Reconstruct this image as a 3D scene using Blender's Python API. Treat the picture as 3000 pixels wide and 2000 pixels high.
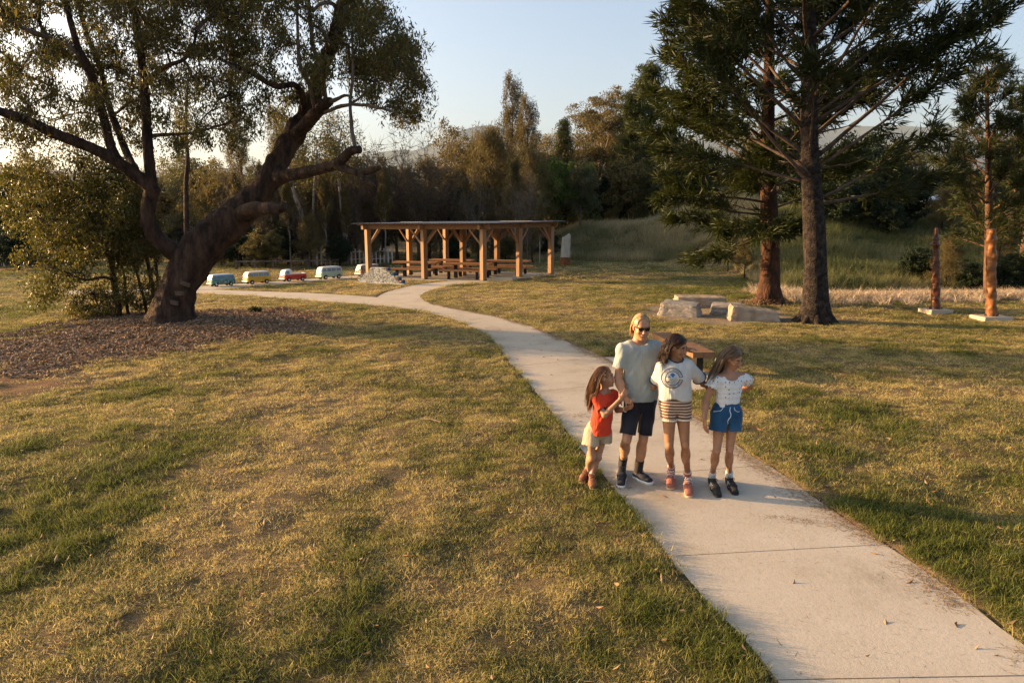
import bpy, math, random
import numpy as np
from mathutils import Vector
from mathutils.bvhtree import BVHTree

for o in list(bpy.data.objects):
    bpy.data.objects.remove(o)
sc = bpy.context.scene
COL = sc.collection
R_ = math.radians
rng = np.random.default_rng(11)
random.seed(5)

# ------------------------------------------------------------------ camera
CAMZ, PITCH, FPX = 2.8, R_(9.9), 2000.0
cam = bpy.data.objects.new('camera', bpy.data.cameras.new('camera'))
COL.objects.link(cam)
cam.data.sensor_width = 36.0
cam.data.lens = 24.0
cam.data.clip_start = 0.1
cam.data.clip_end = 30000.0
cam.location = (0, 0, CAMZ)
cam.rotation_euler = (R_(90) - PITCH, 0, 0)
sc.camera = cam

# ------------------------------------------------------------------ sky, sun, exposure
SUN_EL, SUN_AZ = R_(10.5), R_(-75.0)          # azimuth measured from +Y, positive towards +X
wd = bpy.data.worlds.new('World')
sc.world = wd
wd.use_nodes = True
wn = wd.node_tree
bg = wn.nodes['Background']
sky = wn.nodes.new('ShaderNodeTexSky')
sky.sky_type = 'NISHITA'
sky.sun_disc = False
sky.sun_elevation = SUN_EL
sky.sun_rotation = SUN_AZ
sky.altitude = 50
sky.air_density = 0.85
sky.dust_density = 5.2
sky.ozone_density = 1.4
wn.links.new(sky.outputs[0], bg.inputs[0])
bg.inputs[1].default_value = 0.118
sl = bpy.data.lights.new('sun', 'SUN')
sl.energy = 5.0
sl.angle = R_(0.6)
sl.color = (1.0, 0.62, 0.29)
so = bpy.data.objects.new('sun', sl)
COL.objects.link(so)
sdir = Vector((math.sin(SUN_AZ) * math.cos(SUN_EL), math.cos(SUN_AZ) * math.cos(SUN_EL), math.sin(SUN_EL)))
so.rotation_euler = sdir.to_track_quat('Z', 'Y').to_euler()
so.location = (-60, 20, 40)
sc.view_settings.view_transform = 'Standard'
sc.view_settings.look = 'None'
sc.view_settings.gamma = 1.0
sc.view_settings.use_curve_mapping = False
sc.view_settings.exposure = 1.78
sc.render.engine = 'CYCLES'
sc.cycles.use_denoising = True
sc.cycles.denoiser = 'OPENIMAGEDENOISE'
sc.cycles.denoising_prefilter = 'NONE'
sc.cycles.use_light_tree = False
sc.cycles.max_bounces = 6
sc.cycles.diffuse_bounces = 3
sc.cycles.glossy_bounces = 2
sc.cycles.transmission_bounces = 4
sc.cycles.transparent_max_bounces = 6
sc.cycles.volume_bounces = 0
sc.cycles.caustics_reflective = False
sc.cycles.caustics_refractive = False

# ------------------------------------------------------------------ photograph <-> place
cp_, sp_ = math.cos(PITCH), math.sin(PITCH)
def ray(px, py):
    u, v = (px - 1500) / FPX, (1000 - py) / FPX
    return np.array([u, cp_ + v * sp_, -sp_ + v * cp_])
def G(px, py, z=0.0):
    d = ray(px, py)
    t = (z - CAMZ) / d[2]
    return np.array([d[0] * t, d[1] * t, z])
def P(px, py, Y):
    d = ray(px, py)
    t = Y / d[1]
    return np.array([d[0] * t, Y, CAMZ + d[2] * t])
def unit(v):
    v = np.asarray(v, float)
    return v / (np.linalg.norm(v) + 1e-12)

# ------------------------------------------------------------------ mesh + object helpers
def mesh_np(name, V, quads=None, tris=None, smooth=False, mats=(), midx=None):
    V = np.asarray(V, np.float32).reshape(-1, 3)
    me = bpy.data.meshes.new(name)
    q = np.asarray(quads if quads is not None else np.zeros((0, 4)), np.int32).reshape(-1, 4)
    t = np.asarray(tris if tris is not None else np.zeros((0, 3)), np.int32).reshape(-1, 3)
    nl = q.size + t.size
    npoly = len(q) + len(t)
    me.vertices.add(len(V)); me.vertices.foreach_set('co', V.ravel())
    me.loops.add(nl); me.loops.foreach_set('vertex_index', np.concatenate([q.ravel(), t.ravel()]).astype(np.int32))
    me.polygons.add(npoly)
    starts = np.concatenate([np.arange(len(q)) * 4, q.size + np.arange(len(t)) * 3]).astype(np.int32)
    me.polygons.foreach_set('loop_start', starts)
    me.polygons.foreach_set('use_smooth', np.full(npoly, bool(smooth)))
    if midx is not None:
        me.polygons.foreach_set('material_index', np.asarray(midx, np.int32))
    for m in mats:
        me.materials.append(m)
    me.update(calc_edges=True)
    me.validate()
    return me

class MB:
    """collects pieces of geometry for one mesh"""
    def __init__(s):
        s.V, s.Q, s.T, s.n, s.qm, s.tm = [], [], [], 0, [], []
    def add(s, V, Q=None, T=None, m=0):
        V = np.asarray(V, float).reshape(-1, 3)
        if Q is not None and len(Q):
            Q = np.asarray(Q).reshape(-1, 4); s.Q.append(Q + s.n); s.qm.append(np.full(len(Q), m))
        if T is not None and len(T):
            T = np.asarray(T).reshape(-1, 3); s.T.append(T + s.n); s.tm.append(np.full(len(T), m))
        s.V.append(V); s.n += len(V)
        return s
    def box(s, c, size, yaw=0.0, tilt=None, m=0, jit=0.0):
        x, y, z = np.array(size) / 2
        v = np.array([[-x, -y, -z], [x, -y, -z], [x, y, -z], [-x, y, -z], [-x, -y, z], [x, -y, z], [x, y, z], [-x, y, z]])
        if jit: v = v + rng.uniform(-jit, jit, v.shape)
        if tilt is not None: v = v @ np.asarray(tilt).T
        cy, sy = math.cos(yaw), math.sin(yaw)
        v = v @ np.array([[cy, sy, 0], [-sy, cy, 0], [0, 0, 1]])
        return s.add(v + np.asarray(c), [[0, 3, 2, 1], [4, 5, 6, 7], [0, 1, 5, 4], [1, 2, 6, 5], [2, 3, 7, 6], [3, 0, 4, 7]], m=m)
    def bar(s, a, b, w, h, up=(0, 0, 1), m=0):
        a, b = np.asarray(a, float), np.asarray(b, float)
        d = unit(b - a); side = unit(np.cross(d, up)); u = np.cross(side, d)
        v = [p + side * i * w / 2 + u * j * h / 2 for p in (a, b) for i, j in ((-1, -1), (1, -1), (1, 1), (-1, 1))]
        return s.add(v, [[0, 1, 2, 3], [7, 6, 5, 4], [0, 4, 5, 1], [1, 5, 6, 2], [2, 6, 7, 3], [3, 7, 4, 0]], m=m)
    def tube(s, pts, rad, sides=6, cap=True, m=0, wob=0.0):
        V, Q, T = tube(pts, rad, sides, cap, wob)
        return s.add(V, Q, T, m)
    def mesh(s, name, mats, smooth=False):
        V = np.concatenate(s.V) if s.V else np.zeros((0, 3))
        Q = np.concatenate(s.Q) if s.Q else None
        T = np.concatenate(s.T) if s.T else None
        mi = np.concatenate(s.qm + s.tm) if (s.qm or s.tm) else None
        if not isinstance(mats, (list, tuple)): mats = [mats]
        return mesh_np(name, V, Q, T, smooth, mats, mi)

def tube(pts, rad, sides=6, cap=True, wob=0.0):
    pts = np.asarray(pts, float); n = len(pts)
    rad = np.broadcast_to(np.asarray(rad, float), (n,)).copy()
    tan = np.gradient(pts, axis=0)
    tan /= np.linalg.norm(tan, axis=1)[:, None] + 1e-9
    ref = np.array([0.31, 0.95, 0.05]) if abs(tan[0][2]) > 0.6 else np.array([0, 0, 1.0])
    a = unit(np.cross(tan[0], ref)); V = []
    ang = np.arange(sides) * 2 * math.pi / sides
    for i in range(n):
        a = a - tan[i] * np.dot(a, tan[i]); a = unit(a); b = np.cross(tan[i], a)
        r = rad[i] * (1 + (wob * rng.uniform(-1, 1, sides) if wob else 0))
        V.append(pts[i] + (np.cos(ang) * r)[:, None] * a + (np.sin(ang) * r)[:, None] * b)
    V = np.concatenate(V)
    i = np.arange(n - 1)[:, None] * sides; k = np.arange(sides)[None]; k2 = (k + 1) % sides
    Q = np.stack([i + k, i + k2, i + sides + k2, i + sides + k], -1).reshape(-1, 4)
    T = None
    if cap:
        V = np.concatenate([V, pts[:1], pts[-1:]]); c0, c1 = n * sides, n * sides + 1
        k = np.arange(sides); k2 = (k + 1) % sides; e = (n - 1) * sides
        T = np.concatenate([np.stack([np.full(sides, c0), k2, k], -1), np.stack([np.full(sides, c1), e + k, e + k2], -1)])
    return V, Q, T

def smooth_path(pts, per=5):
    """Catmull-Rom through rows of any width"""
    p = np.asarray(pts, float)
    q = np.vstack([2 * p[0] - p[1], p, 2 * p[-1] - p[-2]])
    out = []
    for i in range(len(p) - 1):
        a, b, c, d = q[i:i + 4]
        for t in np.arange(per) / per:
            out.append(0.5 * ((2 * b) + (-a + c) * t + (2 * a - 5 * b + 4 * c - d) * t * t + (-a + 3 * b - 3 * c + d) * t ** 3))
    out.append(p[-1])
    return np.array(out)

def origin_of(o):
    v = np.zeros(3)
    while o is not None:
        v += np.array(o.location); o = o.parent
    return v
def link(name, me, parent=None, loc=None):
    o = bpy.data.objects.new(name, me)
    COL.objects.link(o)
    if parent is not None: o.parent = parent
    if loc is not None: o.location = loc
    return o
def tag(o, label=None, cat=None, group=None, kind=None):
    if label: o['label'] = label
    if cat: o['category'] = cat
    if group: o['group'] = group
    if kind: o['kind'] = kind
    return o
def empty(name, loc, label, cat, group=None):
    o = bpy.data.objects.new(name, None)
    o.empty_display_size = 0.2
    COL.objects.link(o); o.location = tuple(float(v) for v in loc)
    return tag(o, label, cat, group)
def shift(me, v):
    n = len(me.vertices); a = np.empty(n * 3, np.float32)
    me.vertices.foreach_get('co', a)
    a = a.reshape(-1, 3) - np.asarray(v, np.float32)
    me.vertices.foreach_set('co', a.ravel()); me.update()
def part(name, mb, mats, parent, smooth=False, **kw):
    """a mesh given in world coordinates, hung under its thing"""
    me = mb.mesh(name, mats, smooth) if isinstance(mb, MB) else mb
    if parent is not None: shift(me, origin_of(parent))
    o = link(name, me, parent)
    return tag(o, **kw) if kw else o
def thing(name, mb, mats, base, label, cat, group=None, smooth=False, kind=None):
    me = mb.mesh(name, mats, smooth) if isinstance(mb, MB) else mb
    shift(me, base)
    o = link(name, me, None, tuple(float(v) for v in base))
    return tag(o, label, cat, group, kind)
def copy_tree(o, parent=None):
    c = o.copy(); COL.objects.link(c)
    if parent is not None: c.parent = parent
    for ch in list(o.children): copy_tree(ch, c)
    return c

# ------------------------------------------------------------------ noise
_perm = np.random.default_rng(3).random((256, 256))
def vnoise(x, y, s, seed=0):
    x = np.asarray(x, float) / s + seed * 17.3; y = np.asarray(y, float) / s + seed * 31.7
    xi, yi = np.floor(x).astype(int), np.floor(y).astype(int)
    fx, fy = x - xi, y - yi
    fx = fx * fx * (3 - 2 * fx); fy = fy * fy * (3 - 2 * fy)
    g = lambda a, b: _perm[a & 255, b & 255]
    return (g(xi, yi) * (1 - fx) + g(xi + 1, yi) * fx) * (1 - fy) + (g(xi, yi + 1) * (1 - fx) + g(xi + 1, yi + 1) * fx) * fy
def fbm(x, y, s, seed=0, oct=3):
    r, a, t = 0, 1.0, 0
    for i in range(oct):
        r = r + a * vnoise(x, y, s / 2 ** i, seed + i); t += a; a *= 0.55
    return r / t
def sstep(a, b, x):
    t = np.clip((np.asarray(x, float) - a) / (b - a), 0, 1)
    return t * t * (3 - 2 * t)
def inpoly(x, y, poly):
    x, y = np.asarray(x), np.asarray(y); r = np.zeros(x.shape, bool); n = len(poly)
    for i in range(n):
        (x0, y0), (x1, y1) = poly[i][:2], poly[(i + 1) % n][:2]
        c = (y0 > y) != (y1 > y)
        r ^= c & (x < (x1 - x0) * (y - y0) / (y1 - y0 + 1e-12) + x0)
    return r

# ------------------------------------------------------------------ materials
def new_mat(name):
    m = bpy.data.materials.new(name); m.use_nodes = True
    nt = m.node_tree
    return m, nt, nt.nodes['Principled BSDF']
def N(nt, typ, **kw):
    n = nt.nodes.new(typ)
    for k, v in kw.items():
        if k == 'ins':
            for a, b in v.items(): n.inputs[a].default_value = b
        else: setattr(n, k, v)
    return n
def L(nt, a, b): nt.links.new(a, b)
def c4(c): return (c[0], c[1], c[2], 1.0)
def ramp(nt, fac, stops):
    r = N(nt, 'ShaderNodeValToRGB'); e = r.color_ramp.elements
    while len(e) < len(stops): e.new(0.5)
    for i, (p, c) in enumerate(stops): e[i].position = p; e[i].color = c4(c)
    L(nt, fac, r.inputs[0]); return r.outputs[0]
def pm(name, c1, c2=None, scale=5.0, rough=0.8, bump=0.0, bscale=30.0, stretch=(1, 1, 1), metal=0.0, spec=0.3, detail=6, lo=0.35, hi=0.65, dist=0.02):
    """principled with two-tone noise and fine relief, object coordinates"""
    m, nt, b = new_mat(name)
    b.inputs['Roughness'].default_value = rough
    b.inputs['Metallic'].default_value = metal
    b.inputs['Specular IOR Level'].default_value = spec
    tc = N(nt, 'ShaderNodeTexCoord'); mp = N(nt, 'ShaderNodeMapping')
    mp.inputs['Scale'].default_value = stretch
    L(nt, tc.outputs['Object'], mp.inputs[0])
    if c2 is None:
        b.inputs['Base Color'].default_value = c4(c1)
    else:
        nz = N(nt, 'ShaderNodeTexNoise', ins={'Scale': scale, 'Detail': detail, 'Roughness': 0.62})
        L(nt, mp.outputs[0], nz.inputs[0])
        L(nt, ramp(nt, nz.outputs['Fac'], [(lo, c1), (hi, c2)]), b.inputs['Base Color'])
    if bump:
        bz = N(nt, 'ShaderNodeTexNoise', ins={'Scale': bscale, 'Detail': 5, 'Roughness': 0.6})
        L(nt, mp.outputs[0], bz.inputs[0])
        bp = N(nt, 'ShaderNodeBump', ins={'Strength': bump, 'Distance': dist})
        L(nt, bz.outputs['Fac'], bp.inputs['Height']); L(nt, bp.outputs[0], b.inputs['Normal'])
    return m
def leafmat(name, cols, trans=0.35, rough=0.5, tint=(1.15, 1.1, 0.6), spec=0.25):
    m, nt, b = new_mat(name)
    g = N(nt, 'ShaderNodeNewGeometry')
    n = len(cols)
    col = ramp(nt, g.outputs['Random Per Island'], [(i / (n - 1), c) for i, c in enumerate(cols)])
    L(nt, col, b.inputs['Base Color'])
    b.inputs['Roughness'].default_value = rough
    b.inputs['Specular IOR Level'].default_value = spec
    tr = N(nt, 'ShaderNodeBsdfTranslucent')
    mx = N(nt, 'ShaderNodeMix', data_type='RGBA', blend_type='MULTIPLY', ins={0: 1.0})
    L(nt, col, mx.inputs[6]); mx.inputs[7].default_value = c4(tint)
    L(nt, mx.outputs[2], tr.inputs[0])
    ms = N(nt, 'ShaderNodeMixShader', ins={0: trans})
    L(nt, b.outputs[0], ms.inputs[1]); L(nt, tr.outputs[0], ms.inputs[2])
    L(nt, ms.outputs[0], nt.nodes['Material Output'].inputs[0])
    return m
# ================================================================== the ground and the paths
def Gp(*pp): return np.array([G(x, y)[:2] for x, y in pp])
RIGHT_E = Gp((3300, 2110), (3148, 2000), (3000, 1891), (2775, 1719), (2648, 1629), (2457, 1508), (2316, 1406), (2195, 1330), (2087, 1259), (2010, 1205),
             (1930, 1150), (1840, 1092), (1760, 1046), (1645, 995), (1569, 963), (1467, 931), (1339, 906), (1256, 888), (1180, 877), (1090, 870), (914, 859),
             (760, 853), (631, 848), (520, 846), (380, 848), (200, 852))
LEFT_E = Gp((2400, 2110), (2284, 2000), (2189, 1878), (2074, 1763), (1972, 1642), (1883, 1534), (1781, 1406), (1704, 1317), (1635, 1230), (1580, 1160),
            (1529, 1100), (1492, 1059), (1454, 1008), (1416, 976), (1327, 937), (1212, 910), (1100, 896), (990, 887), (893, 880), (750, 868), (640, 862),
            (561, 858), (460, 857), (340, 860), (180, 864))
def resample(p, n):
    p = smooth_path(p, 8)
    s = np.concatenate([[0], np.cumsum(np.linalg.norm(np.diff(p, axis=0), axis=1))])
    t = np.linspace(0, s[-1], n)
    return np.stack([np.interp(t, s, p[:, 0]), np.interp(t, s, p[:, 1])], 1)
NP_ = 180
MR, ML = resample(RIGHT_E, NP_), resample(LEFT_E, NP_)
SPUR_L, SPUR_R = resample(Gp((1090, 884), (1120, 862), (1165, 847), (1230, 833), (1300, 825), (1345, 820)), 40), resample(Gp((1272, 897), (1238, 876), (1234, 866), (1263, 850), (1330, 835), (1440, 826)), 40)
ROAD_R, ROAD_L = resample(Gp((500, 850), (631, 847), (832, 832), (1060, 814), (1180, 806)), 60), resample(Gp((430, 846), (576, 839), (688, 832), (827, 824), (1061, 806), (1160, 799)), 60)
PAD = Gp((1740, 1046), (1880, 1047), (2086, 1092), (2078, 1138), (1960, 1150), (1900, 1150))
def rib(a, b): return np.vstack([a, b[::-1]])
# the picnic shelter's grid and its slab
P3 = np.array([-1.38, 32.9]); E1 = np.array([-2.95, 0.98]); E2 = np.array([1.75, 2.25])
u1, u2 = E1 / np.linalg.norm(E1), E2 / np.linalg.norm(E2)
SLAB = np.array([P3 - u1 * .55 - u2 * .55, P3 + 2 * E1 + u1 * .6 - u2 * .55, P3 + 2 * E1 + 2 * E2 + u1 * .6 + u2 * .6, P3 + 2 * E2 - u1 * .55 + u2 * .6])
PAVED = [rib(MR, ML), rib(SPUR_R, SPUR_L), rib(ROAD_R, ROAD_L), PAD, SLAB]
def edge_dist(x, y):
    """signed distance to the paved area, negative inside"""
    x = np.asarray(x, float); y = np.asarray(y, float)
    sh = x.shape; x = x.ravel(); y = y.ravel()
    d = np.full(x.shape, 9.0); inside = np.zeros(x.shape, bool)
    near = (np.abs(x) < 22) & (y > 1) & (y < 48)
    xs, ys = x[near], y[near]; dn = np.full(xs.shape, 81.0); ins = np.zeros(xs.shape, bool)
    for poly in PAVED:
        pl = poly[::3] if len(poly) > 60 else poly
        ins |= inpoly(xs, ys, poly)
        for i in range(len(pl)):
            a, b = pl[i], pl[(i + 1) % len(pl)]
            ab = b - a; l2 = ab @ ab + 1e-12
            t = np.clip(((xs - a[0]) * ab[0] + (ys - a[1]) * ab[1]) / l2, 0, 1)
            dn = np.minimum(dn, (xs - a[0] - t * ab[0]) ** 2 + (ys - a[1] - t * ab[1]) ** 2)
    dn = np.sqrt(dn); dn[ins] *= -1; d[near] = dn
    return d.reshape(sh)
MULCH = Gp((-160, 1040), (0, 1000), (130, 968), (330, 938), (560, 916), (760, 909), (930, 925), (960, 965), (760, 1000), (570, 1024), (430, 1052), (300, 1085), (150, 1128), (-160, 1190))
def base_h(x, y):
    x = np.asarray(x, float); y = np.asarray(y, float)
    h = 0.05 * (fbm(x, y, 9.0, 1) - 0.5) * sstep(9, 14, y)
    h = h + 0.16 * np.exp(-(((x + 9.3) / 4.5) ** 2 + ((y - 18.4) / 2.6) ** 2))          # mound under the big tree
    # grassy bank behind the lawn
    e = np.sqrt(((x - 11) / 13.0) ** 2 + ((y - 58) / 9.5) ** 2)
    h = h + 2.3 * sstep(1.0, 0.35, e)
    h = h + 3.4 * sstep(29, 47, y - 0.25 * (x - 14)) * sstep(10, 19, x)                    # hillside to the east
    h = h + 3.0 * sstep(60, 120, y) + 4.0 * sstep(90, 400, y)
    h = h - 0.5 * np.exp(-(((y - 27.5 - 0.1 * (x - 14)) / 1.6) ** 2)) * sstep(10, 13, x)   # ditch with dead reeds
    return h
def H(x, y, d=None, fine=True):
    h = base_h(x, y)
    if d is None: d = edge_dist(x, y)
    f = 0.10 * (fbm(x, y, 0.55, 5, 3) - 0.5) + 0.10 * (fbm(x, y, 2.6, 9, 2) - 0.5)
    h = h + f * sstep(0.0, 0.9, d) * sstep(95, 60, y) + 0.022 * sstep(-0.02, 0.06, d)
    return np.where(d < -0.03, h - 0.06, h)
def H1(x, y): return float(H(np.array([x]), np.array([y]))[0])
def on(x, y, dz=0.0): return np.array([x, y, H1(x, y) + dz])
def onp(px, py, dz=0.0):
    g = G(px, py); return on(g[0], g[1], dz)

def spot(x, y, px, py, rx, ry, rot=0.0):
    """soft ground patch centred on a point of the photograph (1 at the middle)"""
    g = G(px, py); c, s = math.cos(rot), math.sin(rot)
    dx, dy = x - g[0], y - g[1]
    return np.exp(-(((dx * c + dy * s) / rx) ** 2 + ((-dx * s + dy * c) / ry) ** 2))
def dryness(x, y):
    x = np.asarray(x, float); y = np.asarray(y, float)
    d = 0.62 * fbm(x, y, 1.3, 21, 4) + 0.48 * fbm(x, y, 5.0, 31, 3) + 0.62 * (fbm(x, y, 0.34, 41, 3) - 0.5)
    d = (d - 0.52) * 1.5 + 0.525
    for px, py, rx, ry, w in ((960, 1190, .9, 1.2, .45), (780, 1330, .8, 1.1, .5), (700, 1480, .6, .8, .55), (690, 1640, .6, .5, .5), (1150, 1500, 1.3, .8, .22),
                              (1500, 1700, .7, .6, .25), (1300, 1780, .8, .5, .3), (200, 1830, .7, .5, .35), (1450, 1250, .8, 1.2, .12),
                              (1150, 1830, .7, .5, -.25), (780, 1850, .8, .5, -.28), (120, 1600, 1.1, .9, -.10), (500, 1450, 1.2, .9, -.08), (1400, 1080, 1.2, 1.8, -.3),
                              (560, 1060, 1.4, .8, -.25), (1900, 1850, .5, .9, -.25), (2200, 1990, .4, .6, -.4), (2850, 1700, 2.2, 1.7, -.42), (2600, 1480, 1.6, 1.3, -.25),
                              (2300, 1320, .7, .7, -.15), (2750, 1020, 2.5, 2.6, -.3), (2300, 1120, 2.2, 1.0, .22), (2850, 1150, 1.5, .8, .2), (2200, 850, 5, 3.5, -.32),
                              (1500, 880, 3, 1.6, .22), (1350, 840, 3, 2, -.1), (1800, 830, 3.5, 2.5, .1), (980, 855, 2.6, 1.0, .25), (760, 840, 2.5, 1.0, -.3), (620, 890, 3.0, 1.0, .25),
                              (2250, 800, 8, 4, -.1), (2600, 1230, 2.2, 1.8, -.18), (1900, 960, 1.5, 2.0, -.1), (2000, 1010, 1.2, .7, .1)):
        d = d + w * spot(x, y, px, py, rx, ry)
    return np.clip(d, 0, 1)
sandc = G(2105, 922)
def soil(x, y):
    """(mulch, sand) weights"""
    x = np.asarray(x, float); y = np.asarray(y, float)
    n = fbm(x, y, 0.8, 51, 3) - 0.5
    sh = x.shape
    mi = inpoly(x.ravel(), y.ravel(), MULCH).reshape(sh).astype(float)
    dm = np.full(sh, 99.0)
    for i in range(len(MULCH)):
        a, b = MULCH[i], MULCH[(i + 1) % len(MULCH)]; ab = b - a
        t = np.clip(((x - a[0]) * ab[0] + (y - a[1]) * ab[1]) / (ab @ ab), 0, 1)
        dm = np.minimum(dm, np.hypot(x - a[0] - t * ab[0], y - a[1] - t * ab[1]))
    dm = np.where(mi > 0, -dm, dm)
    mulch = sstep(0.7, -0.7, dm + n * 3.0)
    e = np.hypot((x - sandc[0]) / 2.15, (y - sandc[1]) / 2.35)
    e2 = np.hypot((x - sandc[0] - 1.8) / 1.4, (y - sandc[1] + 1.5) / 0.7)
    sand = np.maximum(sstep(1.12, 0.88, e + n * 0.45), 0.8 * sstep(1.1, .6, e2 + n * .5))
    return mulch, sand

def geo(a, b, n): return np.geomspace(a, b, n)
gx = np.concatenate([-geo(11500, 42, 24), np.arange(-40, -13, .5), np.arange(-13, 13, .14), np.arange(13, 40.1, .5), geo(42, 11500, 24)])
gy = np.concatenate([[-11500, -1500, -300, -80, -20, -4, 0, 1.5, 2.4], np.arange(2.8, 14, .11), np.arange(14, 30, .22), np.arange(30, 72, .7), geo(73, 11500, 32)])
X, Y = np.meshgrid(gx, gy)
D = edge_dist(X, Y)
Z = H(X, Y, D)
nx, ny = len(gx), len(gy)
ii = (np.arange(ny - 1)[:, None] * nx + np.arange(nx - 1)[None]).ravel()
me = mesh_np('ground', np.stack([X, Y, Z], -1), np.stack([ii, ii + 1, ii + nx + 1, ii + nx], -1), smooth=True)
dr = dryness(X, Y); mu, sa = soil(X, Y)
lerp = lambda a, b, t: np.asarray(a) * (1 - t[..., None]) + np.asarray(b) * t[..., None]
colr = lerp((.060, .062, .018), (.25, .185, .105), dr)
colr = lerp(colr, (.20, .122, .072), mu)
colr = lerp(colr, (.33, .275, .21), sa)
edge_straw = sstep(0.22, 0.02, D) * (D > -0.1) * sstep(.35, .6, vnoise(X, Y, 0.9, 77)) * sstep(30, 12, Y)
colr = lerp(colr, (.30, .21, .13), np.clip(edge_straw, 0, 1) * (X > 1.2))
ca = me.color_attributes.new('soil_colour', 'FLOAT_COLOR', 'POINT')
ca.data.foreach_set('color', np.concatenate([colr, np.ones(colr.shape[:2] + (1,))], -1).astype(np.float32).ravel())
m, nt, b = new_mat('lawn_soil')
at = N(nt, 'ShaderNodeAttribute', attribute_name='soil_colour')
tc = N(nt, 'ShaderNodeTexCoord')
n1 = N(nt, 'ShaderNodeTexNoise', ins={'Scale': 9.0, 'Detail': 8, 'Roughness': .7}); L(nt, tc.outputs['Object'], n1.inputs[0])
n2 = N(nt, 'ShaderNodeTexNoise', ins={'Scale': 60.0, 'Detail': 4, 'Roughness': .7}); L(nt, tc.outputs['Object'], n2.inputs[0])
ml = N(nt, 'ShaderNodeMix', data_type='RGBA', blend_type='MULTIPLY', ins={0: 1.0})
L(nt, at.outputs['Color'], ml.inputs[6]); L(nt, ramp(nt, n1.outputs['Fac'], [(.25, (.62, .62, .6)), (.75, (1.35, 1.32, 1.25))]), ml.inputs[7])
ml2 = N(nt, 'ShaderNodeMix', data_type='RGBA', blend_type='MULTIPLY', ins={0: 1.0})
L(nt, ml.outputs[2], ml2.inputs[6]); L(nt, ramp(nt, n2.outputs['Fac'], [(.3, (.45, .45, .43)), (.7, (1.5, 1.45, 1.38))]), ml2.inputs[7])
L(nt, ml2.outputs[2], b.inputs['Base Color'])
b.inputs['Roughness'].default_value = .95; b.inputs['Specular IOR Level'].default_value = .1
bp = N(nt, 'ShaderNodeBump', ins={'Strength': 1.0, 'Distance': .06}); L(nt, n2.outputs['Fac'], bp.inputs['Height']); L(nt, bp.outputs[0], b.inputs['Normal'])
me.materials.append(m)
ground = link('ground', me); tag(ground, 'patchy dry and green park lawn with mulch, sand and a far grassy bank', kind='structure')

# ---- concrete
m, nt, b = new_mat('path_concrete'); M_CONC = m
tc = N(nt, 'ShaderNodeTexCoord')
a1 = N(nt, 'ShaderNodeTexNoise', ins={'Scale': 1.1, 'Detail': 9, 'Roughness': .68}); L(nt, tc.outputs['Object'], a1.inputs[0])
a2 = N(nt, 'ShaderNodeTexNoise', ins={'Scale': 22.0, 'Detail': 8, 'Roughness': .75}); L(nt, tc.outputs['Object'], a2.inputs[0])
a3 = N(nt, 'ShaderNodeTexNoise', ins={'Scale': 170.0, 'Detail': 2}); L(nt, tc.outputs['Object'], a3.inputs[0])
mx = N(nt, 'ShaderNodeMix', data_type='RGBA', blend_type='MULTIPLY', ins={0: 1.0})
L(nt, ramp(nt, a1.outputs['Fac'], [(.30, (.335, .28, .21)), (.46, (.46, .395, .31)), (.72, (.52, .455, .37))]), mx.inputs[6])
L(nt, ramp(nt, a2.outputs['Fac'], [(.30, (.74, .72, .68)), (.42, (.98, .98, .97)), (.72, (1.05, 1.05, 1.04))]), mx.inputs[7])
mx2 = N(nt, 'ShaderNodeMix', data_type='RGBA', blend_type='MULTIPLY', ins={0: 1.0})
L(nt, mx.outputs[2], mx2.inputs[6]); L(nt, ramp(nt, a3.outputs['Fac'], [(.3, (.94, .94, .94)), (.6, (1.02, 1.02, 1.02))]), mx2.inputs[7])
L(nt, mx2.outputs[2], b.inputs['Base Color']); b.inputs['Roughness'].default_value = .9; b.inputs['Specular IOR Level'].default_value = .2
bp = N(nt, 'ShaderNodeBump', ins={'Strength': .25, 'Distance': .004}); L(nt, a3.outputs['Fac'], bp.inputs['Height'])
bp2 = N(nt, 'ShaderNodeBump', ins={'Strength': .3, 'Distance': .012}); L(nt, a2.outputs['Fac'], bp2.inputs['Height']); L(nt, bp.outputs[0], bp2.inputs['Normal'])
L(nt, bp2.outputs[0], b.inputs['Normal'])

def panel(mb, La, Lb, z=0.0, thick=.09, cross=9):
    """a slab strip between two edge rows"""
    n = len(La); t = np.linspace(0, 1, cross)
    xy = La[:, None] * (1 - t)[None, :, None] + Lb[:, None] * t[None, :, None]
    top = np.concatenate([xy, (base_h(xy[..., 0], xy[..., 1]) + z)[..., None]], -1).reshape(-1, 3)
    bot = top - [0, 0, thick]; k = len(top)
    i = (np.arange(n - 1)[:, None] * cross + np.arange(cross - 1)[None]).ravel()
    q = np.stack([i, i + 1, i + cross + 1, i + cross], -1)
    rim = np.concatenate([np.arange(cross), np.arange(1, n) * cross + cross - 1, (n - 1) * cross + np.arange(cross - 2, -1, -1), np.arange(n - 2, 0, -1) * cross])
    r2 = np.roll(rim, -1)
    s = np.stack([rim + k, r2 + k, r2, rim], -1)
    V = np.vstack([top, bot])
    q = np.vstack([q, s])
    return mb.add(V, q)
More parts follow.
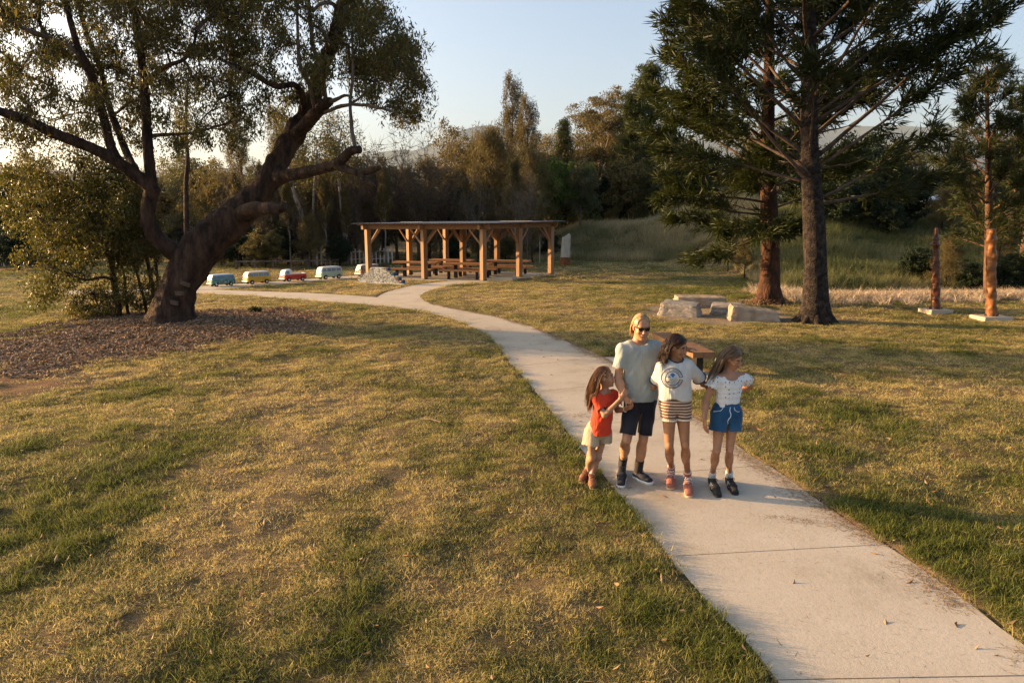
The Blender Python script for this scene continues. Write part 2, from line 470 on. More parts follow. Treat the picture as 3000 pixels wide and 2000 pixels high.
def slab_path(name, A, B, step, z, label, joints=None):
    n = len(A); mid = (A + B) / 2
    s = np.concatenate([[0], np.cumsum(np.linalg.norm(np.diff(mid, axis=0), axis=1))])
    o = tag(link(name, None, None, (0, 0, 0)), label, kind='structure')
    cuts = joints if joints is not None else np.append(np.arange(0, s[-1] - step * .4, step), s[-1])
    for a, c in zip(cuts[:-1], cuts[1:]):
        t = np.linspace(a + .006, c - .006, max(3, int((c - a) / .22) + 1))
        la = np.stack([np.interp(t, s, A[:, j]) for j in (0, 1)], 1); lb = np.stack([np.interp(t, s, B[:, j]) for j in (0, 1)], 1)
        j = .012
        la = la + (fbm(la[:, 0], la[:, 1], .5, 3)[:, None] - .5) * .05
        part('concrete_panel', panel(MB(), la, lb, z), M_CONC, o, smooth=False)
    return o
midl = (MR + ML) / 2
sl_ = np.concatenate([[0], np.cumsum(np.linalg.norm(np.diff(midl, axis=0), axis=1))])
def s_at(Yv): return float(np.interp(Yv, midl[:90, 1], sl_[:90]))
jo = [0.0] + [s_at(v) for v in (3.84, 5.52, 7.42, 9.4, 11.5, 13.6)]
jo += list(np.arange(jo[-1] + 2.0, sl_[-1] - 1.0, 2.0)) + [sl_[-1]]
slab_path('footpath', MR, ML, 2.0, .004, 'pale concrete footpath winding across the lawn to the shelter', jo)
slab_path('shelter_path', SPUR_R, SPUR_L, 2.0, .010, 'short concrete path joining the footpath to the picnic shelter')
slab_path('van_path', ROAD_R, ROAD_L, 2.4, .014, 'concrete path rising behind the lawn with the model vans on it')
o = tag(link('bench_pad', None, None, (0, 0, 0)), 'concrete pad beside the footpath under the timber bench', kind='structure')
part('concrete_panel', panel(MB(), PAD[[0, 1, 2]], PAD[[5, 4, 3]], -.004), M_CONC, o)
o = tag(link('shelter_floor', None, None, (0, 0, 0)), 'square concrete floor under the timber picnic shelter', kind='structure')
for i in range(3):
    for j in range(3):
        f = lambda a, c: SLAB[0] + (SLAB[1] - SLAB[0]) * a + (SLAB[3] - SLAB[0]) * c
        e = .0012
        A = np.array([f(i / 3 + e, j / 3 + e), f(i / 3 + e, (j + 1) / 3 - e)]); B = np.array([f((i + 1) / 3 - e, j / 3 + e), f((i + 1) / 3 - e, (j + 1) / 3 - e)])
        part('concrete_panel', panel(MB(), B, A, .022, .12, 3), M_CONC, o)

# ================================================================== grass
def clump(name, n, rad, h0, h1, lean, w, mat, curl=.5, seed=0):
    r = np.random.default_rng(seed)
    a = r.uniform(0, 6.283, n); rr = rad * np.sqrt(r.random(n))
    base = np.stack([rr * np.cos(a), rr * np.sin(a), np.full(n, -.006)], 1)
    az = r.uniform(0, 6.283, n); h = r.uniform(h0, h1, n); le = np.abs(r.normal(lean, .28, n))
    d = np.stack([np.cos(az) * np.sin(le), np.sin(az) * np.sin(le), np.cos(le)], 1)
    le2 = np.clip(le + curl * r.random(n) * 1.4, 0, 1.75)
    d2 = np.stack([np.cos(az) * np.sin(le2), np.sin(az) * np.sin(le2), np.cos(le2)], 1)
    yaw = r.uniform(0, 6.283, n); side = np.stack([np.cos(yaw), np.sin(yaw), np.zeros(n)], 1) * (w * r.uniform(.6, 1.3, n))[:, None]
    m1 = base + d * (h * .55)[:, None]; tip = m1 + d2 * (h * .5)[:, None]
    V = np.stack([base - side * .5, base + side * .5, m1 - side * .38, m1 + side * .38, tip], 1).reshape(-1, 3)
    k = np.arange(n)[:, None] * 5
    me = mesh_np(name, V, k + [[0, 1, 3, 2]], k + [[2, 3, 4]], mats=[mat])
    return bpy.data.objects.new(name, me)
def grassmat(name, green, straw, var=.35, trans=.42):
    m, nt, b = new_mat(name)
    at = N(nt, 'ShaderNodeAttribute', attribute_name='dry', attribute_type='INSTANCER')
    g = N(nt, 'ShaderNodeNewGeometry')
    mr = N(nt, 'ShaderNodeMapRange', ins={1: 0.0, 2: 1.0, 3: -var, 4: var}); L(nt, g.outputs['Random Per Island'], mr.inputs[0])
    ad = N(nt, 'ShaderNodeMath', operation='ADD', use_clamp=True); L(nt, at.outputs['Fac'], ad.inputs[0]); L(nt, mr.outputs[0], ad.inputs[1])
    mid = tuple((a * .62 + c * .38) for a, c in zip(green, straw))
    col = ramp(nt, ad.outputs[0], [(0, tuple(v * .62 for v in green)), (.22, green), (.5, mid), (.78, straw), (1, tuple(min(1, v * 1.28) for v in straw))])
    L(nt, col, b.inputs['Base Color']); b.inputs['Roughness'].default_value = .6; b.inputs['Specular IOR Level'].default_value = .2
    tr = N(nt, 'ShaderNodeBsdfTranslucent'); L(nt, col, tr.inputs[0])
    ms = N(nt, 'ShaderNodeMixShader', ins={0: trans}); L(nt, b.outputs[0], ms.inputs[1]); L(nt, tr.outputs[0], ms.inputs[2])
    L(nt, ms.outputs[0], nt.nodes['Material Output'].inputs[0])
    return m
def scatter(name, pts, yaw, scl, dry, protos, label, sel=None, tilt=.12, cat=None, kind='stuff'):
    n = len(pts)
    me = bpy.data.meshes.new(name); me.vertices.add(n); me.vertices.foreach_set('co', np.asarray(pts, np.float32).ravel())
    def att(nm, typ, arr, key='value'):
        a = me.attributes.new(nm, typ, 'POINT'); a.data.foreach_set(key, np.ascontiguousarray(arr).ravel())
    rot = np.stack([rng.normal(0, tilt, n), rng.normal(0, tilt, n), yaw], 1).astype(np.float32)
    att('turn', 'FLOAT_VECTOR', rot, 'vector')
    scl = np.asarray(scl, np.float32)
    if scl.ndim == 1: scl = np.stack([scl] * 3, 1)
    att('size', 'FLOAT_VECTOR', scl, 'vector'); att('dry', 'FLOAT', np.asarray(dry, np.float32))
    att('pick', 'INT', (rng.integers(0, len(protos), n) if sel is None else sel).astype(np.int32))
    ng = bpy.data.node_groups.new(name + '_nodes', 'GeometryNodeTree')
    ng.interface.new_socket('Geometry', in_out='INPUT', socket_type='NodeSocketGeometry')
    ng.interface.new_socket('Geometry', in_out='OUTPUT', socket_type='NodeSocketGeometry')
    gi, go, jn = ng.nodes.new('NodeGroupInput'), ng.nodes.new('NodeGroupOutput'), ng.nodes.new('GeometryNodeJoinGeometry')
    def named(nm, t):
        q = ng.nodes.new('GeometryNodeInputNamedAttribute'); q.data_type = t; q.inputs[0].default_value = nm
        return q.outputs[0]
    tu, si, pk = named('turn', 'FLOAT_VECTOR'), named('size', 'FLOAT_VECTOR'), named('pick', 'INT')
    e2r = ng.nodes.new('FunctionNodeEulerToRotation'); ng.links.new(tu, e2r.inputs[0])
    for k, p in enumerate(protos):
        oi = ng.nodes.new('GeometryNodeObjectInfo'); oi.inputs[0].default_value = p; oi.inputs['As Instance'].default_value = True
        cm = ng.nodes.new('FunctionNodeCompare'); cm.data_type = 'INT'; cm.operation = 'EQUAL'
        ng.links.new(pk, [s for s in cm.inputs if s.type == 'INT'][0]); [s for s in cm.inputs if s.type == 'INT'][1].default_value = k
        ip = ng.nodes.new('GeometryNodeInstanceOnPoints')
        ng.links.new(gi.outputs[0], ip.inputs['Points']); ng.links.new(cm.outputs[0], ip.inputs['Selection'])
        ng.links.new(oi.outputs['Geometry'], ip.inputs['Instance']); ng.links.new(e2r.outputs[0], ip.inputs['Rotation']); ng.links.new(si, ip.inputs['Scale'])
        ng.links.new(ip.outputs[0], jn.inputs[0])
    ng.links.new(jn.outputs[0], go.inputs[0])
    o = link(name, me); md = o.modifiers.new('scatter', 'NODES'); md.node_group = ng
    return tag(o, label, cat, kind=kind)

M_GRASS = grassmat('lawn_grass', (.15, .175, .032), (.53, .42, .17))
M_TALL = grassmat('bank_grass', (.13, .15, .05), (.50, .40, .22), .3, .35)
lawn_protos = [clump('grass_clump', 52, .10, .03, .062, .75, .0042, M_GRASS, .7, s) for s in (1, 2, 3, 4)]
lush_protos = [clump('lush_clump', 46, .09, .05, .10, .55, .0052, M_GRASS, .7, s) for s in (5, 6)]
bands = ((2.9, 6.5, 170, 1.0, 1.0), (6.5, 11, 110, 1.15, 1.0), (11, 19, 80, 1.3, 1.0), (19, 33, 26, 2.1, 1.15), (33, 62, 3.6, 5.0, 2.0))
PT, SC, DR, PK = [], [], [], []
for y0, y1, den, s, sz in bands:
    hw = .80 * y1 + 1.6
    n = int(den * (y1 - y0) * 2 * hw)
    x = rng.uniform(-hw, hw, n); y = rng.uniform(y0, y1, n)
    k = np.abs(x) < .80 * y + 1.6; x, y = x[k], y[k]
    d = edge_dist(x, y); mu, sa = soil(x, y)
    dd = dryness(x, y)
    keep = (d > .035) & (rng.random(len(x)) > mu * 1.02) & (rng.random(len(x)) > sa * 1.05)
    bare = dd + .35 * vnoise(x, y, .3, 61)
    keep &= rng.random(len(x)) > sstep(.92, 1.2, bare) * .6
    x, y, dd, d = x[keep], y[keep], dd[keep], d[keep]
    PT.append(np.stack([x, y, H(x, y, d)], 1))
    lush = (rng.random(len(x)) < .75 * sstep(.42, .12, dd) + .35 * sstep(.3, .05, d))
    v = rng.uniform(.8, 1.2, len(x)) * s
    hz = sz * rng.uniform(.75, 1.25, len(x)) * (1 - .25 * dd)
    SC.append(np.stack([v, v, hz], 1))
    DR.append(np.clip(dd + rng.normal(0, .10, len(x)), 0, 1)); PK.append(np.where(lush, 4 + rng.integers(0, 2, len(x)), rng.integers(0, 4, len(x))))
PT = np.concatenate(PT); PK = np.concatenate(PK)
scatter('lawn_grass', PT, rng.uniform(0, 6.28, len(PT)), np.concatenate(SC), np.concatenate(DR), lawn_protos + lush_protos, 'short mown grass of the lawn, straw coloured with green patches', sel=PK)

# taller dry grass on the bank and the hillside
tall_protos = [clump('tall_clump', 40, .22, .35, .75, .32, .014, M_TALL, .5, s) for s in (7, 8, 9)]
n = 26000
x = np.concatenate([rng.uniform(-4, 26, n // 2), rng.uniform(10, 40, n // 2)]); y = np.concatenate([rng.uniform(46, 68, n // 2), rng.uniform(26, 50, n // 2)])
e = np.sqrt(((x - 11) / 13.0) ** 2 + ((y - 58) / 9.5) ** 2)
k = ((e < 1.0) & (y < 61)) | ((x > 11 + .12 * (y - 27)) & (y > 28.5 + .15 * (x - 14)) & (x > .3 * y))
k &= edge_dist(x, y) > 1.0
x, y = x[k], y[k]
dd = np.clip(.60 + 1.1 * (fbm(x, y, 3.2, 91, 3) - .5) - .30 * sstep(9, 13, x - .1 * (y - 27)) * sstep(52, 48, y), 0, 1)
s = rng.uniform(.7, 1.25, len(x)) * (.55 + .75 * vnoise(x, y, 2.2, 93))
scatter('bank_grass', np.stack([x, y, H(x, y)], 1), rng.uniform(0, 6.28, len(x)), s, dd, tall_protos, 'tall seeding grass on the bank and hillside behind the lawn')
# dead reeds in the ditch
M_REED = grassmat('dead_reed', (.20, .16, .08), (.50, .40, .29), .3, .25)
reed_protos = [clump('reed_clump', 60, .3, .25, .6, .75, .014, M_REED, .9, s) for s in (10, 11)]
n = 5200
x = rng.uniform(9.5, 27, n); y = 26.0 + .14 * (x - 12) + rng.normal(0, .95, n)
k = (rng.random(n) < .35 + .65 * sstep(9.5, 13.5, x)); x, y = x[k], y[k]
scatter('dead_reeds', np.stack([x, y, H(x, y)], 1), rng.uniform(0, 6.28, len(x)), rng.uniform(.6, 1.15, len(x)), np.clip(rng.normal(.72, .22, len(x)), 0, 1), reed_protos, 'pale flattened dead reeds along the ditch below the hillside')

# mulch chips and dry clippings
M_CHIP = leafmat('bark_chip', [(.13, .075, .042), (.27, .165, .092), (.44, .30, .19), (.20, .12, .066)], 0.0, .85)
M_STRAW = leafmat('clipping', [(.30, .2, .11), (.42, .31, .19), (.22, .14, .08), (.36, .24, .13)], .15, .75)
def chips(n, l0, l1, w0, w1, px, py, mat, seed, flat=.35, zoff=.012):
    r = np.random.default_rng(seed)
    z = H(px, py) if zoff is not None else None
    yaw = r.uniform(0, 6.28, n); ln = r.uniform(l0, l1, n) / 2; wd_ = r.uniform(w0, w1, n) / 2
    up = r.normal(0, flat, n); ro = r.normal(0, flat, n)
    d = np.stack([np.cos(yaw) * np.cos(up), np.sin(yaw) * np.cos(up), np.sin(up)], 1)
    s = np.stack([-np.sin(yaw) * np.cos(ro), np.cos(yaw) * np.cos(ro), np.sin(ro)], 1)
    return d * ln[:, None], s * wd_[:, None]
def quad_field(c, d, s, bow=0.25):
    """one slightly folded leaf-shaped face pair per point"""
    n = len(c); nrm = np.cross(d, s); nrm /= np.linalg.norm(nrm, axis=1)[:, None] + 1e-9
    k = nrm * (np.linalg.norm(d, axis=1) * bow)[:, None]
    V = np.stack([c - d, c + s - k, c + d, c - s - k], 1).reshape(-1, 3)
    i = np.arange(n)[:, None] * 4
    return V, i + [[0, 1, 2, 3]]
n = 15000
x = rng.uniform(-17, -4.5, n * 3); y = rng.uniform(12, 22.5, n * 3); mu, _ = soil(x, y)
k = rng.random(n * 3) < mu * .9; x, y = x[k][:n], y[k][:n]
d, s = chips(len(x), .05, .15, .02, .05, x, y, M_CHIP, 5, .4)
V, q = quad_field(np.stack([x, y, H(x, y) + .018], 1), d, s)
o = link('mulch', mesh_np('mulch', V, q, mats=[M_CHIP])); tag(o, 'brown bark mulch and leaf litter spread round the big leaning tree', kind='stuff')
# clippings: a drift along the east edge of the path, thin scatter over it
xs, ys = [], []
i = rng.integers(0, 100, 20000); t = rng.random(20000); e = MR[i] * (1 - t)[:, None] + MR[i + 1] * t[:, None]; w = ML[i] * (1 - t)[:, None] + ML[i + 1] * t[:, None]
off = np.abs(rng.normal(0, .06, 20000)) - .015 + .06 * rng.random(20000) * (vnoise(e[:, 0], e[:, 1], .8, 71) > .55)
pp = e + (w - e) * off[:, None]; k = rng.random(20000) < sstep(.15, .55, vnoise(pp[:, 0], pp[:, 1], .55, 73)); xs.append(pp[k, 0]); ys.append(pp[k, 1])
i = rng.integers(0, 110, 900); f = rng.random(900); pp = MR[i] * (1 - f)[:, None] + ML[i] * f[:, None]; pp = pp + rng.normal(0, .05, pp.shape); xs.append(pp[:, 0]); ys.append(pp[:, 1])
cl = G(2340, 1525); q_ = rng.normal(0, 1, (160, 2)) * [.17, .05]; xs.append(cl[0] + q_[:, 0]); ys.append(cl[1] + q_[:, 1] - .3 * q_[:, 0])
cl = G(1715, 1218); q_ = rng.normal(0, 1, (150, 2)) * [.14, .12]; xs.append(cl[0] + q_[:, 0]); ys.append(cl[1] + q_[:, 1])
xs, ys = np.concatenate(xs), np.concatenate(ys); z = np.where(edge_dist(xs, ys) < 0, base_h(xs, ys) + .012, H(xs, ys) + .02)
d, s = chips(len(xs), .03, .10, .003, .008, xs, ys, M_STRAW, 6, .14)
V, q = quad_field(np.stack([xs, ys, z], 1), d, s)
o = link('grass_clippings', mesh_np('grass_clippings', V, q, mats=[M_STRAW])); tag(o, 'dry straw clippings drifted along the edge of the concrete footpath', kind='stuff')
# longer dead stalks lying in the turf
n = 1500
y = rng.uniform(3.2, 13, n); x = rng.uniform(-1, 1, n) * (.8 * y); k = edge_dist(x, y) > .05; x, y = x[k], y[k]
d, s = chips(len(x), .06, .18, .004, .007, x, y, M_STRAW, 8, .25)
V, q = quad_field(np.stack([x, y, H(x, y) + .035], 1), d, s)
o = link('dead_stalks', mesh_np('dead_stalks', V, q, mats=[M_STRAW])); tag(o, 'dead straw stalks lying loose on the mown lawn', kind='stuff')

# fallen leaves
M_FALL = leafmat('fallen_leaf', [(.16, .075, .03), (.28, .15, .07), (.36, .24, .13), (.20, .10, .05)], .1, .7)
n = 1100
y = rng.uniform(3.2, 20, n); x = rng.uniform(-1, 1, n) * (.8 * y)
d, s = chips(len(x), .04, .10, .015, .035, x, y, M_FALL, 9, .4)
dd_ = edge_dist(x, y); z = np.where(dd_ < 0, base_h(x, y) + .012, H(x, y, dd_) + .04); k = (dd_ > 0) | (rng.random(n) < .45)
V, q = quad_field(np.stack([x, y, z], 1)[k], d[k], s[k])
o = link('fallen_leaves', mesh_np('fallen_leaves', V, q, mats=[M_FALL])); tag(o, 'scattered fallen gum leaves on the lawn and footpath', kind='stuff')

# ================================================================== far ridge
RY = 11000.0
rx = np.linspace(-10500, 11400, 130)
prof = np.interp(1500 + rx / RY * 2000, [-800, 600, 1250, 1330, 1390, 1450, 1500, 1560, 1640, 1760, 2050, 2300, 2600, 2760, 2900, 3300, 3700], [520, 500, 440, 398, 376, 370, 379, 392, 384, 396, 405, 380, 360, 385, 400, 420, 500])
zt = np.array([P(1500, p, RY)[2] for p in prof]) + rng.normal(0, 6, 130)
rows = []
for dy, f in ((-2900, 0.0), (-1900, .35), (-930, .72), (-300, .95), (0, 1.0), (300, .8)):
    rows.append(np.stack([rx, np.full(130, RY + dy) + 200 * np.sin(rx / 720 + dy), 6 + (zt - 6) * f + (38 * np.sin(rx / 275 + dy) if 0 < f < 1 else 0)], 1))
V = np.concatenate(rows); i = (np.arange(5)[:, None] * 130 + np.arange(129)[None]).ravel()
m_r = pm('ridge_forest', (.028, .038, .022), (.06, .07, .04), .005, .95, 1.0, .025, dist=30)
o = link('mountain_ridge', mesh_np('mountain_ridge', V, np.stack([i, i + 1, i + 131, i + 130], -1), smooth=True, mats=[m_r])); tag(o, 'wooded mountain ridge fading blue beyond the trees', kind='structure')
# ================================================================== trees
M_BARK = pm('rough_bark', (.022, .014, .010), (.105, .062, .042), 5.0, .95, 1.0, 11.0, stretch=(1, 1, .3), dist=.16, lo=.38, hi=.66)
M_BARK_GREY = pm('grey_bark', (.065, .050, .040), (.20, .155, .125), 3.0, .9, .6, 14.0, stretch=(1, 1, .3), dist=.03)
M_BARK_PALE = pm('pale_bark', (.20, .165, .135), (.42, .36, .30), 2.0, .85, .4, 9.0, stretch=(1, 1, .3), dist=.02)
M_TWIG = pm('twig_bark', (.045, .032, .024), (.12, .085, .062), 6.0, .9)
M_BARE = pm('brown_twig_bark', (.055, .038, .027), (.15, .105, .075), 4.0, .9)
M_CONBARK = pm('knobbly_bark', (.012, .009, .008), (.075, .054, .042), 8.0, .95, 1.0, 22.0, dist=.08, lo=.42, hi=.7)
M_PEEL = pm('peeling_bark', (.020, .010, .007), (.105, .044, .022), 5.0, .9, 1.0, 12.0, stretch=(1, 1, .5), dist=.08)
M_GUM = leafmat('gum_leaves', [(.038, .046, .016), (.068, .074, .024), (.11, .098, .030), (.16, .125, .04), (.06, .064, .022)], .38, .42)
M_SAP = leafmat('sapling_leaves', [(.03, .036, .011), (.06, .066, .018), (.105, .10, .026), (.16, .13, .04)], .42, .42)
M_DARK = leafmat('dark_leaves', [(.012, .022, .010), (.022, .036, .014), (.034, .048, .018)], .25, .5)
M_OLIVE = leafmat('olive_leaves', [(.075, .066, .026), (.13, .105, .040), (.18, .135, .055), (.09, .08, .032)], .35, .55)
M_GREY = leafmat('greygreen_leaves', [(.06, .068, .036), (.105, .105, .05), (.15, .13, .07)], .35, .5)
M_BRIGHT = leafmat('bright_leaves', [(.045, .085, .018), (.085, .135, .026), (.14, .18, .035)], .4, .45)
M_BIGLEAF = leafmat('broad_leaves', [(.07, .068, .022), (.13, .11, .035), (.20, .155, .06), (.05, .055, .02)], .3, .5)
M_HOOP = leafmat('hoop_needles', [(.016, .029, .011), (.030, .046, .015), (.048, .063, .019), (.078, .08, .024)], .18, .5)
M_HOOP2 = leafmat('hoop_needles_olive', [(.028, .042, .011), (.050, .066, .016), (.080, .088, .022)], .25, .5)
M_PINE = leafmat('pine_needles', [(.035, .05, .018), (.06, .075, .024), (.095, .105, .035)], .3, .5)

def leaves(c, rad, n, ln, wd, r, droop=.5, spread=None, flat=1.0):
    """n leaves round each centre; returns the quads of all"""
    c = np.repeat(np.asarray(c, float), n, 0); rad = np.repeat(np.broadcast_to(np.asarray(rad, float), (len(c) // n,)), n)
    q = r.normal(0, 1, c.shape); q /= np.linalg.norm(q, axis=1)[:, None]
    q *= (r.random(len(c)) ** .45 * rad)[:, None]; q[:, 2] *= flat
    p = c + q
    d = r.normal(0, 1, c.shape); d[:, 2] -= droop * 2; d /= np.linalg.norm(d, axis=1)[:, None]
    d *= (ln * r.uniform(.6, 1.25, len(c)) / 2)[:, None]
    s = np.cross(d, r.normal(0, 1, c.shape)); s /= np.linalg.norm(s, axis=1)[:, None] + 1e-9
    s *= (wd * r.uniform(.7, 1.2, len(c)) / 2)[:, None]
    return quad_field(p, d, s, .12)

def connect(nodes, clusters, r0=.006, maxr=.09, sides=4, sag=.06, r=None):
    """joins leaf clusters to the limbs with twigs, nearest first (every twig grows out of wood that is already there)"""
    nodes = np.asarray(nodes, float); clusters = np.asarray(clusters, float)
    nC = len(clusters); pts = np.vstack([nodes, clusters]); nN = len(nodes)
    best = np.full(nC, 1e9); par = np.zeros(nC, int)
    for i in range(0, nC):
        d = np.linalg.norm(nodes - clusters[i], axis=1); j = d.argmin(); best[i] = d[j]; par[i] = j
    done = np.zeros(nC, bool); order = []
    for _ in range(nC):
        k = np.where(done, 1e9, best).argmin(); done[k] = True; order.append(k)
        d = np.linalg.norm(clusters - clusters[k], axis=1) * 1.12
        u = (~done) & (d < best); best[u] = d[u]; par[u] = nN + k
    w = np.ones(nC)
    for k in order[::-1]:
        if par[k] >= nN: w[par[k] - nN] += w[k]
    mb = MB()
    for k in order:
        a, b = pts[par[k]], clusters[k]
        ra = min(maxr, r0 * math.sqrt(w[k]) + .003); ln = np.linalg.norm(b - a)
        mid = (a + b) / 2 + rng.normal(0, .07, 3) * ln + [0, 0, sag * ln]
        mb.tube([a, mid, b], [ra * 1.15, ra, max(.004, ra * .7)], sides, cap=False)
    return mb

def limb_nodes(pts, per=1): return np.asarray(pts)[::per]

def px_limb(spec, Y0, per=5):
    """spec rows: photograph x, y, depth offset, radius in metres"""
    a = np.array([np.append(P(x, y, Y0 + dy), r) for x, y, dy, r in spec])
    return smooth_path(a, per)

# ------------------------------------------------------------------ the big leaning tree
YT = 18.3
tb = onp(503, 934)
base = np.array([tb[0], YT, H1(tb[0], YT)])
limbs = {}
trunk = px_limb([(500, 948, 0, .74), (502, 930, 0, .63), (504, 908, 0, .54), (512, 870, 0, .48), (532, 820, 0, .46), (566, 762, .05, .50), (615, 700, .1, .50), (668, 655, .1, .47), (730, 595, .15, .38), (783, 535, .2, .31), (822, 462, .3, .28),
                 (858, 395, .5, .27), (893, 340, .7, .24), (918, 285, .8, .20), (935, 222, .9, .19), (962, 160, 1.0, .18), (985, 90, 1.1, .17), (1000, 30, 1.2, .165), (1008, -60, 1.3, .15), (1000, -190, 1.5, .12), (1020, -340, 1.7, .07)], YT)
spec = [
 [(560, 770, .1, .36), (520, 745, .0, .30), (488, 722, -.2, .25), (455, 690, -.35, .235), (436, 655, -.45, .22), (434, 615, -.5, .20), (440, 580, -.55, .20), (448, 548, -.6, .21)],
 [(448, 552, -.6, .17), (442, 515, -.6, .145), (434, 440, -.5, .14), (430, 370, -.4, .135), (424, 280, -.3, .13), (412, 150, -.1, .12), (398, 60, 0, .11), (386, -20, .1, .10), (370, -150, .2, .08), (365, -300, .3, .04)],
 [(448, 555, -.6, .19), (418, 530, -.7, .18), (378, 500, -.9, .17), (339, 472, -1.1, .165), (295, 447, -1.3, .16), (250, 426, -1.5, .15), (195, 405, -1.7, .14), (143, 384, -1.9, .135), (70, 350, -2.2, .13), (0, 326, -2.4, .12), (-90, 290, -2.6, .10), (-200, 240, -2.8, .05)],
 [(345, 470, -1.0, .15), (329, 440, -1.0, .13), (316, 395, -1.1, .125), (302, 336, -1.2, .12), (284, 275, -1.3, .118), (268, 222, -1.4, .115), (245, 175, -1.5, .11), (228, 140, -1.5, .10), (213, 85, -1.6, .09), (200, 36, -1.6, .085), (186, -20, -1.7, .08), (150, -160, -1.8, .05)],
 [(395, 500, -.8, .13), (372, 450, .2, .11), (352, 400, .4, .10), (322, 320, .7, .095), (308, 260, .9, .09), (297, 210, 1.0, .085), (275, 150, 1.1, .08), (255, 105, 1.2, .075), (240, 50, 1.2, .07), (226, -10, 1.3, .06), (200, -140, 1.4, .04)],
 [(232, 158, -1.5, .085), (190, 130, -1.6, .075), (143, 112, -1.8, .07), (105, 98, -2.0, .062), (70, 84, -2.2, .058), (30, 62, -2.4, .05), (-40, 35, -2.7, .04)],
 [(421, 255, -.3, .085), (438, 235, -.6, .07), (464, 208, -.9, .065), (500, 190, -1.2, .06), (536, 176, -1.4, .055), (557, 155, -1.5, .045), (568, 130, -1.6, .04), (574, 90, -1.7, .03)],
 [(830, 470, .3, .17), (815, 520, -.1, .2), (838, 515, -.2, .19), (868, 510, -.5, .17), (905, 503, -.8, .16), (939, 495, -1.1, .15), (986, 480, -1.5, .14), (1010, 460, -1.7, .13), (1030, 442, -1.8, .12), (1052, 438, -2.0, .11)],
 [(985, 482, -1.5, .13), (1012, 494, -1.6, .115), (1046, 506, -1.8, .10), (1072, 503, -1.9, .09), (1092, 498, -2.0, .08), (1112, 492, -2.1, .06)],
 [(1040, 505, -1.8, .085), (1062, 518, -1.9, .07), (1085, 534, -2.0, .045), (1102, 547, -2.1, .015)],
 [(1040, 440, -1.85, .075), (1037, 415, -1.8, .06), (1031, 385, -1.8, .058), (1029, 355, -1.7, .055), (1026, 320, -1.7, .052), (1027, 285, -1.6, .05), (1033, 230, -1.5, .045), (1034, 170, -1.4, .04), (1030, 100, -1.3, .03)],
 [(862, 398, .4, .20), (890, 372, .1, .19), (918, 340, -.2, .19), (945, 312, -.4, .18), (964, 298, -.5, .14), (972, 292, -.55, .08)],
 [(925, 322, -.3, .08), (918, 300, -.4, .07), (910, 262, -.6, .066), (898, 230, -.7, .062), (882, 200, -.8, .06), (875, 170, -.8, .056), (873, 120, -.8, .05), (871, 60, -.8, .045), (870, -20, -.8, .04), (860, -130, -.8, .03)],
 [(960, 305, -.5, .08), (952, 275, -.6, .07), (945, 220, -.7, .066), (932, 180, -.7, .062), (917, 135, -.7, .06), (912, 90, -.7, .055), (908, 40, -.7, .05), (902, -20, -.7, .045), (890, -150, -.7, .03)],
 [(895, 330, .5, .12), (888, 290, .2, .10), (876, 262, 0, .088), (860, 248, -.2, .08), (838, 250, -.5, .08), (812, 254, -.8, .078), (785, 243, -1.1, .075), (760, 227, -1.3, .07), (738, 214, -1.5, .066), (718, 205, -1.7, .06), (693, 196, -1.9, .055), (668, 186, -2.1, .045), (640, 170, -2.3, .03)],
 [(945, 330, -.3, .075), (965, 325, -.6, .06), (993, 313, -1.0, .052), (1020, 308, -1.3, .048), (1046, 307, -1.6, .045), (1085, 311, -2.0, .042), (1118, 318, -2.3, .04), (1148, 326, -2.5, .034), (1172, 340, -2.7, .03), (1200, 365, -2.9, .02)],
 [(960, 300, -.5, .07), (985, 292, -.7, .05), (1010, 280, -.8, .045), (1028, 283, -.9, .035)],
 [(1020, 308, -1.3, .04), (1050, 290, -1.0, .035), (1085, 262, -.7, .03), (1110, 225, -.5, .026), (1150, 180, -.3, .02)],
 [(962, 160, 1.0, .09), (958, 120, .6, .07), (945, 92, .4, .06), (920, 75, .2, .05), (890, 55, 0, .04), (860, 30, -.2, .03)],
 [(1000, 40, 1.2, .08), (975, 12, .9, .06), (940, 12, .6, .05), (915, 35, .5, .04)],
 [(985, 95, 1.1, .09), (1020, 40, .8, .06), (1060, -10, .5, .05), (1110, -60, .2, .03)],
 [(690, 640, .1, .24), (735, 612, -.7, .20), (780, 610, -1.1, .17), (815, 612, -1.4, .15), (836, 604, -1.5, .12)],
 [(425, 285, -.3, .07), (380, 300, .6, .05), (320, 340, 1.2, .045), (240, 330, 1.8, .03), (150, 350, 2.2, .02)],
 [(430, 400, -.4, .07), (480, 395, .5, .05), (560, 390, 1.0, .045), (640, 370, 1.4, .03), (700, 350, 1.8, .02)],
]
mb = MB(); nodes = []
tr_ = smooth_path(trunk, 2); mb.tube(tr_[:, :3], tr_[:, 3], 44, wob=.02)
nodes.append(trunk[45:, :3])
LIMBS = []
for s_ in spec:
    a = px_limb(s_, YT); a[:, 3] *= .87; lb_ = MB(); lb_.tube(a[:, :3], a[:, 3], 12 if a[0, 3] > .1 else 7, wob=.06); LIMBS.append(lb_)
    if a[0, 3] < .19 or len(a) > 40: nodes.append(a[len(a) // 3:, :3])
big = empty('leaning_gum_tree', base, 'huge old tree with a thick leaning trunk forking above bark mulch', 'tree')
tm_ = mb.mesh('trunk', [M_BARK], True)
